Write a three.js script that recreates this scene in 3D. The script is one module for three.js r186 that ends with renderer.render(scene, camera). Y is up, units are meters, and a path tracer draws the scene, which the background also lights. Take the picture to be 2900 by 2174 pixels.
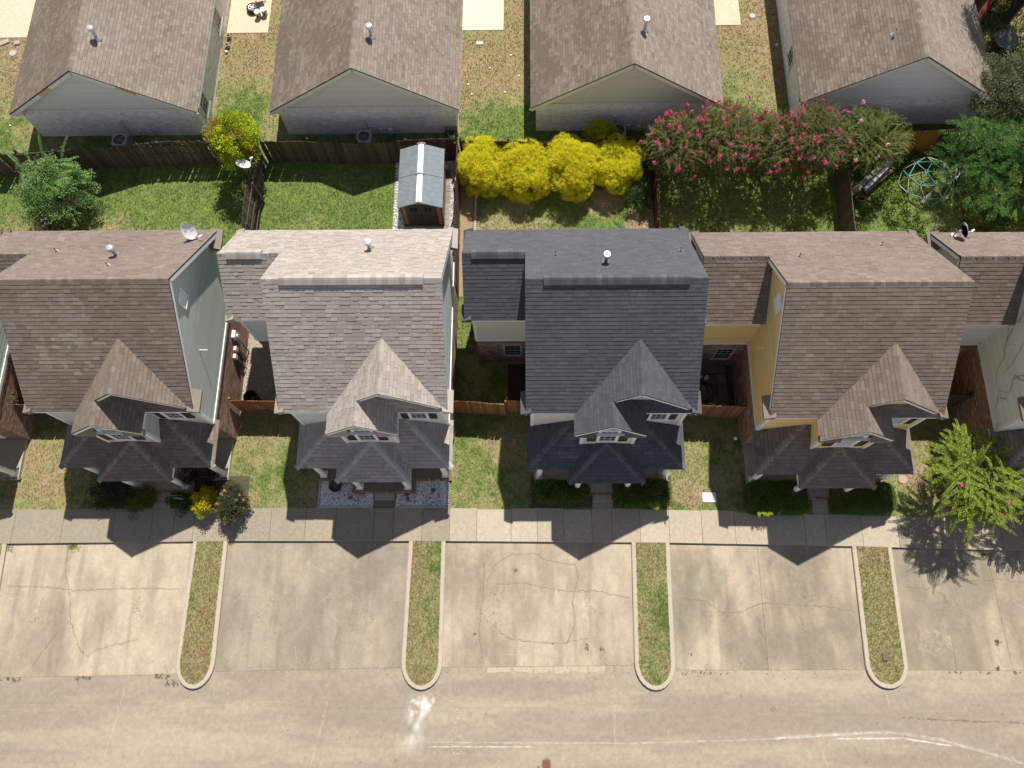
import * as THREE from 'three';

// ---------- camera, sky, sun, exposure ----------
const scene = new THREE.Scene();
const renderer = new THREE.WebGLRenderer({ antialias: true });
renderer.toneMapping = THREE.LinearToneMapping;
renderer.toneMappingExposure = 1.28;
renderer.shadowMap.enabled = true;
const camera = new THREE.PerspectiveCamera(51.52, 4 / 3, 0.5, 900);
camera.position.set(0, 34, 0);
camera.up.set(0.0033, 0.31267, -0.94986);
camera.lookAt(-0.021828 * 30, 34 - 0.949612 * 30, -0.312666 * 30);

const SUN = new THREE.Vector3(0.147, 1, -0.62).normalize();
{
  const W = 512, H = 256, d = new Float32Array(W * H * 4);
  for (let j = 0; j < H; j++) for (let i = 0; i < W; i++) {
    const el = ((j + 0.5) / H - 0.5) * Math.PI, az = ((i + 0.5) / W - 0.5) * 2 * Math.PI;
    const y = Math.sin(el), c = Math.cos(el);
    const v = new THREE.Vector3(c * Math.cos(az), y, c * Math.sin(az));
    const h = Math.pow(1 - Math.max(0, y), 2.2), k = (j * W + i) * 4;
    const glow = Math.pow(Math.max(0, v.dot(SUN)), 24) * 0.22;
    const dim = y < 0 ? 0.4 : 1, S = 1.1;
    d[k] = S * dim * (0.078 + 0.64 * h + glow); d[k + 1] = S * dim * (0.108 + 0.615 * h + glow * 0.96); d[k + 2] = S * dim * (0.188 + 0.555 * h + glow * 0.85); d[k + 3] = 1;
  }
  const t = new THREE.DataTexture(d, W, H, THREE.RGBAFormat, THREE.FloatType);
  t.mapping = THREE.EquirectangularReflectionMapping; t.magFilter = THREE.LinearFilter; t.minFilter = THREE.LinearFilter; t.needsUpdate = true;
  scene.background = t; scene.environment = t;
}
const sun = new THREE.DirectionalLight(new THREE.Color(1.0, 0.955, 0.885), 5.0);
sun.target.position.set(0, 0, -14); sun.position.copy(SUN).multiplyScalar(120).add(sun.target.position);
sun.castShadow = true; sun.shadow.radius = 1.2; sun.shadow.mapSize.set(4096, 4096);
Object.assign(sun.shadow.camera, { left: -45, right: 45, top: 40, bottom: -40, near: 1, far: 260 });
scene.add(sun, sun.target);

// ---------- helpers ----------
function RNG(a) { return () => { a |= 0; a = a + 0x6D2B79F5 | 0; let t = Math.imul(a ^ a >>> 15, 1 | a); t = t + Math.imul(t ^ t >>> 7, 61 | t) ^ t; return ((t ^ t >>> 14) >>> 0) / 4294967296; }; }
const hash = (x, y, s = 0) => { let h = Math.imul(x | 0, 374761393) + Math.imul(y | 0, 668265263) + Math.imul(s | 0, 1442695041) | 0; h = Math.imul(h ^ h >>> 13, 1274126177); return ((h ^ h >>> 16) >>> 0) / 4294967296; };
function vnoise(x, y, s = 0) {
  const i = Math.floor(x), j = Math.floor(y); let u = x - i, v = y - j; u = u * u * (3 - 2 * u); v = v * v * (3 - 2 * v);
  const a = hash(i, j, s), b = hash(i + 1, j, s), c = hash(i, j + 1, s), e = hash(i + 1, j + 1, s);
  return a + (b - a) * u + (c - a) * v + (a - b - c + e) * u * v;
}
function fbm(x, y, o = 4, s = 0) { let r = 0, a = 0.5, t = 0; for (let k = 0; k < o; k++) { r += a * vnoise(x, y, s + k); t += a; x = x * 2.03 + 7.1; y = y * 2.03 + 3.7; a *= 0.5; } return r / t; }
const clamp = (x, a = 0, b = 1) => Math.min(b, Math.max(a, x));
const sstep = (a, b, x) => { const t = clamp((x - a) / (b - a)); return t * t * (3 - 2 * t); };
const lerp = (a, b, t) => a + (b - a) * t;
const mix3 = (a, b, t) => [lerp(a[0], b[0], t), lerp(a[1], b[1], t), lerp(a[2], b[2], t)];
const mul3 = (a, k) => [a[0] * k, a[1] * k, a[2] * k];
const V = (x, y, z) => new THREE.Vector3(x, y, z);
function table(xs, ys) { return x => { if (x <= xs[0]) return ys[0]; for (let i = 1; i < xs.length; i++) if (x <= xs[i]) return lerp(ys[i - 1], ys[i], (x - xs[i - 1]) / (xs[i] - xs[i - 1])); return ys[ys.length - 1]; }; }

function dataTex(w, h, fn, srgb = true, repeat) {
  const d = new Uint8Array(w * h * 4);
  for (let j = 0; j < h; j++) for (let i = 0; i < w; i++) { const c = fn(i, j), k = (j * w + i) * 4; d[k] = clamp(c[0], 0, 255); d[k + 1] = clamp(c[1], 0, 255); d[k + 2] = clamp(c[2], 0, 255); d[k + 3] = 255; }
  const t = new THREE.DataTexture(d, w, h, THREE.RGBAFormat);
  t.magFilter = THREE.LinearFilter; t.minFilter = THREE.LinearMipmapLinearFilter; t.generateMipmaps = true;
  if (srgb) t.colorSpace = THREE.SRGBColorSpace;
  t.wrapS = t.wrapT = THREE.RepeatWrapping;
  if (repeat) t.repeat.set(1 / repeat, 1 / repeat);
  t.needsUpdate = true; return t;
}
// tiling grey grain: values near white, multiplies the material colour
const tileFbm = (i, j, n, f, o, s) => { const x = i / n * f, y = j / n * f; const a = (X, Y) => fbm(X, Y, o, s); const u = i / n, v = j / n; return a(x, y) * (1 - u) * (1 - v) + a(x - f, y) * u * (1 - v) + a(x, y - f) * (1 - u) * v + a(x - f, y - f) * u * v; };
const grainTex = dataTex(512, 512, (i, j) => { const n = tileFbm(i, j, 512, 24, 5, 3), r = hash(i, j, 5); const v = 236 + (n - 0.5) * 46 + (r - 0.5) * 22; return [v, v, v]; }, true, 2.3);
const bumpTex = dataTex(512, 512, (i, j) => { const v = 128 + (tileFbm(i, j, 512, 60, 3, 9) - 0.5) * 200 + (hash(i, j, 8) - 0.5) * 60; return [v, v, v]; }, false, 1.1);
const woodTex = dataTex(256, 256, (i, j) => { const v = 200 + (vnoise(i / 5, j / 60, 4) - 0.5) * 80 + (vnoise(i / 1.7, j / 30, 6) - 0.5) * 50 + (hash(i, j, 2) - 0.5) * 20; return [v, v, v]; }, true, 0.7);

const lin = (r, g, b) => { const c = new THREE.Color(); c.setRGB(r, g, b); return c; };
function mat(rgb, rough = 0.9, o = {}) {
  const P = o.physical ? THREE.MeshPhysicalMaterial : THREE.MeshStandardMaterial; delete o.physical;
  return new P({ color: lin(...rgb), roughness: rough, metalness: 0, ...o });
}
const WHITE = [1, 1, 1];
const vcMat = (rough = 0.9, o = {}) => mat(WHITE, rough, { vertexColors: true, ...o });

class GB {                                        // collects faces, builds one mesh
  constructor() { this.p = []; this.n = []; this.u = []; this.c = []; this.hasC = false; }
  v(p, n, c) {
    this.p.push(p.x, p.y, p.z); this.n.push(n.x, n.y, n.z);
    const ax = Math.abs(n.x), ay = Math.abs(n.y), az = Math.abs(n.z);
    if (ay >= ax && ay >= az) this.u.push(p.x, p.z); else if (ax >= az) this.u.push(p.z, p.y); else this.u.push(p.x, p.y);
    if (c) { this.hasC = true; this.c.push(c[0], c[1], c[2]); } else this.c.push(1, 1, 1);
  }
  tri(a, b, c, col) { const n = b.clone().sub(a).cross(c.clone().sub(a)); if (n.lengthSq() < 1e-14) return this; n.normalize(); this.v(a, n, col); this.v(b, n, col); this.v(c, n, col); return this; }
  quad(a, b, c, d, col) { this.tri(a, b, c, col); this.tri(a, c, d, col); return this; }
  par(o, x, y, z, col) {                           // parallelepiped from a corner and three edges
    if (x.clone().cross(y).dot(z) < 0) { o = o.clone().add(x); x = x.clone().negate(); }
    const q = (i, j, k) => o.clone().addScaledVector(x, i).addScaledVector(y, j).addScaledVector(z, k);
    this.quad(q(0, 0, 1), q(1, 0, 1), q(1, 1, 1), q(0, 1, 1), col); this.quad(q(1, 0, 0), q(0, 0, 0), q(0, 1, 0), q(1, 1, 0), col);
    this.quad(q(1, 0, 1), q(1, 0, 0), q(1, 1, 0), q(1, 1, 1), col); this.quad(q(0, 0, 0), q(0, 0, 1), q(0, 1, 1), q(0, 1, 0), col);
    this.quad(q(0, 1, 1), q(1, 1, 1), q(1, 1, 0), q(0, 1, 0), col); this.quad(q(0, 0, 0), q(1, 0, 0), q(1, 0, 1), q(0, 0, 1), col); return this;
  }
  box(cx, cy, cz, w, h, d, col, ry = 0) {
    const c = Math.cos(ry), s = Math.sin(ry), X = V(c * w, 0, -s * w), Z = V(s * d, 0, c * d), Y = V(0, h, 0);
    return this.par(V(cx, cy, cz).addScaledVector(X, -0.5).addScaledVector(Y, -0.5).addScaledVector(Z, -0.5), X, Y, Z, col);
  }
  span(x0, x1, y0, y1, z0, z1, col) { return this.box((x0 + x1) / 2, (y0 + y1) / 2, (z0 + z1) / 2, x1 - x0, y1 - y0, z1 - z0, col); }
  beam(a, b, w, h, col, up = V(0, 1, 0)) {          // bar from a to b
    const d = b.clone().sub(a), s = d.clone().cross(up).normalize().multiplyScalar(w), u = s.clone().cross(d).normalize().multiplyScalar(h);
    return this.par(a.clone().addScaledVector(s, -0.5).addScaledVector(u, -0.5), d, s, u, col);
  }
  tube(pts, rad, seg = 6, col, closeEnds = true) {   // pts: Vector3[], rad: number or fn(t)
    const R = typeof rad === 'number' ? () => rad : rad, rings = [];
    let up = V(0.13, 1, 0.21).normalize();
    for (let i = 0; i < pts.length; i++) {
      const d = pts[Math.min(i + 1, pts.length - 1)].clone().sub(pts[Math.max(i - 1, 0)]).normalize();
      let s = d.clone().cross(up); if (s.lengthSq() < 1e-4) s = d.clone().cross(V(1, 0, 0)); s.normalize(); const u = s.clone().cross(d).normalize(); up = u;
      const r = R(i / (pts.length - 1)), ring = [];
      for (let k = 0; k < seg; k++) { const a = k / seg * Math.PI * 2, n = s.clone().multiplyScalar(Math.cos(a)).addScaledVector(u, Math.sin(a)); ring.push([pts[i].clone().addScaledVector(n, r), n]); }
      rings.push(ring);
    }
    for (let i = 0; i + 1 < rings.length; i++) for (let k = 0; k < seg; k++) {
      const a = rings[i][k], b = rings[i][(k + 1) % seg], c = rings[i + 1][(k + 1) % seg], e = rings[i + 1][k];
      for (const q of [a, c, b, a, e, c]) this.v(q[0], q[1], col);
    }
    if (closeEnds) for (const [ri, f] of [[0, 1], [rings.length - 1, 0]]) { const r = rings[ri]; for (let k = 1; k + 1 < seg; k++) f ? this.tri(r[0][0], r[k][0], r[k + 1][0], col) : this.tri(r[0][0], r[k + 1][0], r[k][0], col); }
    return this;
  }
  lathe(prof, x, y, z, seg = 16, col, sx = 1, sz = 1) { // prof: [r,y] bottom to top
    for (let i = 0; i + 1 < prof.length; i++) {
      const [r0, y0] = prof[i], [r1, y1] = prof[i + 1], dn = V(y1 - y0, r0 - r1, 0).normalize();
      for (let k = 0; k < seg; k++) {
        const a = k / seg * 2 * Math.PI, b = (k + 1) / seg * 2 * Math.PI, q = (r, yy, t) => [V(x + r * Math.cos(t) * sx, y + yy, z + r * Math.sin(t) * sz), V(dn.x * Math.cos(t), dn.y, dn.x * Math.sin(t))];
        const A = q(r0, y0, a), B = q(r0, y0, b), C = q(r1, y1, b), D = q(r1, y1, a);
        for (const w of [A, C, B, A, D, C]) this.v(w[0], w[1], col);
      }
    } return this;
  }
  poly(pts, th, nrm, col) {                          // flat polygon (Vector3[]) pushed th along -nrm
    const n = nrm.clone().normalize(); let u = Math.abs(n.y) > 0.9 ? V(1, 0, 0) : V(0, 1, 0); u = u.sub(n.clone().multiplyScalar(u.dot(n))).normalize(); const w = n.clone().cross(u);
    let p2 = pts.map(p => new THREE.Vector2(p.dot(u), p.dot(w))); let P = pts;
    if (THREE.ShapeUtils.area(p2) < 0) { P = pts.slice().reverse(); p2 = p2.slice().reverse(); }
    for (const [a, b, c] of THREE.ShapeUtils.triangulateShape(p2, [])) {
      this.tri(P[a], P[b], P[c], col);
      if (th) { const o = n.clone().multiplyScalar(-th); this.tri(P[a].clone().add(o), P[c].clone().add(o), P[b].clone().add(o), col); }
    }
    if (th) for (let i = 0; i < P.length; i++) { const a = P[i], b = P[(i + 1) % P.length], o = n.clone().multiplyScalar(-th); this.quad(a.clone().add(o), b.clone().add(o), b, a, col); }
    return this;
  }
  add(g, m, col) { g = g.index ? g.toNonIndexed() : g.clone(); if (m) g.applyMatrix4(m); const P = g.attributes.position, N = g.attributes.normal; for (let i = 0; i < P.count; i++) this.v(V(P.getX(i), P.getY(i), P.getZ(i)), V(N.getX(i), N.getY(i), N.getZ(i)), col); return this; }
  geo() {
    const g = new THREE.BufferGeometry();
    g.setAttribute('position', new THREE.Float32BufferAttribute(this.p, 3)); g.setAttribute('normal', new THREE.Float32BufferAttribute(this.n, 3)); g.setAttribute('uv', new THREE.Float32BufferAttribute(this.u, 2));
    if (this.hasC) g.setAttribute('color', new THREE.Float32BufferAttribute(this.c, 3));
    return g;
  }
  build(name, m, parent = scene) { return addMesh(name, this.geo(), m, parent); }
}
function addMesh(name, g, m, parent = scene) { const o = new THREE.Mesh(g, m); o.name = parent === scene ? numbered(name) : name; o.castShadow = o.receiveShadow = true; parent.add(o); return o; }
const used = {};
function numbered(n) { if (!(n in used)) { used[n] = 0; return n; } used[n]++; return n + '_' + String(used[n]).padStart(3, '0'); }
function tag(o, label, category, group) { o.userData.label = label; o.userData.category = category; if (group) o.userData.group = group; return o; }
function struct(o) { o.userData.kind = 'structure'; return o; }
function stuff(o) { o.userData.kind = 'stuff'; return o; }
function thing(name, label, category, p = [0, 0, 0], ry = 0, group) { const o = new THREE.Group(); o.name = numbered(name); o.position.set(...p); o.rotation.y = ry; scene.add(o); return tag(o, label, category, group); }
// ---------- ground, lawns, street, bays, kerbs, sidewalk ----------
const zFront = table([-30, -22.5, -12.9, -3.6, 5.8, 12.7, 19, 28], [-4.0, -4.08, -4.2, -4.21, -4.15, -4.03, -3.87, -3.7]);
const zBack = table([-30, -22.9, -12.9, -3.6, 5.9, 8, 10.5, 15.4, 19, 28], [-5.5, -5.54, -5.6, -5.6, -5.58, -5.52, -5.36, -5.3, -5.25, -5.1]);
const zEnd = table([-30, -21.6, -15.9, -12.7, -5.3, -1.6, 4.1, 5.9, 13, 20, 28], [1.35, 1.3, 1.18, 1.03, 0.84, 0.81, 0.71, 0.9, 0.85, 0.86, 0.88]);
const LOW = -0.12;

// colour of the turf itself: green, straw and bare soil in patches
const GREEN = [0.150, 0.198, 0.040], DEEP = [0.088, 0.132, 0.026], STRAW = [0.272, 0.238, 0.110], SOIL = [0.310, 0.220, 0.135], DRY = [0.228, 0.174, 0.084];
const patches = [ // x, z, radius, kind (s = straw/soil, g = green), strength
  [-1.2, -8.2, 0.9, 's', 0.55], [-0.6, -9.4, 1.0, 's', 0.25], [6.9, -6.3, 0.8, 's', 0.6], [-8.9, -6.3, 0.7, 's', 0.7], [1.1, -7.0, 0.8, 's', 0.75], [0.3, -7.9, 0.6, 's', 0.9],
  [-20.2, -18.8, 1.4, 's', 0.75], [-24.6, -18.7, 1.6, 's', 0.6], [-10.6, -19.2, 1.2, 's', 0.25], [-1.0, -18.9, 2.0, 's', 0.45], [1.6, -18.4, 1.4, 's', 0.4], [3.75, -20.45, 1.0, 's', 0.95], [5.4, -19.4, 0.8, 's', 0.9],
  [16.4, -6.9, 0.6, 's', 0.5], [-22.0, -8.0, 1.0, 's', 0.35], [-20.9, -6.9, 1.2, 's', 0.4], [10.3, -18.4, 1.8, 's', 0.2], [19.6, -18.4, 1.6, 's', 0.3],
  [-9.0, -20.4, 2.2, 'g', 0.7], [-17.5, -20.6, 2.4, 'g', 0.5], [9.5, -19.3, 3.0, 'g', 0.4], [18.5, -20.4, 2.6, 'g', 0.8], [-1.6, -10.4, 1.6, 'g', 0.5], [-14.3, -26.0, 1.4, 'g', 0.6], [-2.0, -25.0, 1.8, 'g', 0.7], [10.9, -28.5, 1.0, 'g', 0.4],
];
function dryness(x, z) {
  let d;
  if (z > -4.6) d = 0.76;
  else if (z > -12.6) d = 0.62;
  else if (z > -23.0) d = x < -3.4 ? 0.06 : x < 6 ? 0.38 : x < 14.8 ? 0.22 : 0.06;
  else d = lerp(0.45, 0.86, sstep(-24.5, -28, z));
  return d;
}
function turf(x, z) {
  let d = dryness(x, z), soil = 0;
  for (const [px, pz, r, k, s] of patches) { const q = Math.hypot(x - px, z - pz) / r + (fbm(x * 2.3, z * 2.3, 3, 40) - 0.5) * 0.9; const w = s * (1 - sstep(0.45, 1.1, q)); if (k === 's') { d += w * 0.5; soil += w * 0.6; } else d -= w * 0.4; }
  const n = fbm(x * 0.55, z * 0.55, 4, 21), m = fbm(x * 2.6, z * 2.6, 4, 31), f = fbm(x * 9, z * 9, 3, 51);
  d += (n - 0.5) * 0.75 + (m - 0.5) * 0.55; d = clamp(d, 0, 1.15);
  let c = mix3(DEEP, GREEN, clamp(0.35 + (f - 0.5) * 1.6 + (m - 0.5))); c = mix3(c, STRAW, sstep(0.3, 0.78, d) * 0.8); c = mix3(c, DRY, sstep(0.62, 1.0, d) * 0.8);
  soil += sstep(0.86, 1.15, d + (f - 0.5) * 0.4) * 0.6;
  c = mix3(c, SOIL, clamp(soil + (f - 0.55) * 0.5 * (soil > 0.05)));
  return mul3(c, 0.86 + 0.3 * f);
}
const toS = v => { v = clamp(v); return 255 * (v <= 0.0031308 ? 12.92 * v : 1.055 * Math.pow(v, 1 / 2.4) - 0.055); };
function mapped(name, poly, y, tex, x0, x1, z0, z1, rough, parent = scene, extra = {}) {       // a flat sheet with its texture laid out in plan
  const b = new GB().poly(poly.map(([x, z]) => V(x, y, z)), 0, V(0, 1, 0)), g = b.geo(), P = g.attributes.position, U = g.attributes.uv;
  for (let i = 0; i < P.count; i++) U.setXY(i, (P.getX(i) - x0) / (x1 - x0), (P.getZ(i) - z0) / (z1 - z0));
  return addMesh(name, g, new THREE.MeshStandardMaterial({ map: tex, roughness: rough, ...extra }), parent);
}
{
  struct(new GB().poly([V(-400, -0.2, -400), V(400, -0.2, -400), V(400, -0.2, 400), V(-400, -0.2, 400)], 0, V(0, 1, 0)).build('ground', mat([0.15, 0.14, 0.05], 1)));
  const X0 = -30, X1 = 28, Z0 = -36, Z1 = -5.0, W = 2048, H = 1100;
  const tex = dataTex(W, H, (i, j) => { const c = turf(lerp(X0, X1, (i + 0.5) / W), lerp(Z0, Z1, (j + 0.5) / H)), s = 0.95 + 0.14 * hash(i, j, 77); return [toS(c[0] * s), toS(c[1] * s), toS(c[2] * s)]; });
  tex.wrapS = tex.wrapT = THREE.ClampToEdgeWrapping;
  const edge = []; for (let x = -30; x <= 28; x += 2) edge.push([x, zBack(x) + 0.05]);
  struct(mapped('lawn', [[-30, -40], ...edge, [28, -40]], 0, tex, X0, X1, Z0, Z1, 1, scene, { bumpMap: bumpTex, bumpScale: 0.01 }));
  const far = new GB(); far.span(-80, -30, -0.3, 0, -60, -5.5).span(28, 80, -0.3, 0, -60, -5.1).span(-30, 28, -0.3, 0, -60, -40); struct(far.build('lawn', mat([0.16, 0.17, 0.05], 1)));
}
// worn street: tan asphalt with paint scuffs, tyre marks and stains
const cv = (w, h) => { const c = document.createElement('canvas'); c.width = w; c.height = h; return c; };
function canvasTex(c) { const t = new THREE.CanvasTexture(c); t.colorSpace = THREE.SRGBColorSpace; t.magFilter = THREE.LinearFilter; t.minFilter = THREE.LinearMipmapLinearFilter; t.generateMipmaps = true; t.flipY = false; t.needsUpdate = true; return t; }
function fillNoise(c, fn) { const g = c.getContext('2d'), im = g.createImageData(c.width, c.height); for (let j = 0; j < c.height; j++) for (let i = 0; i < c.width; i++) { const v = fn(i, j), k = (j * c.width + i) * 4; im.data[k] = clamp(v[0], 0, 255); im.data[k + 1] = clamp(v[1], 0, 255); im.data[k + 2] = clamp(v[2], 0, 255); im.data[k + 3] = 255; } g.putImageData(im, 0, 0); return g; }
function wander(g, pts, S, col, w, r, jit = 0.05, broken = 0) {      // a crack: jittered polyline of varying width
  const f = []; for (let i = 0; i + 1 < pts.length; i++) { const [a, b] = pts[i], [c, d] = pts[i + 1], n = Math.max(2, Math.ceil(Math.hypot(c - a, d - b) / 0.09)); for (let k = 0; k < n; k++) f.push([lerp(a, c, k / n) + (r() - 0.5) * jit, lerp(b, d, k / n) + (r() - 0.5) * jit]); } f.push(pts[pts.length - 1]);
  g.strokeStyle = col; g.lineCap = 'round';
  for (let i = 0; i + 1 < f.length; i++) { if (r() < broken) continue; g.lineWidth = w * S * (0.5 + r()); g.beginPath(); g.moveTo(f[i][0] * S, f[i][1] * S); g.lineTo(f[i + 1][0] * S, f[i + 1][1] * S); g.stroke(); }
}
function speckle(g, cx, cy, rx, ry, n, s0, s1, col, S, r, rot = 0) { g.fillStyle = col; for (let i = 0; i < n; i++) { const a = r() * 6.283, q = Math.sqrt(r()), x = q * rx * Math.cos(a), y = q * ry * Math.sin(a); g.beginPath(); g.ellipse((cx + x * Math.cos(rot) - y * Math.sin(rot)) * S, (cy + x * Math.sin(rot) + y * Math.cos(rot)) * S, lerp(s0, s1, r()) * S, lerp(s0, s1, r()) * S, r() * 3, 0, 6.3); g.fill(); } }
{
  const X0 = -27, X1 = 25, Z0 = 0.5, Z1 = 8.5, S = 2048 / (X1 - X0), c = cv(2048, Math.round((Z1 - Z0) * S)), r = RNG(5);
  const g = fillNoise(c, (i, j) => {
    const x = X0 + i / S, z = Z0 + j / S, n = fbm(x * 0.14, z * 0.75, 5, 60), m = fbm(x * 0.55, z * 2.6, 4, 66), f = fbm(x * 8, z * 8, 3, 70), h = hash(i, j, 71);
    const dust = sstep(0.42, 0.62, n * 0.55 + m * 0.45 + 0.06 * Math.sin(z * 2.1));
    let c = mix3([146, 134, 118], [162, 148, 129], dust * 0.8); const k = 0.92 + 0.13 * f + (h - 0.5) * 0.05 + (n - 0.5) * 0.10; return mul3(c, k);
  });
  const at = (x, z) => [x - X0, z - Z0];
  const line = (pts, w, al, n, seed) => { const q = RNG(seed); for (let i = 0; i + 1 < pts.length; i++) { const [a, b] = at(...pts[i]), [e, d] = at(...pts[i + 1]); const L = Math.hypot(e - a, d - b); for (let k = 0; k < L * n; k++) { const t = q(), off = (q() + q() - 1) * w; g.fillStyle = `rgba(226,226,222,${al * (0.3 + 0.7 * q())})`; g.beginPath(); g.ellipse((lerp(a, e, t)) * S, (lerp(b, d, t) + off) * S, (0.03 + 0.1 * q()) * S, 0.012 * S, Math.atan2(d - b, e - a), 0, 6.3); g.fill(); } } };
  line([[-4, 3.62], [0, 3.62], [4, 3.60], [8, 3.48], [11, 3.33], [13.2, 3.18]], 0.035, 0.15, 40, 1);
  line([[9.5, 3.38], [13.2, 3.16], [14.6, 3.18], [16, 3.42], [17.4, 3.78], [19.5, 4.35]], 0.085, 0.15, 85, 2);
  line([[12, 3.4], [14.5, 3.36], [16.3, 3.62]], 0.03, 0.3, 60, 3); line([[-4, 3.78], [0, 3.76]], 0.03, 0.25, 40, 4);
  { // smeared white paint by the second island
    const q = RNG(31); for (let k = 0; k < 620; k++) { const t = Math.pow(q(), 1.3), [a, b] = at(lerp(-4.25, -4.85, t) + (q() + q() - 1) * 0.62, 2.05 + t * 1.95 + (q() - 0.5) * 0.2); if (fbm(a * 3.4, b * 2.2, 3, 9) < 0.42) continue; g.fillStyle = `rgba(214,213,208,${(0.03 + 0.04 * q()) * (1.1 - t * 0.6)})`; g.beginPath(); g.ellipse(a * S, b * S, 0.05 * S + q() * 3, 0.1 * S + q() * 4, 0.3, 0, 6.3); g.fill(); }
    for (let k = 0; k < 46; k++) { const [a, b] = at(-4.35 + (q() - 0.5) * 0.95, 2.3 + (q() - 0.5) * 0.7); g.fillStyle = 'rgba(216,214,208,0.22)'; g.beginPath(); g.ellipse(a * S, b * S, 1 + q() * 4, 1 + q() * 3, q() * 3, 0, 6.3); g.fill(); }
    g.globalAlpha = 1;
  }
  const sp = (x, z, rx, rz, n, col, a, b) => { const [u, v] = at(x, z); speckle(g, u, v, rx, rz, n, a, b, col, S, r); };
  sp(0.62, 4.38, 0.16, 0.2, 60, 'rgba(105,72,48,0.35)', 0.03, 0.09); sp(0.3, 4.5, 0.05, 0.05, 6, 'rgba(105,72,48,0.5)', 0.02, 0.04); sp(-5.3, 4.3, 0.1, 0.06, 14, 'rgba(140,112,80,0.3)', 0.02, 0.06); sp(9.6, 2.35, 0.12, 0.1, 24, 'rgba(120,105,85,0.25)', 0.02, 0.06);
  sp(-2.9, 2.9, 0.3, 1.4, 40, 'rgba(240,240,236,0.6)', 0.008, 0.02); sp(0, 2.6, 22, 2.2, 900, 'rgba(90,80,70,0.25)', 0.008, 0.022); sp(0, 2.6, 22, 2.2, 300, 'rgba(235,225,205,0.35)', 0.008, 0.025);
  for (const p of [[[-16.4, 1.6], [-16.7, 3.4], [-17, 5]], [[-12.2, 1.8], [-12.2, 2.6]], [[-8.1, 2.0], [-8.6, 4.4], [-9, 6]], [[3.4, 1.3], [3.3, 3.6], [3.5, 6]], [[14.1, 1.7], [14.2, 2.2]], [[16.7, 3.4], [17.3, 4.8], [17.8, 6]], [[11.2, 3.1], [11.6, 5]]]) wander(g, p.map(q => at(...q)), S, 'rgba(204,187,158,0.4)', 0.022, r, 0.06, 0.2);
  wander(g, [[14.6, 2.62], [16, 2.7], [18, 2.75], [20.5, 2.82]].map(q => at(...q)), S, 'rgba(96,80,58,0.45)', 0.05, r, 0.05, 0.25);
  for (let k = 0; k < 260; k++) { const x = -26 + r() * 50, [u, v] = at(x, [2.3, 3.9, 4.7][k % 3] + (r() + r() - 1) * 0.3), w = 0.4 + r() * 1.6; g.fillStyle = r() < 0.6 ? 'rgba(110,100,88,0.05)' : 'rgba(200,186,160,0.05)'; g.beginPath(); g.ellipse(u * S, v * S, w * S, (0.02 + 0.05 * r()) * S, (r() - 0.5) * 0.04, 0, 6.3); g.fill(); }
  for (let k = 0; k < 40; k++) sp(-24 + r() * 46, 1.5 + r() * 3, 0.05, 0.04, 4, 'rgba(70,60,50,0.3)', 0.01, 0.03);
  const edge = []; for (let x = -40; x <= 40; x += 2) edge.push([x, zEnd(x) - 0.15]);
  struct(mapped('street', [[40, 40], [-40, 40], ...edge], LOW - 0.012, canvasTex(c), X0, X1, Z0, Z1, 0.95, scene, { bumpMap: bumpTex, bumpScale: 0.004 }));
}
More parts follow.
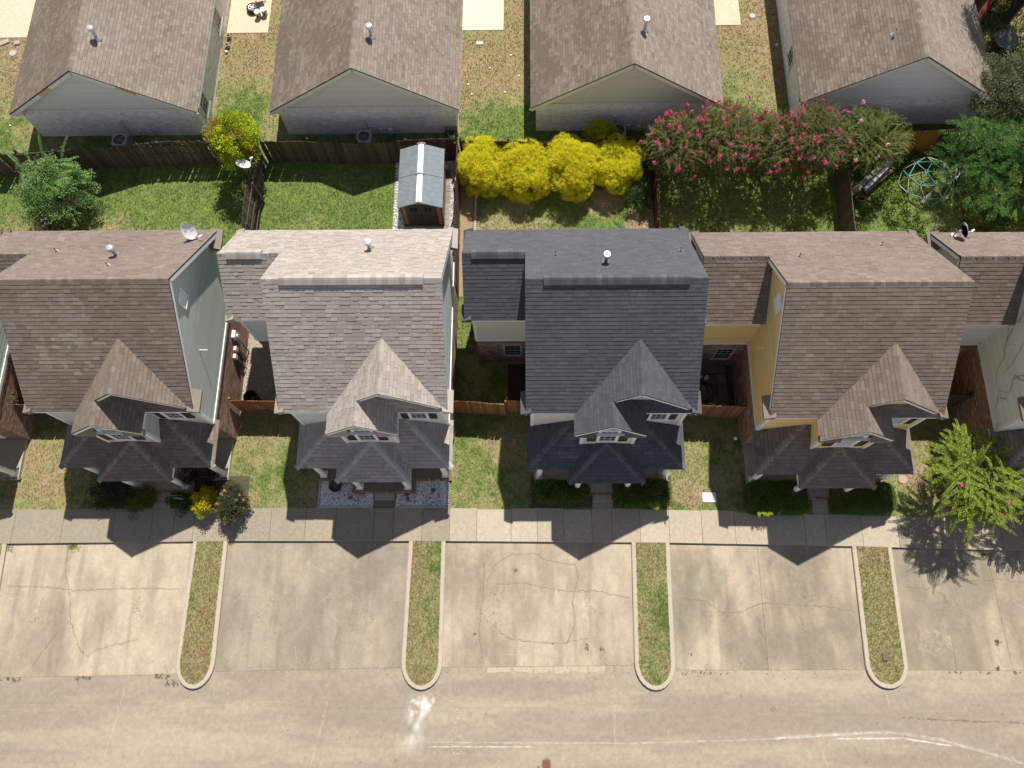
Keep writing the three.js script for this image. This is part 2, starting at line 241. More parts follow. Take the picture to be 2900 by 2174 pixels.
// parking bays: cracked concrete slabs
function bay(x0, x1, seed, o) {
  const Z0 = -4.35, Z1 = 1.45, w = 1024, S = w / (x1 - x0), h = Math.round((Z1 - Z0) * S), c = cv(w, h), r = RNG(seed);
  const g = fillNoise(c, (i, j) => {
    const x = x0 + i / S, z = Z0 + j / S, n = fbm(x * 0.45, z * 0.3, 4, seed), m = fbm(x * 1.7, z * 0.8, 4, seed + 3), f = fbm(x * 11, z * 11, 3, seed + 5), p = fbm(x * 4.5, z * 3, 4, seed + 8);
    let col = mix3(o.dark, o.light, clamp(0.5 + (n - 0.5) * 2.4 + (m - 0.5) * 1.5 + (o.bias || 0)));
    const st = fbm(x * 3.2, z * 0.35, 3, seed + 12); col = mix3(col, o.stain || [124, 113, 97], sstep(0.5, 0.8, st) * 0.33);
    return mul3(col, 0.93 + 0.09 * f + 0.10 * (p - 0.5) + (hash(i, j, seed) - 0.5) * 0.05);
  });
  const L = p => p.map(([x, z]) => [x - x0, z - Z0]);
  for (const p of o.cracks || []) { wander(g, L(p), S, 'rgba(78,68,56,0.75)', 0.014, r, 0.08); wander(g, L(p), S, 'rgba(140,122,98,0.22)', 0.07, r, 0.1, 0.3); }
  for (const p of o.fine || []) wander(g, L(p), S, 'rgba(110,98,84,0.5)', 0.012, r, 0.06, 0.2);
  for (const p of o.joints || []) wander(g, L(p), S, 'rgba(84,74,62,0.8)', 0.014, r, 0.008);
  for (const [x, z, rx, rz, n, col, a, b] of o.spots || []) speckle(g, x - x0, z - Z0, rx, rz, n, a, b, col, S, r);
  for (let k = 0; k < 26; k++) { const x = r() * (x1 - x0), z = 0.3 + r() * 5, a = r() * 3; g.strokeStyle = `rgba(232,220,196,${0.1 + 0.2 * r()})`; g.lineWidth = 1 + r() * 2; g.beginPath(); g.moveTo(x * S, z * S); g.lineTo((x + Math.cos(a) * 0.5) * S, (z + Math.sin(a) * 0.5) * S); g.stroke(); }
  for (let k = 0; k < 8; k++) speckle(g, (x1 - x0) * (0.25 + 0.5 * (k % 2)) + (r() - 0.5) * 0.8, 2.2 + r() * 1.6, 0.22, 0.3, 14, 0.02, 0.07, 'rgba(80,70,58,0.10)', S, r);
  speckle(g, (x1 - x0) / 2, 2.7, (x1 - x0) / 2, 2.8, 260, 0.006, 0.018, 'rgba(90,74,56,0.4)', S, r);
  const top = [], bot = []; for (let i = 0; i <= 6; i++) { const x = lerp(x0, x1, i / 6); top.push([x, zFront(x) - 0.02]); bot.push([x, zEnd(x) + (o.tilt ? o.tilt(x) : 0)]); }
  const o1 = struct(mapped('parking_bay', [...top, ...bot.reverse()], LOW, canvasTex(c), x0, x1, Z0, Z1, 0.95, scene, { bumpMap: bumpTex, bumpScale: 0.003 }));
  // slab edge down to the asphalt
  const e = new GB(); for (let i = 0; i + 1 < bot.length; i++) { const [ax, az] = bot[i], [bx, bz] = bot[i + 1]; e.quad(V(bx, LOW - 0.15, bz), V(ax, LOW - 0.15, az), V(ax, LOW, az), V(bx, LOW, bz)); } e.build('slab_edge', mat([0.3, 0.26, 0.2], 1), o1);
  return o1;
}
const WARM = { dark: [150, 138, 120], light: [178, 164, 142] }, GREY = { dark: [136, 126, 111], light: [157, 146, 128] }, MID = { dark: [138, 127, 110], light: [175, 161, 139] };
bay(-22.42, -14.2, 11, { ...WARM, bias: -0.05, cracks: [[[-19.75, -4.0], [-19.7, -2.9], [-19.35, -2.0], [-19.25, -1.5], [-19.1, -0.9], [-18.6, 0.1], [-18.2, 0.5], [-17.8, 0.2], [-16.2, -0.2]], [[-22.1, -2.3], [-20.5, -2.3], [-19.25, -2.15], [-17.8, -2.2], [-16.4, -2.25], [-14.7, -2.2]], [[-19.2, -0.9], [-19.9, 0], [-20.4, 0.9]]], fine: [[[-21.9, 0.2], [-21.3, -0.5], [-20.7, -1.6]], [[-21.6, -0.3], [-21.7, 1]], [[-18.3, -1], [-18.6, 0.2], [-18.8, 1]]], spots: [[-19.5, -3.9, 0.3, 0.2, 30, 'rgba(110,110,50,0.4)', 0.02, 0.06]] });
bay(-13.1, -4.9, 23, { ...GREY, fine: [[[-12.4, -1.9], [-10, -1.95], [-8, -1.8], [-5.4, -1.7]], [[-8, -1.8], [-7.9, 0.8]]], cracks: [], spots: [[-6.6, -0.6, 0.3, 1.3, 60, 'rgba(196,178,148,0.05)', 0.08, 0.22], [-9, -3.4, 2.4, 0.4, 40, 'rgba(200,184,156,0.07)', 0.03, 0.14]] });
bay(-3.62, 4.4, 37, { ...WARM, bias: 0.05, cracks: [[[-1.9, -3.4], [-1.95, -2], [-2.1, -0.6], [-1.95, 0.5]], [[-1.8, -2.6], [-1.4, -3.3], [-0.8, -3.65], [0.3, -3.7], [0.7, -3.4], [1.9, -3.25], [2.0, -2.6], [1.75, -1.8], [1.85, -0.9], [1.5, -0.1]], [[-1.4, -2.45], [-0.3, -2.5], [0.9, -2.25], [1.75, -2.15], [2.6, -2.2], [4.1, -1.9]], [[-1.9, -1.1], [-0.9, -0.3], [0.1, -0.15], [1.2, -0.1], [2.3, -0.3]]], fine: [[[1.1, -0.1], [1.2, 0.7]], [[-3.4, 0.0], [-2.4, 0.1]]], spots: [[-0.6, -3.0, 0.06, 0.06, 8, 'rgba(110,70,40,0.6)', 0.02, 0.05], [-2.25, -0.45, 0.06, 0.04, 8, 'rgba(130,80,40,0.6)', 0.02, 0.05], [2.3, 0.05, 0.06, 0.12, 12, 'rgba(112,72,44,0.55)', 0.02, 0.06], [2.9, 0.1, 0.1, 0.1, 12, 'rgba(112,72,44,0.55)', 0.02, 0.05], [0.9, -0.1, 0.04, 0.04, 6, 'rgba(112,72,44,0.5)', 0.02, 0.04], [-0.3, -2.9, 0.8, 0.5, 40, 'rgba(120,90,60,0.4)', 0.008, 0.02]] });
bay(5.6, 13.7, 41, { ...MID, joints: [[[9.55, -4.3], [9.55, 1.4]]], cracks: [[[6.2, -1.9], [7.2, -1.8], [7.9, -1.3], [8.6, -1.35], [9.5, -1.7], [10.8, -1.65], [12.0, -1.6], [13.2, -1.4]]], fine: [[[8.3, -1.3], [8.2, -0.3], [8.5, 0.8]], [[11.3, -1.6], [11.7, -0.4], [11.7, 0.8]]], spots: [[7.4, -2.8, 0.7, 1.2, 70, 'rgba(110,98,82,0.06)', 0.08, 0.3], [6.4, -2.2, 0.45, 1.8, 70, 'rgba(110,98,82,0.06)', 0.08, 0.3], [10.5, -2.6, 2.2, 1.2, 60, 'rgba(210,194,164,0.08)', 0.03, 0.14], [6.5, 0.3, 0.04, 0.04, 5, 'rgba(90,60,40,0.7)', 0.02, 0.03]] });
bay(14.9, 23.5, 53, { ...MID, bias: -0.05, joints: [[[19.0, -4.3], [19.25, 1.4]], [[17.0, -0.4], [17.05, 1.4]]], cracks: [[[15.4, -2.4], [16.4, -2.3], [17.2, -2.6], [18.6, -2.6], [19.3, -2.7], [20.5, -2.5]]], fine: [[[19.3, -3.6], [19.4, -2.6], [19.2, -1.2], [18.8, -0.2], [18.8, 1]]], spots: [[15.9, -2.9, 0.8, 1.1, 50, 'rgba(112,102,86,0.07)', 0.1, 0.35], [16.3, -0.2, 0.8, 0.5, 90, 'rgba(214,198,170,0.09)', 0.02, 0.1], [18.75, -0.2, 0.08, 0.1, 10, 'rgba(70,70,40,0.7)', 0.02, 0.04]] });
bay(-31, -22.9, 59, { ...WARM });

// broken concrete chunks along the third bay's lip
{ const r = RNG(90), m = mat([0.5, 0.42, 0.3], 0.95, { map: grainTex }); const o = new THREE.Group(); o.name = 'broken_apron'; scene.add(o); struct(o);
  for (const [a, b] of [[-1.75, -0.8], [-0.7, 0.1], [0.15, 0.9], [0.95, 1.6], [1.65, 2.3], [2.35, 3.0]]) { const zz = zEnd((a + b) / 2) + 0.03; new GB().poly([V(a, LOW - 0.004, zz), V(b, LOW - 0.004, zz), V(b - 0.04 * r(), LOW - 0.004, zz + 0.14 + 0.12 * r()), V(a + 0.05 * r(), LOW - 0.004, zz + 0.16 + 0.12 * r())], 0.1, V(0, 1, 0)).build('concrete_chunk', m, o); } }

// grass islands with kerbs
const kerbMat = mat([0.50, 0.43, 0.33], 0.95, { map: grainTex, bumpMap: bumpTex, bumpScale: 0.004 });
function island(xl0, xr0, xl1, xr1, tip, seed) {
  const zs = 0.62, out = [], inn = [], K = 0.17, top = x => zFront(x) + 0.004, r = RNG(seed);
  const arc = (k, n = 14) => { const a = []; for (let i = 0; i <= n; i++) { const t = Math.PI * i / n, cx = (xl1 + xr1) / 2, rx = (xr1 - xl1) / 2 - k; a.push([cx - rx * Math.cos(t), zs + (tip - zs - k) * Math.sin(t)]); } return a; };
  out.push([xl0, top(xl0)], ...arc(0), [xr0, top(xr0)]); inn.push([xl0 + K, top(xl0)], ...arc(K), [xr0 - K, top(xr0)]);
  const b = new GB(), B = 0.02;
  for (let i = 0; i + 1 < out.length; i++) {
    const P = (q, y) => V(q[0], y, q[1]), sh = (q, w, t) => [lerp(q[0], w[0], t), lerp(q[1], w[1], t)], o0 = out[i], o1 = out[i + 1], n0 = inn[i], n1 = inn[i + 1], a0 = sh(o0, n0, 0.14), a1 = sh(o1, n1, 0.14);
    b.quad(P(o0, -0.16), P(o1, -0.16), P(o1, -B), P(o0, -B)); b.quad(P(o0, -B), P(o1, -B), P(a1, 0.0), P(a0, 0.0)); b.quad(P(a0, 0), P(a1, 0), P(n1, 0), P(n0, 0)); b.quad(P(n0, 0), P(n1, 0), P(n1, -0.1), P(n0, -0.1));
  }
  struct(b.build('kerb', kerbMat));
  const W = 128, Hh = 420, X0 = Math.min(xl0, xl1), X1 = Math.max(xr0, xr1), Z0 = -4.3, Z1 = 1.8;
  const tex = dataTex(W, Hh, (i, j) => { const c = turf(lerp(X0, X1, i / W), lerp(Z0, Z1, j / Hh)), s = 0.94 + 0.14 * hash(i, j, seed); return [toS(c[0] * s), toS(c[1] * s), toS(c[2] * s)]; });
  struct(mapped('island_lawn', inn, -0.012, tex, X0, X1, Z0, Z1, 1));
  return inn;
}
const islands = [island(-14.35, -12.87, -14.42, -12.83, 1.7, 1), island(-5.12, -3.57, -5.22, -3.55, 1.69, 2), island(4.28, 5.87, 4.2, 5.82, 1.66, 3), island(13.46, 15.1, 13.4, 15.07, 1.56, 4), island(-24.1, -22.4, -24.1, -22.25, 1.7, 5)];

// sidewalk: one slab each
{
  const base = new GB(); for (let x = -30; x < 28; x += 2) base.quad(V(x, -0.02, zFront(x) - 0.01), V(x + 2, -0.02, zFront(x + 2) - 0.01), V(x + 2, -0.02, zBack(x + 2)), V(x, -0.02, zBack(x)));
  const o = struct(base.build('sidewalk', mat([0.10, 0.085, 0.06], 1)));
  const tones = { g: [[0.365, 0.31, 0.23], [0.335, 0.285, 0.212], [0.39, 0.33, 0.245]], w: [[0.48, 0.405, 0.30], [0.505, 0.43, 0.32], [0.455, 0.385, 0.285]] };
  const mats = {}; for (const k in tones) mats[k] = tones[k].map(c => mat(c, 0.95, { map: grainTex, bumpMap: bumpTex, bumpScale: 0.003 }));
  const J = [-30, -28.2, -26.3, -24.2, -22.24, -20.1, -17.89, -16.24, -15.28, -14.41, -12.6, -11.1, -9.6, -8.3, -6.66, -5.82, -4.59, -3.42, -2.26, -0.8, 0.32, 1.44, 2.63, 3.48, 4.67, 5.89, 7.27, 8.66, 9.99, 11.59, 12.45, 13.95, 15.45, 16.81, 18.23, 19.7, 21.2, 22.8, 25, 28];
  for (let i = 0; i + 1 < J.length; i++) {
    const a = J[i] + 0.008, b = J[i + 1] - 0.008, kind = a < -3.5 || (a > 15.4 && a < 20) ? 'g' : 'w', dy = (hash(i, 3, 4) - 0.5) * 0.006;
    new GB().poly([V(a, dy, zFront(a)), V(b, dy, zFront(b)), V(b, dy, zBack(b)), V(a, dy, zBack(a))], 0.16, V(0, 1, 0)).build('slab', mats[kind][Math.floor(hash(i, 9) * 3)], o);
  }
}
// ---------- building kit ----------
const M = {
  trim: mat([0.78, 0.78, 0.75], 0.6), trimOld: mat([0.70, 0.69, 0.63], 0.7), shutter: mat([0.035, 0.018, 0.016], 0.6),
  glass: mat([0.015, 0.02, 0.025], 0.06, { physical: true, specularIntensity: 1 }), screen: mat([0.42, 0.44, 0.46], 0.5),
  mortar: mat([0.33, 0.26, 0.2], 1), metal: mat([0.62, 0.64, 0.66], 0.35, { metalness: 0.85 }), pvc: mat([0.78, 0.77, 0.74], 0.5), black: mat([0.012, 0.012, 0.014], 0.6), steel: mat([0.30, 0.31, 0.32], 0.5, { metalness: 0.4 }),
  concrete: mat([0.42, 0.37, 0.29], 0.95, { map: grainTex, bumpMap: bumpTex, bumpScale: 0.003 }), door: mat([0.16, 0.05, 0.04], 0.5), soffit: mat([0.7, 0.7, 0.66], 0.8), winGrey: mat([0.42, 0.43, 0.44], 0.5),
};
const brickMat = vcMat(0.95, { bumpMap: bumpTex, bumpScale: 0.003 });
const shingleGeos = {};
function shingleGeo(w, t, e) {
  const k = w + '|' + t; if (shingleGeos[k]) return shingleGeos[k];
  return shingleGeos[k] = wedge(new GB(), V(0, 0, 0), V(1, 0, 0), V(0, 0, -1), V(0, 1, 0), 0, w, 0, w, 0, e, t).geo();
}
function wedge(b, O, U, Vv, N, a0, b0, a1, b1, v0, v1, t, col) {      // a shingle: thick at its butt, thin at its head
  const q = (u, v, n) => O.clone().addScaledVector(U, u).addScaledVector(Vv, v).addScaledVector(N, n), h = t * 0.42; v1 -= 0.013;
  const A = q(a0, v0, t), B = q(b0, v0, t), C = q(b1, v1, h), D = q(a1, v1, h), E = q(a0, v0, -0.004), F = q(b0, v0, -0.004), G = q(b1, v1, -0.004), H = q(a1, v1, -0.004);
  b.quad(A, B, C, D, col); b.quad(E, F, B, A, col); b.quad(F, G, C, B, col); b.quad(H, E, A, D, col); return b;
}
class Roof {
  constructor(parent, pal, o = {}) {
    this.parent = parent; this.pal = pal.map(c => ({ c, m: mat(c, 0.92, { bumpMap: bumpTex, bumpScale: 0.002 }) })); this.list = []; this.deck = new GB(); this.capList = []; this.r = RNG(o.seed || 1); this.o = o; this.e = o.e || 0.152;
  }
  // plane by the way it faces in plan, its pitch, a point on it and its outline in plan
  plane({ f, m, P0, poly, pick = 0, skip, deck = 0.06, stain }) {
    const L = Math.hypot(1, m), F = V(f[0], 0, f[1]), Vv = V(-f[0] / L, m / L, -f[1] / L), N = V(f[0] * m / L, 1 / L, f[1] * m / L), U = Vv.clone().cross(N);
    const O = V(...P0), to = (x, z) => { const d = V(x - O.x, 0, z - O.z); return [d.dot(U), -d.dot(F) * L]; };
    const p3 = ([x, z]) => { const [u, v] = to(x, z); return O.clone().addScaledVector(U, u).addScaledVector(Vv, v); };
    if (deck) this.deck.poly(poly.map(p3), deck, N);
    const P = poly.map(([x, z]) => to(x, z)), vmin = Math.min(...P.map(p => p[1])), vmax = Math.max(...P.map(p => p[1])), e = this.e, r = this.r, o = this.o;
    const iv = v => { let lo = 1e9, hi = -1e9; for (let i = 0; i < P.length; i++) { const [a, b] = P[i], [c, d] = P[(i + 1) % P.length]; if ((b - v) * (d - v) <= 0 && b !== d) { const u = a + (c - a) * (v - b) / (d - b); lo = Math.min(lo, u); hi = Math.max(hi, u); } } return [lo, hi]; };
    const W = o.widths || [0.17, 0.24, 0.31, 0.38];
    for (let k = 0; vmin + k * e < vmax - 0.02; k++) {
      const v0 = vmin + k * e, v1 = Math.min(v0 + e, vmax), [l0, h0] = iv(v0 + 0.002), [l1, h1] = iv(v1 - 0.002);
      if (h0 < l0 && h1 < l1) continue;
      let u = Math.min(l0, l1) - r() * 0.3, thick = r() < 0.5; const end = Math.max(h0, h1);
      const wob = (o.wobble || 0) * (r() - 0.5);
      while (u < end) {
        const w = W[Math.floor(r() * W.length)], a = u, b = u + w - 0.004; u += w;
        let a0 = Math.max(a, l0), b0 = Math.min(b, h0), a1 = Math.max(a, l1), b1 = Math.min(b, h1);
        if (a0 >= b0 && a1 >= b1) continue;
        const whole = a0 === a && a1 === a && b0 === b && b1 === b && v1 - v0 > e - 1e-6;
        if (a0 > b0) a0 = b0 = clamp((a0 + b0) / 2, a, b); if (a1 > b1) a1 = b1 = clamp((a1 + b1) / 2, a, b);
        thick = r() < (thick ? 0.42 : 0.6);
        const cx = O.clone().addScaledVector(U, (a + b) / 2).addScaledVector(Vv, (v0 + v1) / 2);
        if (skip && skip(cx.x, cx.z)) continue;
        let s = 0.5 + (r() + r() - 1) * (o.contrast || 0.62); s += (fbm(cx.x * 0.7 + 31, cx.z * 0.7, 3, (o.seed || 1) + 7) - 0.5) * (o.patchy || 0.5); if (stain) s += stain(cx.x, cx.z, r);
        const ti = clamp(Math.floor(s * this.pal.length), 0, this.pal.length - 1);
        this.list.push({ O, U, Vv, N, a0, b0, a1, b1, v0: v0 + wob, v1, t: thick ? (o.thick || 0.015) : (o.thin || 0.006), ti, whole: whole && !wob, w: b - a, pick, k: r() });
      }
    }
  }
  // bent caps along a ridge or hip from a to b
  caps(a, b, n1, n2, w = 0.16, lift = 0.012, tone = 0, raised = 0) {
    const d = b.clone().sub(a), L = d.length(), n = Math.max(1, Math.round(L / 0.2)); d.normalize();
    const s1 = n1.clone().cross(d), s2 = d.clone().cross(n2); for (const s of [s1, s2]) { s.normalize(); if (s.y > 0) s.negate(); }
    const up = n1.clone().add(n2).normalize();
    for (let i = 0; i < n; i++) {
      const t0 = i / n * L, t1 = (i + 1) / n * L + 0.01, A = a.clone().addScaledVector(d, t0), B = a.clone().addScaledVector(d, t1), h0 = lift + 0.008 + raised, h1 = lift + raised;
      this.capList.push({ A, B, h0, h1, s1: s1.clone().multiplyScalar(w), s2: s2.clone().multiplyScalar(w), up, n1, n2, ti: clamp(Math.floor((0.55 + (this.r() - 0.5) * 0.5 + tone + (this.o.capTone || 0)) * this.pal.length), 0, this.pal.length - 1), raised });
    }
  }
  finish() {
    const roof = this.deck.build('roof', this.o.deckMat || mat(mul3(this.pal[1].c, 0.6), 1), this.parent);
    const whole = this.list.filter(s => s.whole && s.pick).sort((p, q) => q.w - p.w || p.k - q.k).slice(0, this.o.count ?? 300), set = new Set(whole);
    const bm = new THREE.Matrix4();
    for (const s of whole) {
      const me = addMesh('shingle', shingleGeo(s.w.toFixed(3) * 1, s.t, this.e), this.pal[s.ti].m, roof);
      bm.makeBasis(s.U, s.N, s.Vv.clone().negate()); me.quaternion.setFromRotationMatrix(bm); me.position.copy(s.O).addScaledVector(s.U, s.a0).addScaledVector(s.Vv, s.v0);
    }
    const g = new GB(); for (const s of this.list) if (!set.has(s)) wedge(g, s.O, s.U, s.Vv, s.N, s.a0, s.b0, s.a1, s.b1, s.v0, s.v1, s.t, this.pal[s.ti].c);
    stuff(g.build('shingles', vcMat(0.92, { bumpMap: bumpTex, bumpScale: 0.002 }), roof));
    for (const c of this.capList) {
      const b = new GB(), q = (P, s, k, h, n) => P.clone().addScaledVector(s, k).addScaledVector(n, h), R = (P, h) => P.clone().addScaledVector(c.up, h * 1.15);
      const mid = (P, s, h, n) => P.clone().addScaledVector(s, 0.28).addScaledVector(c.up, h * 0.6).addScaledVector(n, h * 0.55);
      for (const [s, n, fl] of [[c.s1, c.n1, 0], [c.s2, c.n2, 1]]) {
        const A0 = R(c.A, c.h0), A1 = mid(c.A, s, c.h0, n), A2 = q(c.A, s, 1, c.h0 * (c.raised ? 1 : 0.6), n), B0 = R(c.B, c.h1), B1 = mid(c.B, s, c.h1, n), B2 = q(c.B, s, 1, c.h1 * (c.raised ? 1 : 0.6), n), A3 = q(c.A, s, 1, -0.01, n), B3 = q(c.B, s, 1, -0.01, n);
        const Q = (w, x, y, z) => fl ? b.quad(w, x, y, z) : b.quad(z, y, x, w);
        Q(A0, A1, B1, B0); Q(A1, A2, B2, B1); Q(A2, A3, B3, B2); Q(A3, A2, A1, A0.clone().addScaledVector(c.up, -c.h0)); b.tri(A0, A1, A0.clone().addScaledVector(c.up, -c.h0));
      }
      b.build('ridge_cap', this.pal[c.ti].m, roof);
    }
    return roof;
  }
}
// bricks on a wall face: origin at lower left seen from outside, u along, n outwards
function bricks(b, O, U, N, len, y0, y1, tones, r, holes = []) {
  const H = 0.075, Lb = 0.215, Y = V(0, 1, 0);
  for (let k = 0; y0 + k * H < y1 - 0.03; k++) {
    const ya = y0 + k * H, yb = Math.min(ya + H - 0.011, y1);
    for (let u = (k % 2) * -Lb / 2; u < len; u += Lb) {
      const a = Math.max(0, u), c = Math.min(len, u + Lb - 0.011); if (c - a < 0.02) continue;
      if (holes.some(h => (a + c) / 2 > h[0] && (a + c) / 2 < h[1] && ya > h[2] - 0.05 && yb < h[3] + 0.05)) continue;
      const d = 0.003 + r() * 0.002, col = mul3(tones[Math.floor(r() * tones.length)], 0.85 + r() * 0.3), q = (x, y, n) => O.clone().addScaledVector(U, x).addScaledVector(Y, y).addScaledVector(N, n);
      b.quad(q(a, ya, d), q(c, ya, d), q(c, yb, d), q(a, yb, d), col); b.quad(q(a, yb, d), q(c, yb, d), q(c, yb, 0), q(a, yb, 0), col); b.quad(q(a, ya, 0), q(c, ya, 0), q(c, ya, d), q(a, ya, d), col); b.quad(q(c, ya, d), q(c, ya, 0), q(c, yb, 0), q(c, yb, d), col); b.quad(q(a, ya, 0), q(a, ya, d), q(a, yb, d), q(a, yb, 0), col);
    }
  }
}
// lap siding on a wall whose outline is poly [[u,y]...]; every board its own mesh
function siding(parent, O, U, N, poly, e, mats, r, jointed) {
  const ys = poly.map(p => p[1]), y0 = Math.min(...ys), y1 = Math.max(...ys), Y = V(0, 1, 0);
  const iv = y => { let lo = 1e9, hi = -1e9; for (let i = 0; i < poly.length; i++) { const [a, b] = poly[i], [c, d] = poly[(i + 1) % poly.length]; if ((b - y) * (d - y) <= 0 && b !== d) { const u = a + (c - a) * (y - b) / (d - b); lo = Math.min(lo, u); hi = Math.max(hi, u); } } return [lo, hi]; };
  for (let y = y0; y < y1 - 0.02; y += e) {
    const t = Math.min(y + e, y1), [l0, h0] = iv(y + 0.001), [l1, h1] = iv(t - 0.001); if (h0 - l0 < 0.05) continue;
    const cuts = [l0]; if (jointed && h0 - l0 > 3.7) { let u = l0 + 0.6 + r() * 2.6; while (u < h0 - 0.4) { cuts.push(u); u += 3.66; } } cuts.push(h0);
    for (let i = 0; i + 1 < cuts.length; i++) {
      const a0 = cuts[i] + (i ? 0.003 : 0), b0 = cuts[i + 1], a1 = i ? Math.max(a0, l1) : l1 > h1 ? (l0 + h0) / 2 : l1, b1 = i + 2 < cuts.length ? Math.min(b0, h1) : l1 > h1 ? (l0 + h0) / 2 : h1;
      const q = (u, yy, n) => O.clone().addScaledVector(U, u).addScaledVector(Y, yy).addScaledVector(N, n), b = new GB();
      b.quad(q(a0, y, 0.0125), q(b0, y, 0.0125), q(b1, t, 0.006), q(a1, t, 0.006)); b.quad(q(a0, y, -0.005), q(b0, y, -0.005), q(b0, y, 0.0125), q(a0, y, 0.0125)); b.quad(q(b0, y, 0.0125), q(b0, y, -0.005), q(b1, t, -0.005), q(b1, t, 0.006)); b.quad(q(a0, y, -0.005), q(a0, y, 0.0125), q(a1, t, 0.006), q(a1, t, -0.005));
      b.build('siding_board', mats[Math.floor(r() * mats.length)], parent);
    }
  }
}
// a sash window set in front of a wall face
function windowUnit(parent, P, U, N, w, h, o = {}) {
  const Y = V(0, 1, 0), q = (u, y, n) => P.clone().addScaledVector(U, u).addScaledVector(Y, y).addScaledVector(N, n), bar = (b, u0, u1, y0, y1, n0, n1) => b.par(q(u0, y0, n0), U.clone().multiplyScalar(u1 - u0), V(0, y1 - y0, 0), N.clone().multiplyScalar(n1 - n0));
  const t = o.trim ?? 0.085, f = new GB();
  bar(f, -w / 2 - t, w / 2 + t, h, h + t, 0, 0.06); bar(f, -w / 2 - t - 0.02, w / 2 + t + 0.02, -t, 0, 0, 0.075); bar(f, -w / 2 - t, -w / 2, 0, h, 0, 0.058); bar(f, w / 2, w / 2 + t, 0, h, 0, 0.058);
  const fr = f.build('window', o.mat || M.trim, parent);
  for (let s = 0; s < 2; s++) {
    const y0 = s * h / 2, y1 = y0 + h / 2, n = s ? 0.034 : 0.024, sb = new GB();
    bar(sb, -w / 2, w / 2, y0, y0 + 0.035, n - 0.01, n + 0.018); bar(sb, -w / 2, w / 2, y1 - 0.03, y1, n - 0.01, n + 0.018); bar(sb, -w / 2, -w / 2 + 0.03, y0 + 0.035, y1 - 0.03, n - 0.01, n + 0.017); bar(sb, w / 2 - 0.03, w / 2, y0 + 0.035, y1 - 0.03, n - 0.01, n + 0.017); sb.build('sash', o.mat || M.trim, fr);
    const pg = new GB(); bar(pg, -w / 2 + 0.03, w / 2 - 0.03, y0 + 0.035, y1 - 0.03, n - 0.008, n + 0.002); pg.build('pane', o.screen && !s ? M.screen : M.glass, fr);
    if (!o.plain) for (let i = 1; i < 3; i++) { const mb = new GB(), u = -w / 2 + w * i / 3; bar(mb, u - 0.009 * (o.thin || 1), u + 0.009 * (o.thin || 1), y0 + 0.035, y1 - 0.03, n + 0.002, n + 0.012); mb.build('muntin', o.mat || M.trim, fr); }
    if (!o.plain) { const mb = new GB(); bar(mb, -w / 2 + 0.03, w / 2 - 0.03, (y0 + y1) / 2 - 0.008, (y0 + y1) / 2 + 0.008, n + 0.003, n + 0.013); mb.build('muntin', o.mat || M.trim, fr); }
  }
  return fr;
}
function shutter(parent, P, U, N, w, h) {
  const q = (u, y, n) => P.clone().addScaledVector(U, u).addScaledVector(V(0, 1, 0), y).addScaledVector(N, n), b = new GB();
  const bar = (u0, u1, y0, y1, n1) => b.par(q(u0, y0, 0), U.clone().multiplyScalar(u1 - u0), V(0, y1 - y0, 0), N.clone().multiplyScalar(n1));
  bar(-w / 2, -w / 2 + 0.05, 0, h, 0.045); bar(w / 2 - 0.05, w / 2, 0, h, 0.045); bar(-w / 2 + 0.05, w / 2 - 0.05, 0, 0.06, 0.044); bar(-w / 2 + 0.05, w / 2 - 0.05, h - 0.06, h, 0.044);
  for (let y = 0.07; y < h - 0.08; y += 0.045) b.par(q(-w / 2 + 0.05, y, 0.012), U.clone().multiplyScalar(w - 0.1), V(0, 0.03, 0).addScaledVector(N, -0.006), N.clone().multiplyScalar(0.02));
  b.build('shutter', M.shutter, parent);
}
function ventPipe(parent, x, y, z, h, r, capped, lean = 0) {
  const o = new GB().lathe([[r, -0.25], [r, h]], x, y, z, 14).build('vent_pipe', capped ? M.metal : M.pvc, parent);
  new GB().lathe([[r * 2.3, -0.02], [r * 1.5, 0.10], [r * 1.04, 0.14]], x, y - 0.02, z, 14).build('flashing', capped ? M.metal : M.pvc, o);
  if (capped) { const c = new GB(); c.lathe([[r * 1.05, h - 0.02], [r * 1.9, h + 0.05], [r * 1.95, h + 0.14], [r * 1.6, h + 0.2], [0.001, h + 0.215]], x, y, z, 16); c.build('vent_cap', mat([0.7, 0.72, 0.74], 0.3, { metalness: 0.6 }), o); }
  else new GB().lathe([[r, h], [r * 0.8, h], [r * 0.8, h - 0.12], [0.001, h - 0.12]], x, y, z, 12).build('pipe_mouth', M.black, o);
}
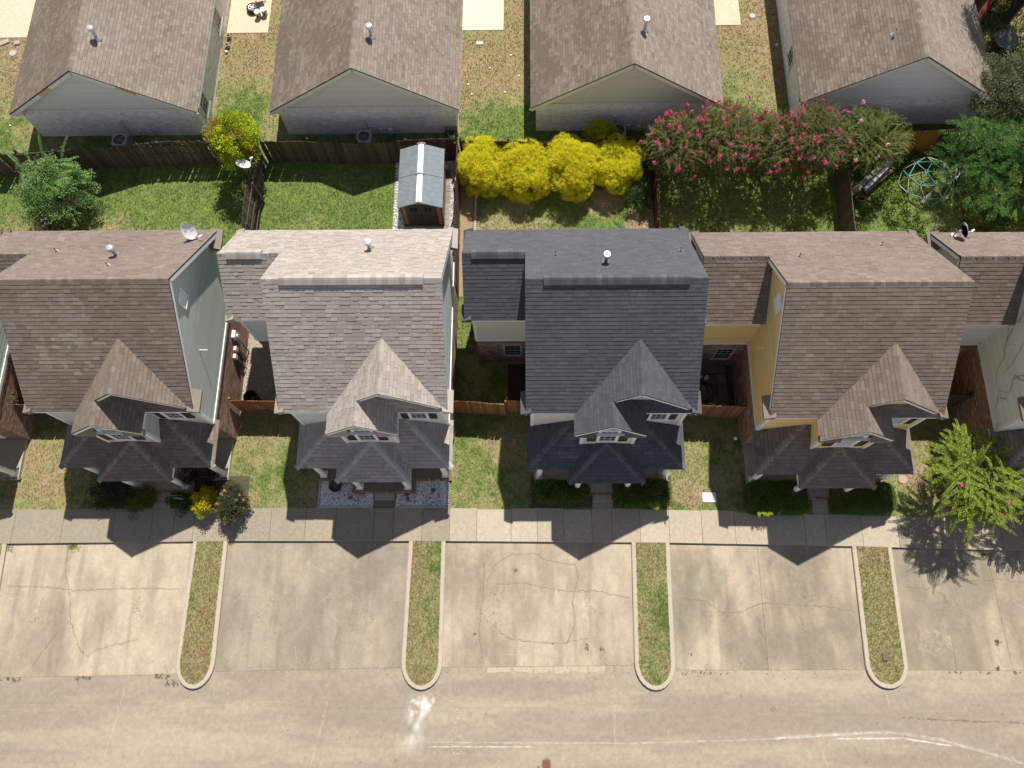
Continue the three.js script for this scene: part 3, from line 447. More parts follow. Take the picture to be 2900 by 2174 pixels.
// ---------- the row houses ----------
const SLOPE = 0.894, RID = 8.72, EAV = 5.25, RX = 3.2, EZ = 3.88, WX = 2.98, WZ = 3.65, ST = 2.65;
const BR = [[0.270, 0.158, 0.104], [0.223, 0.123, 0.088], [0.317, 0.203, 0.136], [0.189, 0.112, 0.088], [0.351, 0.247, 0.184], [0.243, 0.150, 0.112]];
const mains = y => (RID - y) / SLOPE;
function rowHouse(c) {
  const h = thing(c.name || 'row_house', c.label, 'house', [c.x, 0, c.z], c.turn || 0, 'row houses along the street'), r = RNG(c.seed);
  const sid = [1, 0.96, 1.04].map(k => mat(mul3(c.siding, k), 0.75)), trim = c.trim || M.trim;
  // brick ground floor
  const core = new GB().span(-WX, WX, -0.05, ST, -3.62, WZ).span(-5.3, -WX + 0.01, -0.05, ST - 0.004, -3.61, -0.1), bw = core.build('brick_wall', M.mortar, h), bb = new GB(), I = V(0, 1, 0);
  bricks(bb, V(WX, 0, WZ), V(0, 0, -1), V(1, 0, 0), WZ + 3.62, 0, ST, BR, r); bricks(bb, V(-WX, 0, -0.1), V(0, 0, 1), V(-1, 0, 0), WZ + 0.1, 0, ST, BR, r);
  bricks(bb, V(-5.3, 0, -0.1), V(1, 0, 0), V(0, 0, 1), 5.3 - WX, 0, ST, BR, r, [[1.05, 1.95, 0.9, 2.2]]); bricks(bb, V(-5.3, 0, -3.61), V(0, 0, 1), V(-1, 0, 0), 3.51, 0, ST, BR, r); bricks(bb, V(-WX, 0, WZ), V(1, 0, 0), V(0, 0, 1), 2 * WX, 0, ST, BR, r);
  // a course of headers set proud under the siding
  for (const [O, U, N, len] of [[V(WX, 0, WZ), V(0, 0, -1), V(1, 0, 0), WZ + 3.6], [V(-WX, 0, -0.1), V(0, 0, 1), V(-1, 0, 0), WZ + 0.1]]) for (let u = 0; u < len; u += 0.11) bb.par(O.clone().addScaledVector(U, u).add(V(0, ST - 0.12, 0)), U.clone().multiplyScalar(0.095), V(0, 0.1, 0), N.clone().multiplyScalar(0.045), mul3(BR[Math.floor(r() * 6)], 1.1));
  stuff(bb.build('bricks', brickMat, bw));
  // sided upper floor
  const up = new GB(), top = z => RID - SLOPE * Math.abs(z) - 0.14, pent = x => [V(x, ST, -3.62), V(x, ST, WZ), V(x, top(WZ), WZ), V(x, top(0), 0), V(x, top(3.62), -3.62)];
  up.poly(pent(WX - 0.01), 2 * WX - 0.02, V(1, 0, 0)); const wt = z => 7.04 - SLOPE * Math.abs(z + 1.9) - 0.14;
  up.poly([V(-5.29, ST, -3.61), V(-5.29, ST, -0.11), V(-5.29, wt(-0.11), -0.11), V(-5.29, wt(-1.9), -1.9), V(-5.29, wt(-3.61), -3.61)], 5.29 - WX + 0.01, V(-1, 0, 0)); up.span(-1.04, 1.04, 2.7, 5.4, 3.6, 4.49);
  const sw = up.build('siding_wall', sid[0], h), E = c.expo || 0.2;
  const g = (z0, z1, flip) => [[0, ST + 0.16], [z1 - z0, ST + 0.16], [z1 - z0, top(z1)], [-z0, top(0)], [0, top(z0)]];
  siding(sw, V(WX, 0, WZ), V(0, 0, -1), V(1, 0, 0), [[0, ST + 0.16], [WZ + 3.62, ST + 0.16], [WZ + 3.62, top(3.62)], [WZ, top(0)], [0, top(WZ)]], E, sid, r, c.jointed);
  siding(sw, V(-WX, 0, -3.62), V(0, 0, 1), V(-1, 0, 0), [[0, ST + 0.16], [WZ + 3.62, ST + 0.16], [WZ + 3.62, top(WZ)], [3.62, top(0)], [0, top(3.62)]], E, sid, r, c.jointed);
  siding(sw, V(-5.3, 0, -0.11), V(1, 0, 0), V(0, 0, 1), [[0, ST + 0.16], [5.3 - WX, ST + 0.16], [5.3 - WX, 5.3], [0, 5.3]], E, sid, r); siding(sw, V(-5.3, 0, -3.61), V(0, 0, 1), V(-1, 0, 0), [[0, ST + 0.16], [3.5, ST + 0.16], [3.5, wt(-0.11)], [1.71, wt(-1.9)], [0, wt(-3.61)]], E, sid, r);
  siding(sw, V(-WX, 0, WZ), V(1, 0, 0), V(0, 0, 1), [[0, 2.75], [WX - 1.05, 2.75], [WX - 1.05, 5.3], [0, 5.3]], E, sid, r); siding(sw, V(1.05, 0, WZ), V(1, 0, 0), V(0, 0, 1), [[0, 2.75], [WX - 1.05, 2.75], [WX - 1.05, 5.3], [0, 5.3]], E, sid, r);
  const sm = x => 6.39 - SLOPE * Math.abs(x + 0.04) - 0.12;
  siding(sw, V(-1.05, 0, 4.5), V(1, 0, 0), V(0, 0, 1), [[0, 2.85], [2.1, 2.85], [2.1, sm(1.05)], [1.01, sm(-0.04)], [0, sm(-1.05)]], E, sid, r);
  siding(sw, V(-1.05, 0, WZ), V(0, 0, 1), V(-1, 0, 0), [[0, 2.75], [0.85, 2.75], [0.85, 5.4], [0, 5.4]], E, sid, r); siding(sw, V(1.05, 0, 4.5), V(0, 0, -1), V(1, 0, 0), [[0, 2.75], [0.85, 2.75], [0.85, 5.3], [0, 5.3]], E, sid, r);
  // gable face of the big dormer, standing on the main slope
  const bg = x => 7.25 - SLOPE * Math.abs(x - 0.92) - 0.12, yb = RID - SLOPE * 3.5;
  const bd = new GB().poly([V(-0.75, yb - 0.05, 3.45), V(2.55, yb - 0.05, 3.45), V(2.55, bg(2.55) + 0.02, 3.45), V(0.92, bg(0.92) + 0.02, 3.45), V(-0.75, bg(-0.75) + 0.02, 3.45)], 1.2, V(0, 0, 1)).build('dormer_wall', sid[0], h);
  siding(bd, V(0.92, 0, 3.452), V(1, 0, 0), V(0, 0, 1), [[-1.65, yb], [1.65, yb], [1.65, bg(2.57)], [0, bg(0.92)], [-1.65, bg(-0.73)]], E, sid, r);
  // trim: corner boards, band, rakes, fascias
  const corner = (x, z, y0, y1, sx, sz) => { new GB().span(Math.min(x, x + sx * 0.03), Math.max(x, x + sx * 0.03), y0, y1, Math.min(z + sz * 0.03, z - sz * 0.1), Math.max(z + sz * 0.03, z - sz * 0.1)).span(Math.min(x, x - sx * 0.1), Math.max(x, x - sx * 0.1), y0, y1, Math.min(z, z + sz * 0.03), Math.max(z, z + sz * 0.03)).build('corner_board', trim, h); };
  corner(WX, WZ, ST, 5.32, 1, 1); corner(-WX, WZ, ST, 5.32, -1, 1); corner(-5.3, -0.1, ST, 5.3, -1, 1); corner(1.05, 4.5, 2.7, 5.3, 1, 1); corner(-1.05, 4.5, 2.7, 5.3, -1, 1);
  const band = (a, b, nx, nz) => new GB().beam(a.clone().add(V(nx * 0.026, 0, nz * 0.026)), b.clone().add(V(nx * 0.026, 0, nz * 0.026)), 0.05, 0.15).build('band_board', trim, h);
  band(V(WX, ST + 0.08, WZ), V(WX, ST + 0.08, -3.62), 1, 0); band(V(-WX, ST + 0.08, -0.1), V(-WX, ST + 0.08, WZ), -1, 0); band(V(-5.3, ST + 0.08, -0.1), V(-WX, ST + 0.08, -0.1), 0, 1); band(V(-5.3, ST + 0.08, -3.6), V(-5.3, ST + 0.08, -0.1), -1, 0);
  const rake = (x, y0, z0, y1, z1) => new GB().beam(V(x, y0 - 0.185, z0), V(x, y1 - 0.185, z1), 0.03, 0.15).build('rake_board', trim, h);
  for (const x of [RX - 0.017, -RX + 0.017]) { rake(x, EAV, EZ, RID, 0); rake(x, EAV, -EZ, RID, 0); } rake(-5.583, EAV, 0.1, 7.04, -1.9); rake(-5.583, EAV, -3.9, 7.04, -1.9);
  const fas = (a, b) => new GB().beam(a, b, 0.03, 0.15).build('fascia', trim, h);
  fas(V(-RX, EAV - 0.1, EZ - 0.03), V(-1.1, EAV - 0.1, EZ - 0.03)); fas(V(1.1, EAV - 0.1, EZ - 0.03), V(RX, EAV - 0.1, EZ - 0.03)); fas(V(-5.6, EAV - 0.1, 0.07), V(-RX, EAV - 0.1, 0.07)); fas(V(-5.6, EAV - 0.1, -EZ), V(RX, EAV - 0.1, -EZ));
  const rakeX = (x0, y0, x1, y1, z) => new GB().beam(V(x0, y0 - 0.155, z), V(x1, y1 - 0.155, z), 0.03, 0.1).build('rake_board', trim, h);
  rakeX(0.92, 7.25, 3.05, 5.35, 3.764); rakeX(0.92, 7.25, -0.02, 6.41, 3.764); rakeX(-0.04, 6.39, 1.29, 5.2, 4.704); rakeX(-0.04, 6.39, -1.36, 5.21, 4.704);
  fas(V(-1.36, 5.1, 4.7), V(-1.36, 5.1, 3.9)); fas(V(1.28, 5.1, 4.7), V(1.28, 5.1, 3.9));
  const sof = new GB().span(-RX + 0.02, -1.1, EAV - 0.19, EAV - 0.17, WZ, EZ - 0.05).span(1.1, RX - 0.02, EAV - 0.19, EAV - 0.17, WZ, EZ - 0.05).span(-5.56, -WX, EAV - 0.19, EAV - 0.17, -0.1, 0.06).span(-1.34, 1.26, 4.98, 5.0, 4.5, 4.69); sof.build('soffit', M.soffit, h);
  // roofs
  const R = new Roof(h, c.pal, { seed: c.seed, thick: c.thick, thin: c.thin, contrast: c.contrast, patchy: c.patchy, count: c.count, capTone: c.capTone, wobble: 0 });
  const covered = (x, z) => { const lx = x, lz = z; return lz > 1.644 + Math.abs(lx - 0.92) + 0.35 && lz < 3.3; };
  R.plane({ f: [0, 1], m: SLOPE, P0: [0, EAV, EZ], poly: [[-RX, EZ], [RX, EZ], [RX, 0], [-RX, 0]], pick: 1, skip: covered, stain: c.stain });
  R.plane({ f: [0, -1], m: SLOPE, P0: [0, EAV, -EZ], poly: [[-5.6, -EZ], [RX, -EZ], [RX, 0], [-RX, 0], [-RX, -1.9], [-5.6, -1.9]], stain: c.stainBack });
  R.plane({ f: [0, 1], m: SLOPE, P0: [0, EAV, 0.1], poly: [[-5.6, 0.1], [-WX, 0.1], [-WX, -1.9], [-5.6, -1.9]] });
  R.plane({ f: [-1, 0], m: SLOPE, P0: [0.92, 7.25, 0], poly: [[0.92, 1.644], [-1.38, 3.944], [-1.38, 4.72], [-0.04, 4.72], [-0.04, 3.78], [0.92, 3.78]] });
  R.plane({ f: [1, 0], m: SLOPE, P0: [0.92, 7.25, 0], poly: [[0.92, 1.644], [3.056, 3.78], [0.92, 3.78]] });
  R.plane({ f: [1, 0], m: SLOPE, P0: [-0.04, 6.39, 0], poly: [[-0.04, 3.5], [1.3, 3.5], [1.3, 4.72], [-0.04, 4.72]] });
  const PY = 2.6, pm = 0.5, PX = 3.16, PZ = 5.46;
  R.plane({ f: [0, 1], m: pm, P0: [0, PY, PZ], poly: [[-PX, PZ], [PX, PZ], [PX - 1.81, WZ], [-PX + 1.81, WZ]], skip: (x, z) => Math.abs(x) < 1.5 - Math.max(0, PZ - z) - 0.25, stain: c.porchStain });
  for (const s of [-1, 1]) R.plane({ f: [s, 0], m: pm, P0: [s * PX, PY, 0], poly: [[s * PX, 3.46], [s * PX, PZ], [s * (PX - 1.81), WZ], [s * (PX - 1.81), 3.46]], skip: (x, z) => Math.abs(x) < 2.9 && z < 3.6 });
  R.plane({ f: [0, 1], m: pm, P0: [0, PY, 6.02], poly: [[-1.5, 6.02], [1.5, 6.02], [0, 4.52]], stain: c.porchStain });
  for (const s of [-1, 1]) R.plane({ f: [s, 0], m: pm, P0: [s * 1.5, PY, 0], poly: [[s * 1.5, 6.02], [s * 1.5, PZ], [0, 3.96], [0, 4.52]] });
  const nm = (fx, fz, m) => V(fx * m, 1, fz * m).normalize(), nF = nm(0, 1, SLOPE), nB = nm(0, -1, SLOPE), nL = nm(-1, 0, SLOPE), nR = nm(1, 0, SLOPE), qF = nm(0, 1, pm), qL = nm(-1, 0, pm), qR = nm(1, 0, pm);
  R.caps(V(-RX, RID, 0), V(RX, RID, 0), nF, nB, 0.17); R.caps(V(-5.6, 7.04, -1.9), V(-RX, 7.04, -1.9), nF, nB, 0.17);
  if (c.ridgeVent) { R.caps(V(-2.55, RID, 0), V(2.55, RID, 0), nF, nB, 0.2, 0.012, 0, 0.06); R.caps(V(-5.25, 7.04, -1.9), V(c.ridgeVent > 1 ? -RX - 0.03 : -3.9, 7.04, -1.9), nF, nB, 0.2, 0.012, 0, 0.06); }
  R.caps(V(0.92, 7.25, 1.75), V(0.92, 7.25, 3.78), nL, nR, 0.14); R.caps(V(-0.04, 6.39, 3.6), V(-0.04, 6.39, 4.72), nL, nR, 0.14);
  for (const s of [-1, 1]) { R.caps(V(s * PX, PY, PZ), V(s * (PX - 1.81), PY + 0.905, WZ), qF, s < 0 ? qL : qR, 0.13, 0.012, 0.3); R.caps(V(s * 1.5, PY, 6.02), V(0, PY + 0.75, 4.52), qF, s < 0 ? qL : qR, 0.13, 0.012, 0.3); }
  R.caps(V(0, PY + 0.75, 3.98), V(0, PY + 0.75, 4.52), qL, qR, 0.12);
  R.finish();
  // little shingled returns at the foot of each gable
  const ret = (x0, x1, z0, z1, y, hi, side) => { const b = new GB(); const A = V(x0, y, z0), B = V(x1, y, z0), C = V(x1, y, z1), D = V(x0, y, z1), up = p => p.clone().add(V(0, hi, 0)); const T = { r: [up(A), B, C, up(D)], l: [A, up(B), up(C), D], f: [up(A), up(B), C, D] }[side]; const lo = p => p.clone().add(V(0, -0.12, 0)), bt = [A, B, C, D].map(lo); b.quad(T[3], T[2], T[1], T[0]); b.quad(bt[0], bt[1], bt[2], bt[3]); for (let i = 0; i < 4; i++) b.quad(bt[i], T[i], T[(i + 1) % 4], bt[(i + 1) % 4]); b.build('eave_return', R.pal[Math.floor(R.pal.length * (0.35 + 0.4 * r()))].m, h); };
  ret(WX + 0.02, 3.4, 3.0, EZ + 0.02, EAV - 0.03, 0.2, 'r'); ret(-3.4, -WX - 0.02, 3.0, EZ + 0.02, EAV - 0.03, 0.2, 'l'); ret(WX + 0.02, 3.4, -EZ - 0.02, -3.0, EAV - 0.03, 0.2, 'r'); ret(-5.72, -5.32, -EZ - 0.02, -3.2, EAV - 0.03, 0.2, 'l'); ret(-5.72, -5.32, -0.6, 0.12, EAV - 0.03, 0.2, 'l');
  ret(-1.38, -0.58, 4.51, 4.74, 5.0, 0.24, 'f'); ret(0.52, 1.3, 4.51, 4.74, 5.0, 0.24, 'f');
  // windows and shutters
  const Zp = V(0, 0, 1), Xp = V(1, 0, 0);
  windowUnit(h, V(-0.05, 3.68, 4.52), Xp, Zp, 0.66, 1.5, { screen: c.screen, thin: 0.6 }); shutter(h, V(-0.66, 3.66, 4.525), Xp, Zp, 0.34, 1.42); shutter(h, V(0.56, 3.66, 4.525), Xp, Zp, 0.34, 1.42);
  windowUnit(h, V(1.95, 3.78, WZ + 0.02), Xp, Zp, 0.62, 1.3, { screen: c.screen, thin: 0.6 }); shutter(h, V(1.42, 3.76, WZ + 0.022), Xp, Zp, 0.3, 1.34); shutter(h, V(2.5, 3.76, WZ + 0.022), Xp, Zp, 0.3, 1.34);
  windowUnit(h, V(-3.78, 0.95, -0.085), Xp, Zp, 0.72, 1.2, { trim: 0.04, mat: M.winGrey, thin: 0.5 }); windowUnit(h, V(1.75, 0.7, WZ + 0.015), Xp, Zp, 0.8, 1.4, {});
  const d = new GB().span(-0.45, 0.45, 0.17, 2.2, WZ + 0.02, WZ + 0.06).build('front_door', M.door, h); new GB().lathe([[0.03, 0], [0.03, 0.05], [0.001, 0.06]], 0.36, 1.1, WZ + 0.09, 8).build('door_knob', M.metal, d);
  new GB().span(-0.55, -0.455, 0.16, 2.3, WZ + 0.02, WZ + 0.07).span(0.455, 0.55, 0.16, 2.3, WZ + 0.02, WZ + 0.07).span(-0.55, 0.55, 2.3, 2.4, WZ + 0.02, WZ + 0.07).build('door_frame', M.trim, h);
  // louvred gable vents
  for (const s of [-1, 1]) { const x = s * (WX + 0.03), b = new GB().span(x - 0.03, x + 0.03, 6.62, 7.42, -0.3, -0.24).span(x - 0.03, x + 0.03, 6.62, 7.42, 0.24, 0.3).span(x - 0.03, x + 0.03, 6.62, 6.68, -0.24, 0.24).span(x - 0.03, x + 0.03, 7.36, 7.42, -0.24, 0.24); const o = b.build('gable_vent', M.trim, h); for (let y = 6.7; y < 7.34; y += 0.075) new GB().par(V(x - 0.02, y, -0.24), V(0, 0, 0.48), V(s * 0.03, -0.05, 0), V(0, 0.012, 0)).build('louvre', M.trim, o); }
  // porch
  const pf = new GB(); pf.span(-2.86, 2.86, -0.02, 0.15, WZ + 0.015, 5.38); pf.span(-1.36, 1.36, -0.02, 0.148, 5.38, 5.92); const ps = pf.build('porch_slab', c.porchMat || M.concrete, h);
  const edge = new GB(), bt = () => mul3(BR[Math.floor(r() * 6)], 1.15); for (let x = -2.85; x < 2.84; x += 0.105) { const z = Math.abs(x + 0.05) < 1.36 ? 5.925 : 5.385; edge.span(x, x + 0.095, -0.02, 0.157, z, z + 0.09, bt()); } stuff(edge.build('brick_edging', brickMat, ps));
  const st = new GB().span(c.walk[0] - c.x, c.walk[1] - c.x, -0.02, 0.08, 6.02, 6.02 + 0.28).build('porch_step', M.concrete, h);
  const beamM = M.trim, bz = 5.2; new GB().span(-2.9, 2.9, 2.4, 2.55, bz - 0.09, bz + 0.09).build('porch_beam', beamM, h); new GB().span(-1.2, 1.2, 2.4, 2.55, 5.63, 5.81).build('porch_beam', beamM, h); for (const s of [-1, 1]) { new GB().span(s * 2.72 - 0.09, s * 2.72 + 0.09, 2.4, 2.55, WZ, bz - 0.09).build('porch_beam', beamM, h); }
  new GB().span(-3.1, 3.1, 2.505, 2.52, WZ + 0.02, 5.4).span(-1.44, 1.44, 2.506, 2.52, 5.4, 5.97).build('porch_ceiling', M.soffit, h);
  const pfa = (a, b) => new GB().beam(a, b, 0.03, 0.14).build('porch_fascia', trim, h); pfa(V(-PX, 2.5, PZ - 0.07), V(-1.5, 2.5, PZ - 0.07)); pfa(V(1.5, 2.5, PZ - 0.07), V(PX, 2.5, PZ - 0.07)); pfa(V(-1.5, 2.5, 5.95), V(1.5, 2.5, 5.95)); for (const s of [-1, 1]) { pfa(V(s * (PX - 0.06), 2.5, 3.48), V(s * (PX - 0.06), 2.5, PZ)); pfa(V(s * 1.48, 2.5, PZ), V(s * 1.48, 2.5, 6.0)); }
  for (const [x, z] of [[-2.64, 5.19], [-1.04, 5.72], [1.04, 5.72], [2.64, 5.19]]) {
    const col = new GB().lathe([[0.125, 0.22], [0.13, 0.26], [0.115, 0.3], [0.118, 1.2], [0.098, 2.28], [0.12, 2.3], [0.12, 2.34]], x, 0, z, 20).build('column', M.trim, h);
    new GB().box(x, 0.185, z, 0.3, 0.075, 0.3).build('column_base', M.trim, col); new GB().box(x, 2.37, z, 0.29, 0.06, 0.29).build('column_cap', M.trim, col);
  }
  if (c.torn) for (const [x0, x1, y, z] of [[-0.98, -0.75, 2.9, 4.53], [-0.7, -0.42, 2.87, 4.54], [0.45, 0.72, 2.88, 4.54], [0.76, 1.06, 2.92, 4.53], [1.3, 1.75, 5.62, 3.49], [1.85, 2.3, 5.6, 3.5]]) new GB().par(V(x0, y, z), V(x1 - x0, 0.02 * (r() - 0.5), 0), V(0, 0.07 + 0.04 * r(), -0.03), V(0, 0.004, 0.012)).build('torn_flashing', M.trim, h);
  const back = z => RID + SLOPE * z; // height of the rear slope, z < 0
  for (const [x, z, t] of c.vents || []) t ? ventPipe(h, x, back(z), z, 0.42, 0.075, true) : ventPipe(h, x, back(z), z, 0.2, 0.032, false);
  return h;
}
const hex = (...a) => a.map(s => { const c = new THREE.Color(s); return [c.r, c.g, c.b]; });
const PAL = {
  brown: [[0.116, 0.088, 0.071], [0.137, 0.104, 0.084], [0.159, 0.121, 0.098], [0.178, 0.139, 0.113], [0.199, 0.160, 0.132], [0.223, 0.184, 0.154], [0.256, 0.218, 0.182]],
  tan: [[0.245, 0.201, 0.168], [0.282, 0.238, 0.204], [0.313, 0.271, 0.236], [0.349, 0.306, 0.269], [0.385, 0.342, 0.305], [0.417, 0.380, 0.341], [0.417, 0.408, 0.386]],
  char: [[0.048, 0.049, 0.055], [0.055, 0.056, 0.064], [0.065, 0.066, 0.074], [0.074, 0.075, 0.085], [0.084, 0.086, 0.096], [0.099, 0.101, 0.111], [0.120, 0.122, 0.134]],
  rear: [[0.138, 0.105, 0.081], [0.167, 0.130, 0.102], [0.196, 0.156, 0.125], [0.224, 0.182, 0.149], [0.253, 0.210, 0.174], [0.282, 0.239, 0.199], [0.310, 0.267, 0.228]],
};
rowHouse({ x: -15.95, z: -12.28, seed: 101, pal: PAL.brown, siding: [0.49, 0.54, 0.49], jointed: true, walk: [-16.24, -15.56], label: 'grey green sided row house with brown shingle roof and white roof dish', contrast: 0.24, patchy: 0.3, thick: 0.018, thin: 0.013, vents: [[0.29, -1.79, 1], [0.46, -0.99, 0], [-2.23, -2.11, 0]], stain: (x, z) => (Math.hypot((x + 0.8) / 1.5, (z - 2.1) / 0.6) < 1 && hash(x * 7, z * 7) < 0.6 ? 0.32 : 0) + (Math.hypot((x + 1.2) / 1.3, (z - 0.9) / 0.8) < 1 ? 0.16 : 0) });
rowHouse({ x: -6.28, z: -12.24, seed: 202, pal: PAL.tan, siding: [0.60, 0.645, 0.635], walk: [-6.67, -5.83], torn: true, label: 'pale sided row house with light tan shingle roof beside the garden shed', ridgeVent: 1, contrast: 0.24, patchy: 0.15, thick: 0.018, thin: 0.006, vents: [[0.19, -2.22, 1]], porchMat: mat([0.2, 0.165, 0.12], 0.95, { map: grainTex }) });
rowHouse({ x: 3.06, z: -12.18, seed: 303, pal: PAL.char, siding: [0.60, 0.60, 0.50], walk: [2.69, 3.54], label: 'cream sided row house with charcoal shingle roof', ridgeVent: 2, contrast: 0.2, patchy: 0.15, thick: 0.018, thin: 0.014, vents: [[-0.25, -1.19, 1], [-2.06, -1.75, 0], [2.65, -2.01, 0]], porchStain: (x, z, r) => (Math.hypot((Math.abs(x) - 1.45) / 0.5, (z - 4.6) / 0.55) < 1 && r() < 0.35 ? 0.3 : 0) });
rowHouse({ x: 12.15, z: -11.98, seed: 404, pal: PAL.brown, siding: [0.76, 0.56, 0.24], walk: [11.98, 12.64], label: 'yellow sided row house with brown shingle roof', screen: true, contrast: 0.24, patchy: 0.3, thick: 0.018, thin: 0.014, vents: [[-2.07, -1.89, 0], [1.39, -2.73, 0]] });
rowHouse({ x: 21.66, z: -11.9, seed: 505, pal: PAL.brown, siding: [0.66, 0.67, 0.66], walk: [21.3, 22], label: 'white sided row house with vine stems climbing its wall, by the right edge', contrast: 0.24, patchy: 0.3, thick: 0.018, thin: 0.014, count: 120 });
rowHouse({ x: -25.2, z: -12.3, seed: 606, pal: PAL.brown, siding: [0.5, 0.53, 0.48], walk: [-25.6, -24.8], label: 'row house cut off by the left edge, showing brick side and porch column', contrast: 0.5, count: 60 });
// ---------- the houses behind ----------
const BW = 4.27, BE = 4.55, BEY = 2.25, BM = 0.655, BRY = BEY + BM * BE, BD = 13, BT = 2.1;
function rearHouse(c) {
  const h = thing('brick_house', c.label, 'house', [c.x, 0, c.z], 0, 'painted brick houses behind the yards'), r = RNG(c.seed), WB = [[0.83, 0.82, 0.79], [0.80, 0.79, 0.76], [0.85, 0.84, 0.81], [0.77, 0.76, 0.73]];
  const bw = new GB().span(-BW, BW, -0.05, BT, -BD, 0).build('brick_wall', mat([0.68, 0.67, 0.64], 1), h), bb = new GB();
  bricks(bb, V(-BW, 0, 0), V(1, 0, 0), V(0, 0, 1), 2 * BW, 0, BT - 0.2, WB, r); bricks(bb, V(BW, 0, 0), V(0, 0, -1), V(1, 0, 0), 9.5, 0, BT + 0.1, WB, r); bricks(bb, V(-BW, 0, -9.5), V(0, 0, 1), V(-1, 0, 0), 9.5, 0, BT + 0.1, WB, r);
  for (let u = -BW; u < BW - 0.05; u += 0.076) bb.span(u, u + 0.064, BT - 0.2, BT, 0, 0.03, mul3(WB[Math.floor(r() * 4)], 1)); stuff(bb.build('bricks', brickMat, bw));
  const gy = x => BRY - BM * Math.abs(x) - 0.13, gw = new GB().poly([V(-BW, BT, -0.02), V(BW, BT, -0.02), V(BW, gy(BW), -0.02), V(0, gy(0), -0.02), V(-BW, gy(BW), -0.02)], BD - 0.04, V(0, 0, 1)).build('gable_wall', mat(c.siding, 0.7), h);
  siding(gw, V(-BW, 0, -0.015), V(1, 0, 0), V(0, 0, 1), [[0, BT + 0.02], [2 * BW, BT + 0.02], [2 * BW, gy(BW)], [BW, gy(0)], [0, gy(BW)]], 0.105, [1, 0.97, 1.03].map(k => mat(mul3(c.siding, k), 0.65)), r);
  const rk = (x0, y0, x1, y1) => { const n = c.patched ? 6 : 1; for (let i = 0; i < n; i++) { const a = i / n, b = (i + 1) / n; new GB().beam(V(lerp(x0, x1, a), lerp(y0, y1, a) - 0.185, 0.343), V(lerp(x0, x1, b), lerp(y0, y1, b) - 0.185, 0.343), 0.03, 0.17).build('rake_board', c.patched ? [M.trim, mat([0.62, 0.45, 0.26], 0.8), M.trim, mat([0.85, 0.85, 0.85], 0.4)][x1 > x0 ? [0, 0, 3, 1, 3, 0][i] : [2, 2, 2, 1, 3, 3][i]] : M.trimOld, h); } };
  if (c.patched) { rk(BE, BEY, 0, BRY); rk(-BE, BEY, 0, BRY); } else { rk(BE, BEY, 0, BRY); rk(-BE, BEY, 0, BRY); }
  for (const s of [-1, 1]) { new GB().span(Math.min(s * BE, s * (BE - 0.03)), Math.max(s * BE, s * (BE - 0.03)), BEY - 0.22, BEY - 0.06, -BD, 0.33).build('fascia', M.trimOld, h); new GB().span(Math.min(s * BW, s * (BE - 0.03)), Math.max(s * BW, s * (BE - 0.03)), BEY - 0.24, BEY - 0.22, -BD, 0.3).build('soffit', M.soffit, h); new GB().poly([V(s * BE, BEY - 0.24, 0.29), V(s * (BW - 0.35), BEY - 0.24, 0.29), V(s * (BW - 0.35), BEY + 0.27, 0.29), V(s * BE, BEY - 0.12, 0.29)], 0.28, V(0, 0, 1)).build('eave_box', M.trimOld, h); }
  const R = new Roof(h, PAL.rear, { seed: c.seed, thick: 0.012, thin: 0.005, contrast: 0.26, patchy: 0.3, widths: [0.17, 0.24, 0.31], count: c.count ?? 300, capTone: -0.1, e: 0.152 });
  const zb = -BD, zf = 0.36;
  R.plane({ f: [1, 0], m: BM, P0: [BE, BEY, 0], poly: [[BE, zb], [BE, zf], [0, zf], [0, zb]], pick: c.x < 10, stain: c.stainR });
  R.plane({ f: [-1, 0], m: BM, P0: [-BE, BEY, 0], poly: [[-BE, zb], [-BE, zf], [0, zf], [0, zb]], pick: c.x > 10, stain: c.shadeStainL });
  R.list = R.list.filter(s => { const z = s.O.z + s.U.z * (s.a0 + s.b0) / 2; return s.pick ? true : z > -9.5; }); for (const s of R.list) { const z = s.O.z + s.U.z * (s.a0 + s.b0) / 2; if (z < -7.5) s.pick = 0; }
  R.caps(V(0, BRY, -BD), V(0, BRY, zf), V(BM, 1, 0).normalize(), V(-BM, 1, 0).normalize(), 0.14); R.finish();
  for (const [x, z, t] of c.vents) t ? ventPipe(h, x, BRY - BM * Math.abs(x), z, 0.5, 0.08, true) : ventPipe(h, x, BRY - BM * Math.abs(x), z, 0.32, 0.045, false);
  for (const [s, z] of c.windows || []) { windowUnit(h, V(s * (BW + 0.012), 0.75, z), V(0, 0, -s), V(s, 0, 0), 0.8, 1.15, { mat: M.trimOld }); new GB().span(s > 0 ? BW : -BW - 0.09, s > 0 ? BW + 0.09 : -BW, 0.56, 0.66, z - 0.6, z + 0.6).build('brick_sill', mat(WB[0], 0.9), h); }
  return h;
}
const shadeAndDirt = (x, z) => -0.24 - 0.25 * sstep(0.5, 0.72, fbm(x * 0.9, z * 0.35 + 9, 3, 15));  // even offset paints shade onto the left slopes; noise adds dirt streaks
rearHouse({ x: -20.42, z: -24.55, seed: 11, siding: [0.73, 0.75, 0.75], patched: true, label: 'white brick house with torn and patched white boards along its gable edge', vents: [[0.7, -1.8, 1], [2.2, -7.3, 1]], shadeStainL: (x, z) => shadeAndDirt(x, z) - 0.06, windows: [[1, -0.95], [1, -6.2]] });
rearHouse({ x: -7.82, z: -24.52, seed: 22, siding: [0.70, 0.675, 0.63], label: 'white brick house with grey beige gable behind the garden shed', vents: [[0.7, -1.75, 1]], shadeStainL: shadeAndDirt });
rearHouse({ x: 4.65, z: -24.58, seed: 33, siding: [0.63, 0.61, 0.54], label: 'white brick house with tan gable behind the golden yellow shrubs', vents: [[0.6, -1.8, 1]], shadeStainL: shadeAndDirt });
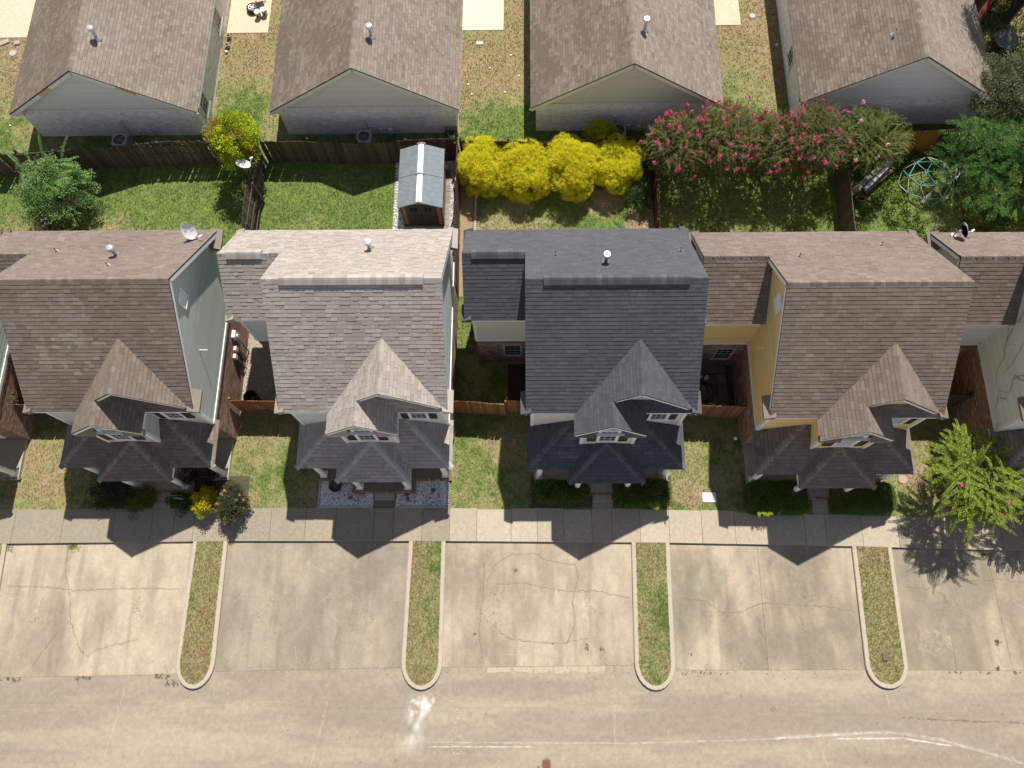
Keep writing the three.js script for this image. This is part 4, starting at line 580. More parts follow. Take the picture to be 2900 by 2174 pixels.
rearHouse({ x: 17.4, z: -24.75, seed: 44, siding: [0.74, 0.76, 0.78], label: 'white brick house with pale grey gable behind the climbing dome', vents: [[-1.0, -1.4, 0]], shadeStainL: (x, z) => shadeAndDirt(x, z), windows: [[-1, -3.2]] });

// ---------- fences ----------
const woods = {
  old: [[0.125, 0.095, 0.072], [0.155, 0.12, 0.092], [0.095, 0.072, 0.055], [0.19, 0.15, 0.115], [0.14, 0.1, 0.072]],
  dark: [[0.10, 0.072, 0.05], [0.13, 0.092, 0.065], [0.08, 0.057, 0.04], [0.155, 0.112, 0.078]],
  red: [[0.14, 0.042, 0.028], [0.165, 0.052, 0.034], [0.115, 0.036, 0.025], [0.185, 0.06, 0.04]],
  orange: [[0.446, 0.196, 0.078], [0.392, 0.165, 0.065], [0.499, 0.230, 0.097], [0.338, 0.142, 0.057]],
  honey: [[0.40, 0.20, 0.03], [0.36, 0.175, 0.028], [0.43, 0.22, 0.036]],
  brown: [[0.135, 0.1, 0.075], [0.115, 0.084, 0.062], [0.155, 0.118, 0.09]],
};
const woodMats = {}; for (const k in woods) woodMats[k] = woods[k].map(c => mat(c, 0.9, { map: woodTex, bumpMap: woodTex, bumpScale: 0.003 }));
const picketGeo = [0, 1, 2].map(i => { const w = 0.132 + i * 0.005, h = 1.8; return new GB().poly([V(-w / 2, 0, 0.01), V(w / 2, 0, 0.01), V(w / 2, h - 0.035 - i * 0.006, 0.01), V(w / 2 - 0.035, h, 0.01), V(-w / 2 + 0.035, h, 0.01), V(-w / 2, h - 0.035, 0.01)], 0.02, V(0, 0, 1)).geo(); });
function fence(label, pts, wood, o = {}) {
  const f = thing(o.name || 'wooden_fence', label, o.cat || 'fence', [pts[0][0], 0, pts[0][1]], 0, o.group), r = RNG(o.seed || 3), mats = Array.isArray(wood) ? null : woodMats[wood], hs = (o.h || 1.8) / 1.8;
  const ox = pts[0][0], oz = pts[0][1], side = o.side || 1; let tot = 0; const seg = []; for (let i = 0; i + 1 < pts.length; i++) { const L = Math.hypot(pts[i + 1][0] - pts[i][0], pts[i + 1][1] - pts[i][1]); seg.push(L); tot += L; }
  const at = s => { let i = 0; while (i < seg.length - 1 && s > seg[i]) { s -= seg[i]; i++; } const t = s / seg[i], a = pts[i], b = pts[i + 1]; return [lerp(a[0], b[0], t) - ox, lerp(a[1], b[1], t) - oz, Math.atan2(-(b[1] - a[1]), b[0] - a[0])]; };
  const n = Math.round(tot / 0.142), lean = o.lean ?? 0.02, wav = o.wave ?? 0.1;
  for (let i = 0; i < n; i++) {
    if (o.gaps && r() < o.gaps) continue;
    const [x, z, a] = at((i + 0.5) * 0.142), k = Array.isArray(wood) ? woodMats[wood.find(w => x + ox <= w[1])[0]] : mats, m = addMesh('picket', picketGeo[Math.floor(r() * 3)], k[Math.floor(r() * k.length)], f), N = [Math.sin(a), Math.cos(a)];
    const w = Math.sin(i * 0.21 + (o.seed || 0)) * wav * 0.3 + Math.sin(i * 0.067) * wav * 0.6;
    m.position.set(x + N[0] * 0.03 * side, -0.02, z + N[1] * 0.03 * side); m.rotation.set(w * 0.35 + (r() - 0.5) * lean * 0.6, a, (r() - 0.5) * lean, 'YXZ'); m.scale.set(1, hs * (0.985 + r() * 0.03), 1);
  }
  const rm = (mats || woodMats[wood[0][0]])[0];
  for (const y of [0.3, 0.95, 1.55]) for (let i = 0; i < seg.length; i++) { const a = pts[i], b = pts[i + 1], d = V(b[0] - a[0], 0, b[1] - a[1]).normalize(), nn = V(-d.z, 0, d.x).multiplyScalar(side * 0.02); new GB().beam(V(a[0] - ox - nn.x, y * hs, a[1] - oz - nn.z), V(b[0] - ox - nn.x, y * hs, b[1] - oz - nn.z), 0.038, 0.085).build('rail', rm, f); }
  const np = Math.max(2, Math.round(tot / 2.4) + 1); for (let i = 0; i < np; i++) { const [x, z, a] = at(clamp(i / (np - 1), 0.005, 0.995) * tot); new GB().box(x - Math.sin(a) * 0.09 * side, 0.9 * hs, z - Math.cos(a) * 0.09 * side, 0.09, 1.8 * hs, 0.09, undefined, a).build('post', rm, f); }
  return f;
}
fence('weathered grey fence behind the green yard of the grey green house', [[-27, -22.35], [-24, -22.45], [-21, -22.65], [-18.5, -22.75], [-15.2, -22.92], [-13.2, -22.95]], 'old', { seed: 4, lean: 0.07, wave: 0.25, gaps: 0.02 });
fence('curved dark brown fence behind the lawn and shed', [[-12.95, -22.9], [-11.2, -22.95], [-9.2, -22.8], [-6.8, -22.8], [-3.5, -22.9]], 'dark', { seed: 6, lean: 0.03, wave: 0.15 });
fence('red brown fence behind the golden yellow shrubs', [[-3.3, -22.85], [0, -22.75], [3, -22.8], [6.0, -22.85]], 'red', { seed: 7, lean: 0.02 });
fence('dark fence hidden behind the row of pink crape myrtles', [[6.15, -22.9], [10.5, -22.95], [14.7, -23.0]], 'dark', { seed: 8 });
fence('fence with honey coloured pickets next to dark pickets behind the climbing dome', [[14.9, -23.1], [18, -23.15], [20.4, -23.2], [22.8, -23.2]], [['dark', 16.9], ['honey', 19.55], ['dark', 99]], { seed: 9 });
fence('leaning dark fence between the two left back yards, by the dish post', [[-13.1, -22.7], [-13.05, -20.5], [-13.1, -18.3], [-13.15, -16.3]], 'old', { seed: 10, side: 1, lean: 0.05, wave: 0.35 });
fence('red fence between the shed and the golden shrubs', [[-3.4, -22.7], [-3.38, -19], [-3.32, -15.3]], 'red', { seed: 12, side: -1 });
fence('red brown fence below the pink crape myrtles', [[6.05, -22.7], [6.0, -20.2], [5.95, -16.4]], 'red', { seed: 13, side: -1, lean: 0.03 });
fence('brown fence beside the overgrown yard with the climbing dome', [[14.85, -22.9], [14.85, -20], [14.76, -16.4]], 'brown', { seed: 14, side: 1, lean: 0.012 });
fence('short grey fence under the bushy tree at the left', [[-22.9, -22.5], [-22.7, -20], [-22.4, -16.3]], 'old', { seed: 15, lean: 0.06, wave: 0.3 });
const G = { name: 'garden_gate', cat: 'gate', group: 'cedar gates between the row houses' };
const gateA = fence('orange cedar gate beside the gravel courtyard and black trash can', [[-12.86, -9.93], [-9.4, -9.93]], 'orange', { ...G, seed: 16 });
const gateB = fence('orange cedar gate between the tan roofed and charcoal roofed houses', [[-3.3, -9.88], [-2.2, -9.84], [-1.0, -9.76]], 'orange', { ...G, seed: 17, lean: 0.03 });
fence('narrow orange cedar panel against the charcoal roofed house', [[-0.97, -9.9], [0.04, -9.88]], 'orange', { ...G, seed: 18 });
fence('orange cedar gate between the charcoal roofed and yellow houses', [[6.1, -9.7], [7.4, -9.68], [9.05, -9.62]], 'orange', { ...G, seed: 19, lean: 0.03 });
fence('grey wooden gate in the dark gap left of the white house', [[15.2, -10.1], [18.6, -10.1]], 'dark', { ...G, seed: 20 });
fence('wooden gate below the hedge at the left edge', [[-22.2, -9.8], [-19.0, -9.8]], 'brown', { ...G, seed: 21 });
for (const f of [gateA, gateB]) for (const y of [0.4, 1.45]) new GB().span(0.75, 1.35, y - 0.015, y + 0.015, 0.045, 0.06).span(1.0, 1.1, y - 0.05, y + 0.05, 0.06, 0.068).build('strap_hinge', M.black, f);
// ---------- plants ----------
const leafMat = mat(WHITE, 0.8, { physical: true, vertexColors: true, side: THREE.DoubleSide, transmission: 0.25, thickness: 0, specularIntensity: 0.15 });
const goldMat = mat(WHITE, 0.8, { physical: true, vertexColors: true, side: THREE.DoubleSide, transmission: 0.5, thickness: 0, specularIntensity: 0.15 });
const flowerMat = mat(WHITE, 0.8, { vertexColors: true, side: THREE.DoubleSide }), barkMat = mat([0.16, 0.115, 0.08], 0.95, { map: woodTex, bumpMap: woodTex, bumpScale: 0.006 }), paleBark = mat([0.27, 0.2, 0.14], 0.9, { map: woodTex });
const dirOf = r => { const z = r() * 2 - 1, a = r() * 6.283, s = Math.sqrt(1 - z * z); return V(s * Math.cos(a), z, s * Math.sin(a)); };
const vary = (c, r, k = 0.35) => mul3(c, 1 - k / 2 + k * r());
const pickc = (cs, r) => cs[Math.floor(r() * cs.length)];
function leaf(b, p, d, s, len, w, col, fold = 0.25) { const n = d.clone().cross(s), m = p.clone().addScaledVector(d, len * 0.45).addScaledVector(n, w * fold), L = m.clone().addScaledVector(s, w / 2), R = m.clone().addScaledVector(s, -w / 2), T = p.clone().addScaledVector(d, len); b.tri(p, R, T, col); b.tri(p, T, L, col); }
function randLeaf(b, p, out, len, w, col, r) { const d = dirOf(r).addScaledVector(out, 0.9).normalize(); let s = d.clone().cross(dirOf(r).multiplyScalar(0.75).add(V(0.1, 0.85, -0.25))); if (s.lengthSq() < 1e-4) return; s.normalize(); leaf(b, p, d, s, len * (0.7 + 0.6 * r()), w * (0.7 + 0.6 * r()), col); }
function arc(p, d, len, droop, n = 7) { const pts = [p.clone()], q = p.clone(), v = d.clone().normalize(); for (let i = 0; i < n; i++) { q.addScaledVector(v, len / n); v.y -= droop / n; v.normalize(); pts.push(q.clone()); } return pts; }
// a shoot with paired leaves along it
function shoot(b, wood, p, d, len, droop, pairs, ll, lw, cols, r, wr = 0.006) {
  const pts = arc(p, d, len, droop); if (wood) wood.tube(pts, t => wr * (1.2 - t), 4, undefined, false);
  for (let i = 0; i < pairs; i++) {
    const t = (i + 0.7) / pairs * (pts.length - 1), k = Math.min(pts.length - 2, Math.floor(t)), q = pts[k].clone().lerp(pts[k + 1], t - k), ax = pts[k + 1].clone().sub(pts[k]).normalize(); let s = ax.clone().cross(V(0, 1, 0)); if (s.lengthSq() < 0.01) s = V(1, 0, 0); s.normalize();
    const tw = (r() - 0.5) * 0.7, up = s.clone().cross(ax), sz = (0.55 + 0.45 * Math.sin(Math.PI * (i + 1) / (pairs + 1))) * (0.85 + 0.3 * r());
    for (const g of [1, -1]) { const dd = s.clone().multiplyScalar(g * 0.9).addScaledVector(ax, 0.45).addScaledVector(up, 0.1 + tw * g * 0.6).normalize(); let sd = dd.clone().cross(up).normalize(); leaf(b, q, dd, sd, ll * sz, lw * sz, vary(pickc(cols, r), r), 0.15); }
  }
  return pts[pts.length - 1];
}
function panicle(b, p, d, len, rad, cols, r, n = 46) { for (let i = 0; i < n; i++) { const t = r(), q = p.clone().addScaledVector(d, t * len).addScaledVector(dirOf(r), rad * (1 - 0.6 * t) * Math.sqrt(r())), dd = dirOf(r), s = dd.clone().cross(dirOf(r)).normalize(); leaf(b, q, dd, s, 0.045, 0.045, vary(pickc(cols, r), r, 0.5), 0.5); } }
function stems(wood, base, tips, r0, r) { for (const t of tips) { const m = base.clone().lerp(t, 0.5).add(V((r() - 0.5) * 0.25, 0.15, (r() - 0.5) * 0.25)); const c = new THREE.QuadraticBezierCurve3(base.clone().add(V((r() - 0.5) * 0.2, 0, (r() - 0.5) * 0.2)), m, t); wood.tube(c.getPoints(7), q => r0 * (1 - 0.72 * q), 6); } }

function crape(c) {
  const r = RNG(c.seed), o = thing('crape_myrtle', c.label, 'shrub', [c.x, 0, c.z], 0, c.group), lv = new GB(), wd = new GB(), fl = new GB(), base = V(c.bx || 0, 0, c.bz || 0), tips = [];
  const [rx, ry, rz] = c.r, cy = c.cy;
  for (let i = 0; i < c.stems; i++) { const a = i / c.stems * 6.283 + r(), q = 0.25 + 0.45 * r(); tips.push(V(rx * q * Math.cos(a), cy - ry * 0.25 + ry * 0.5 * r(), rz * q * Math.sin(a))); } stems(wd, base, tips, 0.045, r);
  for (let i = 0; i < c.shoots; i++) {
    const t = tips[Math.floor(r() * tips.length)], u = dirOf(r); if (u.y < -0.35) u.y *= -0.6; u.normalize();
    const target = V(u.x * rx, cy + u.y * ry, u.z * rz), st = t.clone().lerp(target, 0.25 + 0.4 * r()), d = target.clone().sub(st); let len = d.length() * (0.75 + 0.5 * r()); d.normalize(); d.y += 0.35; 
    const end = shoot(lv, wd, st, d, clamp(len, 0.3, 0.95) * (0.7 + 0.5 * r()) * (c.long || 1), 0.75 + r() * 0.6, Math.round(len * 15 * (c.long || 1)) + 6, c.ll || 0.085, c.lw || 0.05, c.cols, r);
    if (r() < c.bloom && end.y > cy - ry * 0.7) panicle(fl, end.clone(), V((r() - 0.5) * 0.8, 0.8, (r() - 0.5) * 0.8).normalize(), 0.16 + 0.12 * r(), 0.1, c.flowers, r, 60);
    else if (r() < 0.14) for (let k = 0; k < 7; k++) randLeaf(lv, end.clone().addScaledVector(dirOf(r), 0.05), V(0, 1, 0), 0.05, 0.025, vary(c.tip || [0.2, 0.1, 0.05], r), r);
  }
  for (let i = 0; i < c.fill; i++) { const u = dirOf(r), q = Math.cbrt(0.25 + 0.75 * r()); randLeaf(lv, V(u.x * rx * q, cy + u.y * ry * q * 0.9, u.z * rz * q), u, c.ll || 0.085, c.lw || 0.05, vary(pickc(c.cols, r), r), r); }
  wd.build('trunk', paleBark, o); lv.build('crown', leafMat, o); if (fl.p.length) fl.build('flowers', flowerMat, o); return o;
}
// loose leafy mass of clumps
function bush(c) {
  const r = RNG(c.seed), o = thing(c.name || 'shrub', c.label, c.cat || 'shrub', [c.x, 0, c.z], 0, c.group), lv = new GB(), wd = new GB(), [rx, ry, rz] = c.r, cy = c.cy, tips = [], fl = new GB();
  const cl = []; for (let i = 0; i < c.clumps; i++) { const u = dirOf(r); if (u.y < -0.5) u.y = -u.y; const q = 0.55 + 0.5 * r(), n = 0.75 + 0.5 * fbm(u.x * 2 + 5, u.z * 2 + u.y * 3, 3, c.seed); cl.push([V(u.x * rx * q * n, cy + u.y * ry * q * n, u.z * rz * q * n), u]); if (i % 13 === 0) tips.push(cl[i][0].clone().multiplyScalar(0.85)); }
  stems(wd, V(0, 0, 0), tips, c.trunk || 0.03, r);
  for (const [p, u] of cl) { const s = c.cs * (0.6 + 0.8 * r()), col = pickc(c.cols, r); for (let k = 0; k < c.per; k++) { const w = dirOf(r), q = Math.cbrt(r()); const P = p.clone().addScaledVector(w, s * q); if (P.y < 0.02) P.y = 0.02 + 0.05 * r(); randLeaf(lv, P, u.clone().multiplyScalar(0.6).addScaledVector(w, 0.6).add(V(0, 0.3, 0)), c.ll, c.lw, vary(col, r, 0.5), r); } if (c.flowers && r() < c.bloom) panicle(fl, p.clone().addScaledVector(u, s), V(0, 0.6, 0).add(u).normalize(), 0.07, 0.07, c.flowers, r, 26); }
  for (const a of c.shoots || []) shoot(lv, wd, V(a[0], a[1], a[2]), V(a[3], a[4], a[5]), a[6], a[7], Math.round(a[6] * 13), c.sl || 0.11, c.sw || 0.06, c.shootCols || c.cols, r, 0.01);
  wd.build('trunk', barkMat, o); lv.build('crown', leafMat, o); if (fl.p.length) fl.build('flowers', flowerMat, o); return o;
}
// billowing golden thread-leaf cypress
function gold(c) {
  const r = RNG(c.seed), o = thing('golden_shrub', c.label, 'shrub', [c.x, 0, c.z], 0, 'golden thread-leaf shrubs in a row'), lv = new GB(), wd = new GB(), [rx, ry, rz] = c.r, cy = ry * 0.92, tips = [];
  for (let i = 0; i < c.lobes; i++) {
    const u = dirOf(r); if (u.y < -0.55) u.y *= -1; const k = i % 4 ? 0.66 + 0.26 * r() : 0.2 + 0.4 * r(), p = V(u.x * rx * k, cy + u.y * ry * k, u.z * rz * k), s = c.lobe * (0.75 + 0.5 * r()); if (i % 7 === 0) tips.push(p);
    for (let j = 0; j < c.per; j++) {
      const w = dirOf(r); if (w.dot(u) < -0.25) w.negate(); const q = p.clone().addScaledVector(w, s * (0.45 + 0.55 * Math.cbrt(r()))); if (q.y < 0.05) continue; const ax = w.clone().add(V(0, 0.35, 0)).addScaledVector(dirOf(r), 0.35).normalize(), base = pickc(c.cols, r);
      let sx = ax.clone().cross(V(0.3, 1, 0.2)); sx.normalize(); const sy = sx.clone().cross(ax);
      for (let m = 0; m < 6; m++) { const a = m / 6 * 6.283 + r() * 0.6, d = ax.clone().multiplyScalar(0.75 + 0.3 * r()).addScaledVector(sx, Math.cos(a) * 0.75).addScaledVector(sy, Math.sin(a) * 0.75).normalize(), sd = d.clone().cross(ax).normalize(); if (sd.lengthSq() < 0.5) continue; leaf(lv, q, d, sd, 0.10 + 0.08 * r(), 0.02, vary(base, r, 0.35), 0.4); }
    }
  }
  stems(wd, V(0, 0, 0), tips, 0.05, r);
  wd.build('trunk', barkMat, o); lv.build('crown', goldMat, o); return o;
}
// clipped hedge: a rounded block of small leaves on woody stems
function hedge(c) {
  const r = RNG(c.seed), o = thing('hedge', c.label, 'hedge', [(c.x0 + c.x1) / 2, 0, (c.z0 + c.z1) / 2], 0, c.group), W = (c.x1 - c.x0) / 2, D = (c.z1 - c.z0) / 2, H = c.h, lv = new GB(), p = c.p || 5;
  const lump = q => 1 + (fbm(q.x * 1.8 + 3, q.z * 1.8 + q.y * 1.3, 3, c.seed) - 0.5) * (c.rough || 0.2);
  for (let i = 0; i < c.n; i++) { const x = (r() * 2 - 1), z = (r() * 2 - 1), f = Math.floor(r() * 5), y = r(); let q; if (f < 3) q = V(x, 1, z); else if (f === 3) q = V(x, y, r() < 0.75 ? 1 : -1); else q = V(r() < 0.5 ? 1 : -1, y, z); const k = Math.pow(Math.pow(Math.abs(q.x), p) + Math.pow(q.y, p) + Math.pow(Math.abs(q.z), p), -1 / p), u = V(q.x * k * W, q.y * k * H, q.z * k * D), l = lump(u), out = V(q.x ** 3, q.y ** 3, q.z ** 3).normalize(); u.x *= l; u.y = Math.max(0.03, u.y * l); u.z *= l; u.addScaledVector(out, -0.12 * r() * r()); const hi = c.tips && r() < 0.1; randLeaf(lv, u, out.clone().add(V(0, 0.4, 0)), c.ll * (hi ? 1.5 : 1), c.lw, vary(hi ? c.tips : pickc(c.cols, r), r, 0.5), r); }
  for (const [x, y, z, dx, dy, dz, L, cc] of c.sprigs || []) for (let k = 0; k < 14; k++) shoot(lv, null, V(x + (r() - 0.5) * 0.9, y, z + (r() - 0.5) * 0.12), V(dx + (r() - 0.5) * 0.6, dy, dz), L * (0.6 + 0.6 * r()), 0.5, 7, 0.06, 0.03, [cc], r);
  for (let i = 0; i < c.n * 0.6; i++) randLeaf(lv, V((r() * 2 - 1) * W * 0.86, r() * H * 0.88, (r() * 2 - 1) * D * 0.86), V(0, 0.5, 0), c.ll, c.lw, vary(pickc(c.cols, r), r, 0.5), r);
  const tw = new GB(); for (let i = 0; i < 26; i++) { const x = (r() * 2 - 1) * W * 0.7, z = (r() * 2 - 1) * D * 0.6; tw.tube([V(x, 0, z), V(x * 1.1 + (r() - 0.5) * 0.2, H * 0.45, z * 1.1), V(x * 1.15 + (r() - 0.5) * 0.3, H * 0.85, z * 1.2)], t => 0.014 * (1.2 - t), 5); }
  tw.build('stems', barkMat, o); lv.build('foliage', leafMat, o); return o;
}
// feathery tree with large compound leaves
function plumeTree(c) {
  const r = RNG(c.seed), o = thing(c.name || 'plume_tree', c.label, 'tree', [c.x, 0, c.z], 0, c.group), lv = new GB(), wd = new GB(), tips = [];
  for (const [x, y, z] of c.heads) tips.push(V(x, y, z)); stems(wd, V(0, 0, 0), tips, 0.06, r);
  for (const t of tips) for (let i = 0; i < c.fronds; i++) { const a = i / c.fronds * 6.283 + r() * 0.5, p = t.clone().add(V(0, -0.7 * r(), 0)); shoot(lv, wd, p, V(Math.cos(a), 0.55 + 0.4 * r(), Math.sin(a)), c.len * (0.7 + 0.5 * r()), 1.1 + 0.5 * r(), 13, 0.17, 0.055, c.cols, r, 0.008); }
  wd.build('trunk', barkMat, o); lv.build('crown', leafMat, o); return o;
}
const PINK = [[0.68, 0.06, 0.19], [0.78, 0.12, 0.27], [0.56, 0.035, 0.15], [0.8, 0.2, 0.32]], MY = [[0.085, 0.125, 0.035], [0.115, 0.155, 0.042], [0.062, 0.095, 0.03], [0.16, 0.19, 0.05], [0.17, 0.12, 0.045]];
const mg = 'pink crape myrtles in the back row';
[[7.0, 1.75, 'leftmost pink crape myrtle, above the red brown fence'], [9.1, 1.6, 'second pink crape myrtle from the golden shrubs'], [11.2, 1.65, 'middle pink crape myrtle in the back row'], [13.2, 1.6, 'fourth pink crape myrtle, behind the end of the brown fence']].forEach(([x, w, l], i) =>
  crape({ x, z: -22.1, seed: 700 + i, label: l, group: mg, ll: 0.062, lw: 0.038, r: [w, [1.4, 1.65, 1.45, 1.6][i], [1.75, 1.9, 1.7, 1.85][i]], cy: [2.2, 2.6, 2.3, 2.5][i], stems: 9, shoots: 380, fill: 5600, bloom: 0.17, cols: MY, flowers: PINK, tip: [0.26, 0.11, 0.05] }));
crape({ x: 15.7, z: -22.15, seed: 710, label: 'lighter green crape myrtle with a few white flowers, right end of the row', r: [1.95, 1.55, 1.65], cy: 2.35, stems: 9, shoots: 300, fill: 3600, bloom: 0.06, cols: [[0.12, 0.16, 0.03], [0.16, 0.19, 0.04], [0.09, 0.13, 0.03], [0.18, 0.2, 0.06]], flowers: [[0.8, 0.66, 0.68], [0.85, 0.8, 0.8], [0.7, 0.14, 0.26]], tip: [0.2, 0.16, 0.05], ll: 0.065, lw: 0.04 });
const GC = [[0.84, 0.78, 0.05], [0.88, 0.82, 0.07], [0.76, 0.74, 0.04], [0.84, 0.74, 0.04], [0.66, 0.70, 0.035]];
[[-2.25, 1.12, 1.12, 1.45, 'leftmost golden yellow shrub, next to the red fence'], [-0.1, 1.3, 1.05, 1.5, 'second golden yellow shrub from the red fence'], [2.1, 1.22, 1.2, 1.5, 'third golden yellow shrub from the red fence'], [4.2, 1.28, 1.0, 1.4, 'golden yellow shrub next to the dark green bush']].forEach(([x, w, hh, d, l], i) => gold({ x, z: -21.75 - (i === 3 ? 0.2 : i === 1 ? -0.08 : 0), seed: 730 + i, label: l, r: [w, hh, d], lobes: 110, per: 62, lobe: 0.3 + 0.05 * (i % 3), cols: GC }));
gold({ x: 3.5, z: -23.6, seed: 739, label: 'greener yellow shrub behind the row, against the brick house', r: [0.85, 0.85, 0.5], lobes: 24, per: 44, lobe: 0.3, cols: [[0.6, 0.6, 0.03], [0.48, 0.52, 0.03]] });
bush({ x: 5.3, z: -20.5, seed: 741, label: 'dark green bush between the golden shrubs and the red fence', r: [0.62, 0.6, 0.75], cy: 0.55, clumps: 46, per: 55, cs: 0.2, ll: 0.07, lw: 0.04, cols: [[0.05, 0.09, 0.03], [0.035, 0.065, 0.025], [0.075, 0.11, 0.04]] });
{ const r = RNG(5), sh = []; for (let i = 0; i < 16; i++) { const a = -0.9 + i * 0.16 + r() * 0.2; sh.push([0.6 * Math.cos(a), 1.6 + r() * 0.9, -0.6 + 0.8 * Math.sin(a), 0.8 + r() * 0.4, 0.5, -0.5 + r(), 0.7 + 0.5 * r(), 0.7]); } sh.push([-1.0, 2.0, -1.2, -0.6, 0.9, -0.9, 1.8, 0.3], [-1.4, 1.8, -0.9, -0.7, 0.8, -0.7, 1.4, 0.5], [-0.4, 2.0, -1.2, 0, 1, -0.9, 1.4, 0.4], [0.4, 2.1, -1.2, 0.5, 0.9, -0.8, 1.3, 0.4]);
  bush({ name: 'leafy_tree', cat: 'tree', x: -22.45, z: -20.4, seed: 751, label: 'bushy green tree straddling the fence at the left', r: [1.55, 1.3, 1.6], cy: 1.5, clumps: 170, per: 100, cs: 0.28, ll: 0.085, lw: 0.048, trunk: 0.07, cols: [[0.201, 0.320, 0.096], [0.254, 0.379, 0.130], [0.148, 0.254, 0.072], [0.106, 0.189, 0.053], [0.306, 0.437, 0.163]], shoots: sh, shootCols: [[0.158, 0.349, 0.072], [0.127, 0.291, 0.072], [0.212, 0.408, 0.072]] }); }
{ const r = RNG(8), sh = [[-0.9, 2.3, -0.6, -0.6, 0.9, -0.4, 1.1, 0.4], [-0.8, 2.1, -0.4, -0.7, 0.8, -0.2, 0.9, 0.5]];
  bush({ name: 'leafy_tree', cat: 'tree', x: -13.8, z: -22.55, seed: 752, label: 'yellow green tree with rusty leaves by the dish post', r: [1.2, 1.4, 1.25], cy: 2.15, clumps: 110, per: 110, cs: 0.26, ll: 0.09, lw: 0.055, trunk: 0.06, cols: [[0.46, 0.54, 0.02], [0.34, 0.42, 0.02], [0.38, 0.26, 0.035], [0.26, 0.2, 0.035], [0.2, 0.27, 0.025], [0.52, 0.55, 0.025]], shoots: sh, shootCols: [[0.1, 0.14, 0.06]] }); }
plumeTree({ x: 20.6, z: -21.3, seed: 761, label: 'green tree with big feathery fronds right of the climbing dome', heads: [[-0.6, 3.0, -1.0], [0.4, 3.3, -0.4], [0.1, 2.6, 0.7], [1.2, 3.0, 0.5], [1.3, 2.7, -1.0], [-0.7, 2.3, 0.3], [0.9, 2.2, 1.5], [2.0, 2.6, 0.2], [-0.3, 1.7, 1.3], [1.9, 2.2, 1.4], [0.5, 2.7, -1.6], [1.6, 3.2, -0.2], [0.6, 1.9, 2.1], [-0.9, 2.0, -0.4]], fronds: 17, len: 1.1, cols: [[0.04, 0.11, 0.02], [0.06, 0.15, 0.025], [0.026, 0.075, 0.018], [0.09, 0.19, 0.026]] });
bush({ name: 'leafy_tree', cat: 'tree', x: 22.3, z: -24.7, seed: 763, label: 'olive grey tree at the corner of the pale grey gabled house', r: [1.7, 1.6, 1.9], cy: 2.3, clumps: 190, per: 100, cs: 0.3, ll: 0.085, lw: 0.05, trunk: 0.07, cols: [[0.2, 0.22, 0.12], [0.15, 0.17, 0.08], [0.26, 0.27, 0.16], [0.11, 0.13, 0.065]] });
bush({ name: 'leafy_tree', cat: 'tree', x: 22.5, z: -30.7, seed: 764, label: 'tall dark tree at the top right edge shading the roof', r: [1.3, 1.3, 1.5], cy: 6.3, clumps: 130, per: 80, cs: 0.34, ll: 0.09, lw: 0.05, trunk: 0.12, cols: [[0.06, 0.085, 0.03], [0.08, 0.11, 0.04]] });
bush({ name: 'leafy_tree', cat: 'tree', x: 25.0, z: -25.9, seed: 765, label: 'dark tree at the right edge beside the olive grey tree', r: [1.8, 2.0, 2.2], cy: 3.4, clumps: 140, per: 85, cs: 0.34, ll: 0.095, lw: 0.05, trunk: 0.1, cols: [[0.045, 0.075, 0.02], [0.065, 0.105, 0.028]] });
bush({ name: 'leafy_tree', cat: 'tree', x: 23.5, z: -20.3, seed: 766, label: 'dark tree at the right edge behind the feathery tree', r: [1.5, 1.8, 2.6], cy: 2.9, clumps: 140, per: 85, cs: 0.34, ll: 0.095, lw: 0.05, trunk: 0.1, cols: [[0.04, 0.075, 0.018], [0.06, 0.11, 0.025]] });
bush({ name: 'leafy_tree', cat: 'tree', x: 24.3, z: -34.2, seed: 767, label: 'dark tree beyond the top right corner', r: [2.0, 1.9, 2.0], cy: 6.0, clumps: 120, per: 80, cs: 0.36, ll: 0.1, lw: 0.055, trunk: 0.12, cols: [[0.06, 0.09, 0.03], [0.08, 0.11, 0.04]] });
bush({ name: 'leafy_tree', cat: 'tree', x: 24.9, z: -31.0, seed: 768, label: 'dark tree just beyond the right edge', r: [1.7, 1.7, 2.0], cy: 5.9, clumps: 120, per: 80, cs: 0.36, ll: 0.1, lw: 0.055, trunk: 0.12, cols: [[0.06, 0.09, 0.03], [0.08, 0.11, 0.04]] });
bush({ x: 24.1, z: -27.0, seed: 769, label: 'dark leafy shrub below the patio table at the right edge', r: [0.9, 1.0, 1.2], cy: 1.0, clumps: 80, per: 80, cs: 0.28, ll: 0.09, lw: 0.05, cols: [[0.05, 0.085, 0.022], [0.07, 0.11, 0.03]] });
bush({ x: 24.3, z: -32.0, seed: 770, label: 'dark leafy shrub beside the folded umbrella at the top right', r: [0.9, 1.0, 1.0], cy: 1.0, clumps: 70, per: 80, cs: 0.28, ll: 0.09, lw: 0.05, cols: [[0.05, 0.085, 0.022], [0.07, 0.11, 0.03]] });
crape({ x: 17.6, z: -6.4, seed: 771, label: 'spreading yellow green crape myrtle overhanging the sidewalk', r: [1.75, 1.1, 2.05], cy: 2.35, bx: -0.2, bz: 0.4, stems: 9, shoots: 240, fill: 800, long: 1.6, bloom: 0.012, cols: [[0.22, 0.29, 0.03], [0.31, 0.36, 0.035], [0.15, 0.22, 0.03], [0.1, 0.15, 0.03]], flowers: PINK, tip: [0.24, 0.16, 0.05], ll: 0.095, lw: 0.048 });
crape({ x: 20.3, z: -5.4, seed: 772, label: 'crape myrtle mostly cut off by the right edge', r: [1.2, 1.0, 1.2], cy: 1.9, stems: 6, shoots: 90, fill: 700, bloom: 0.04, cols: [[0.16, 0.2, 0.03], [0.11, 0.15, 0.03]], flowers: PINK, ll: 0.1, lw: 0.055 });
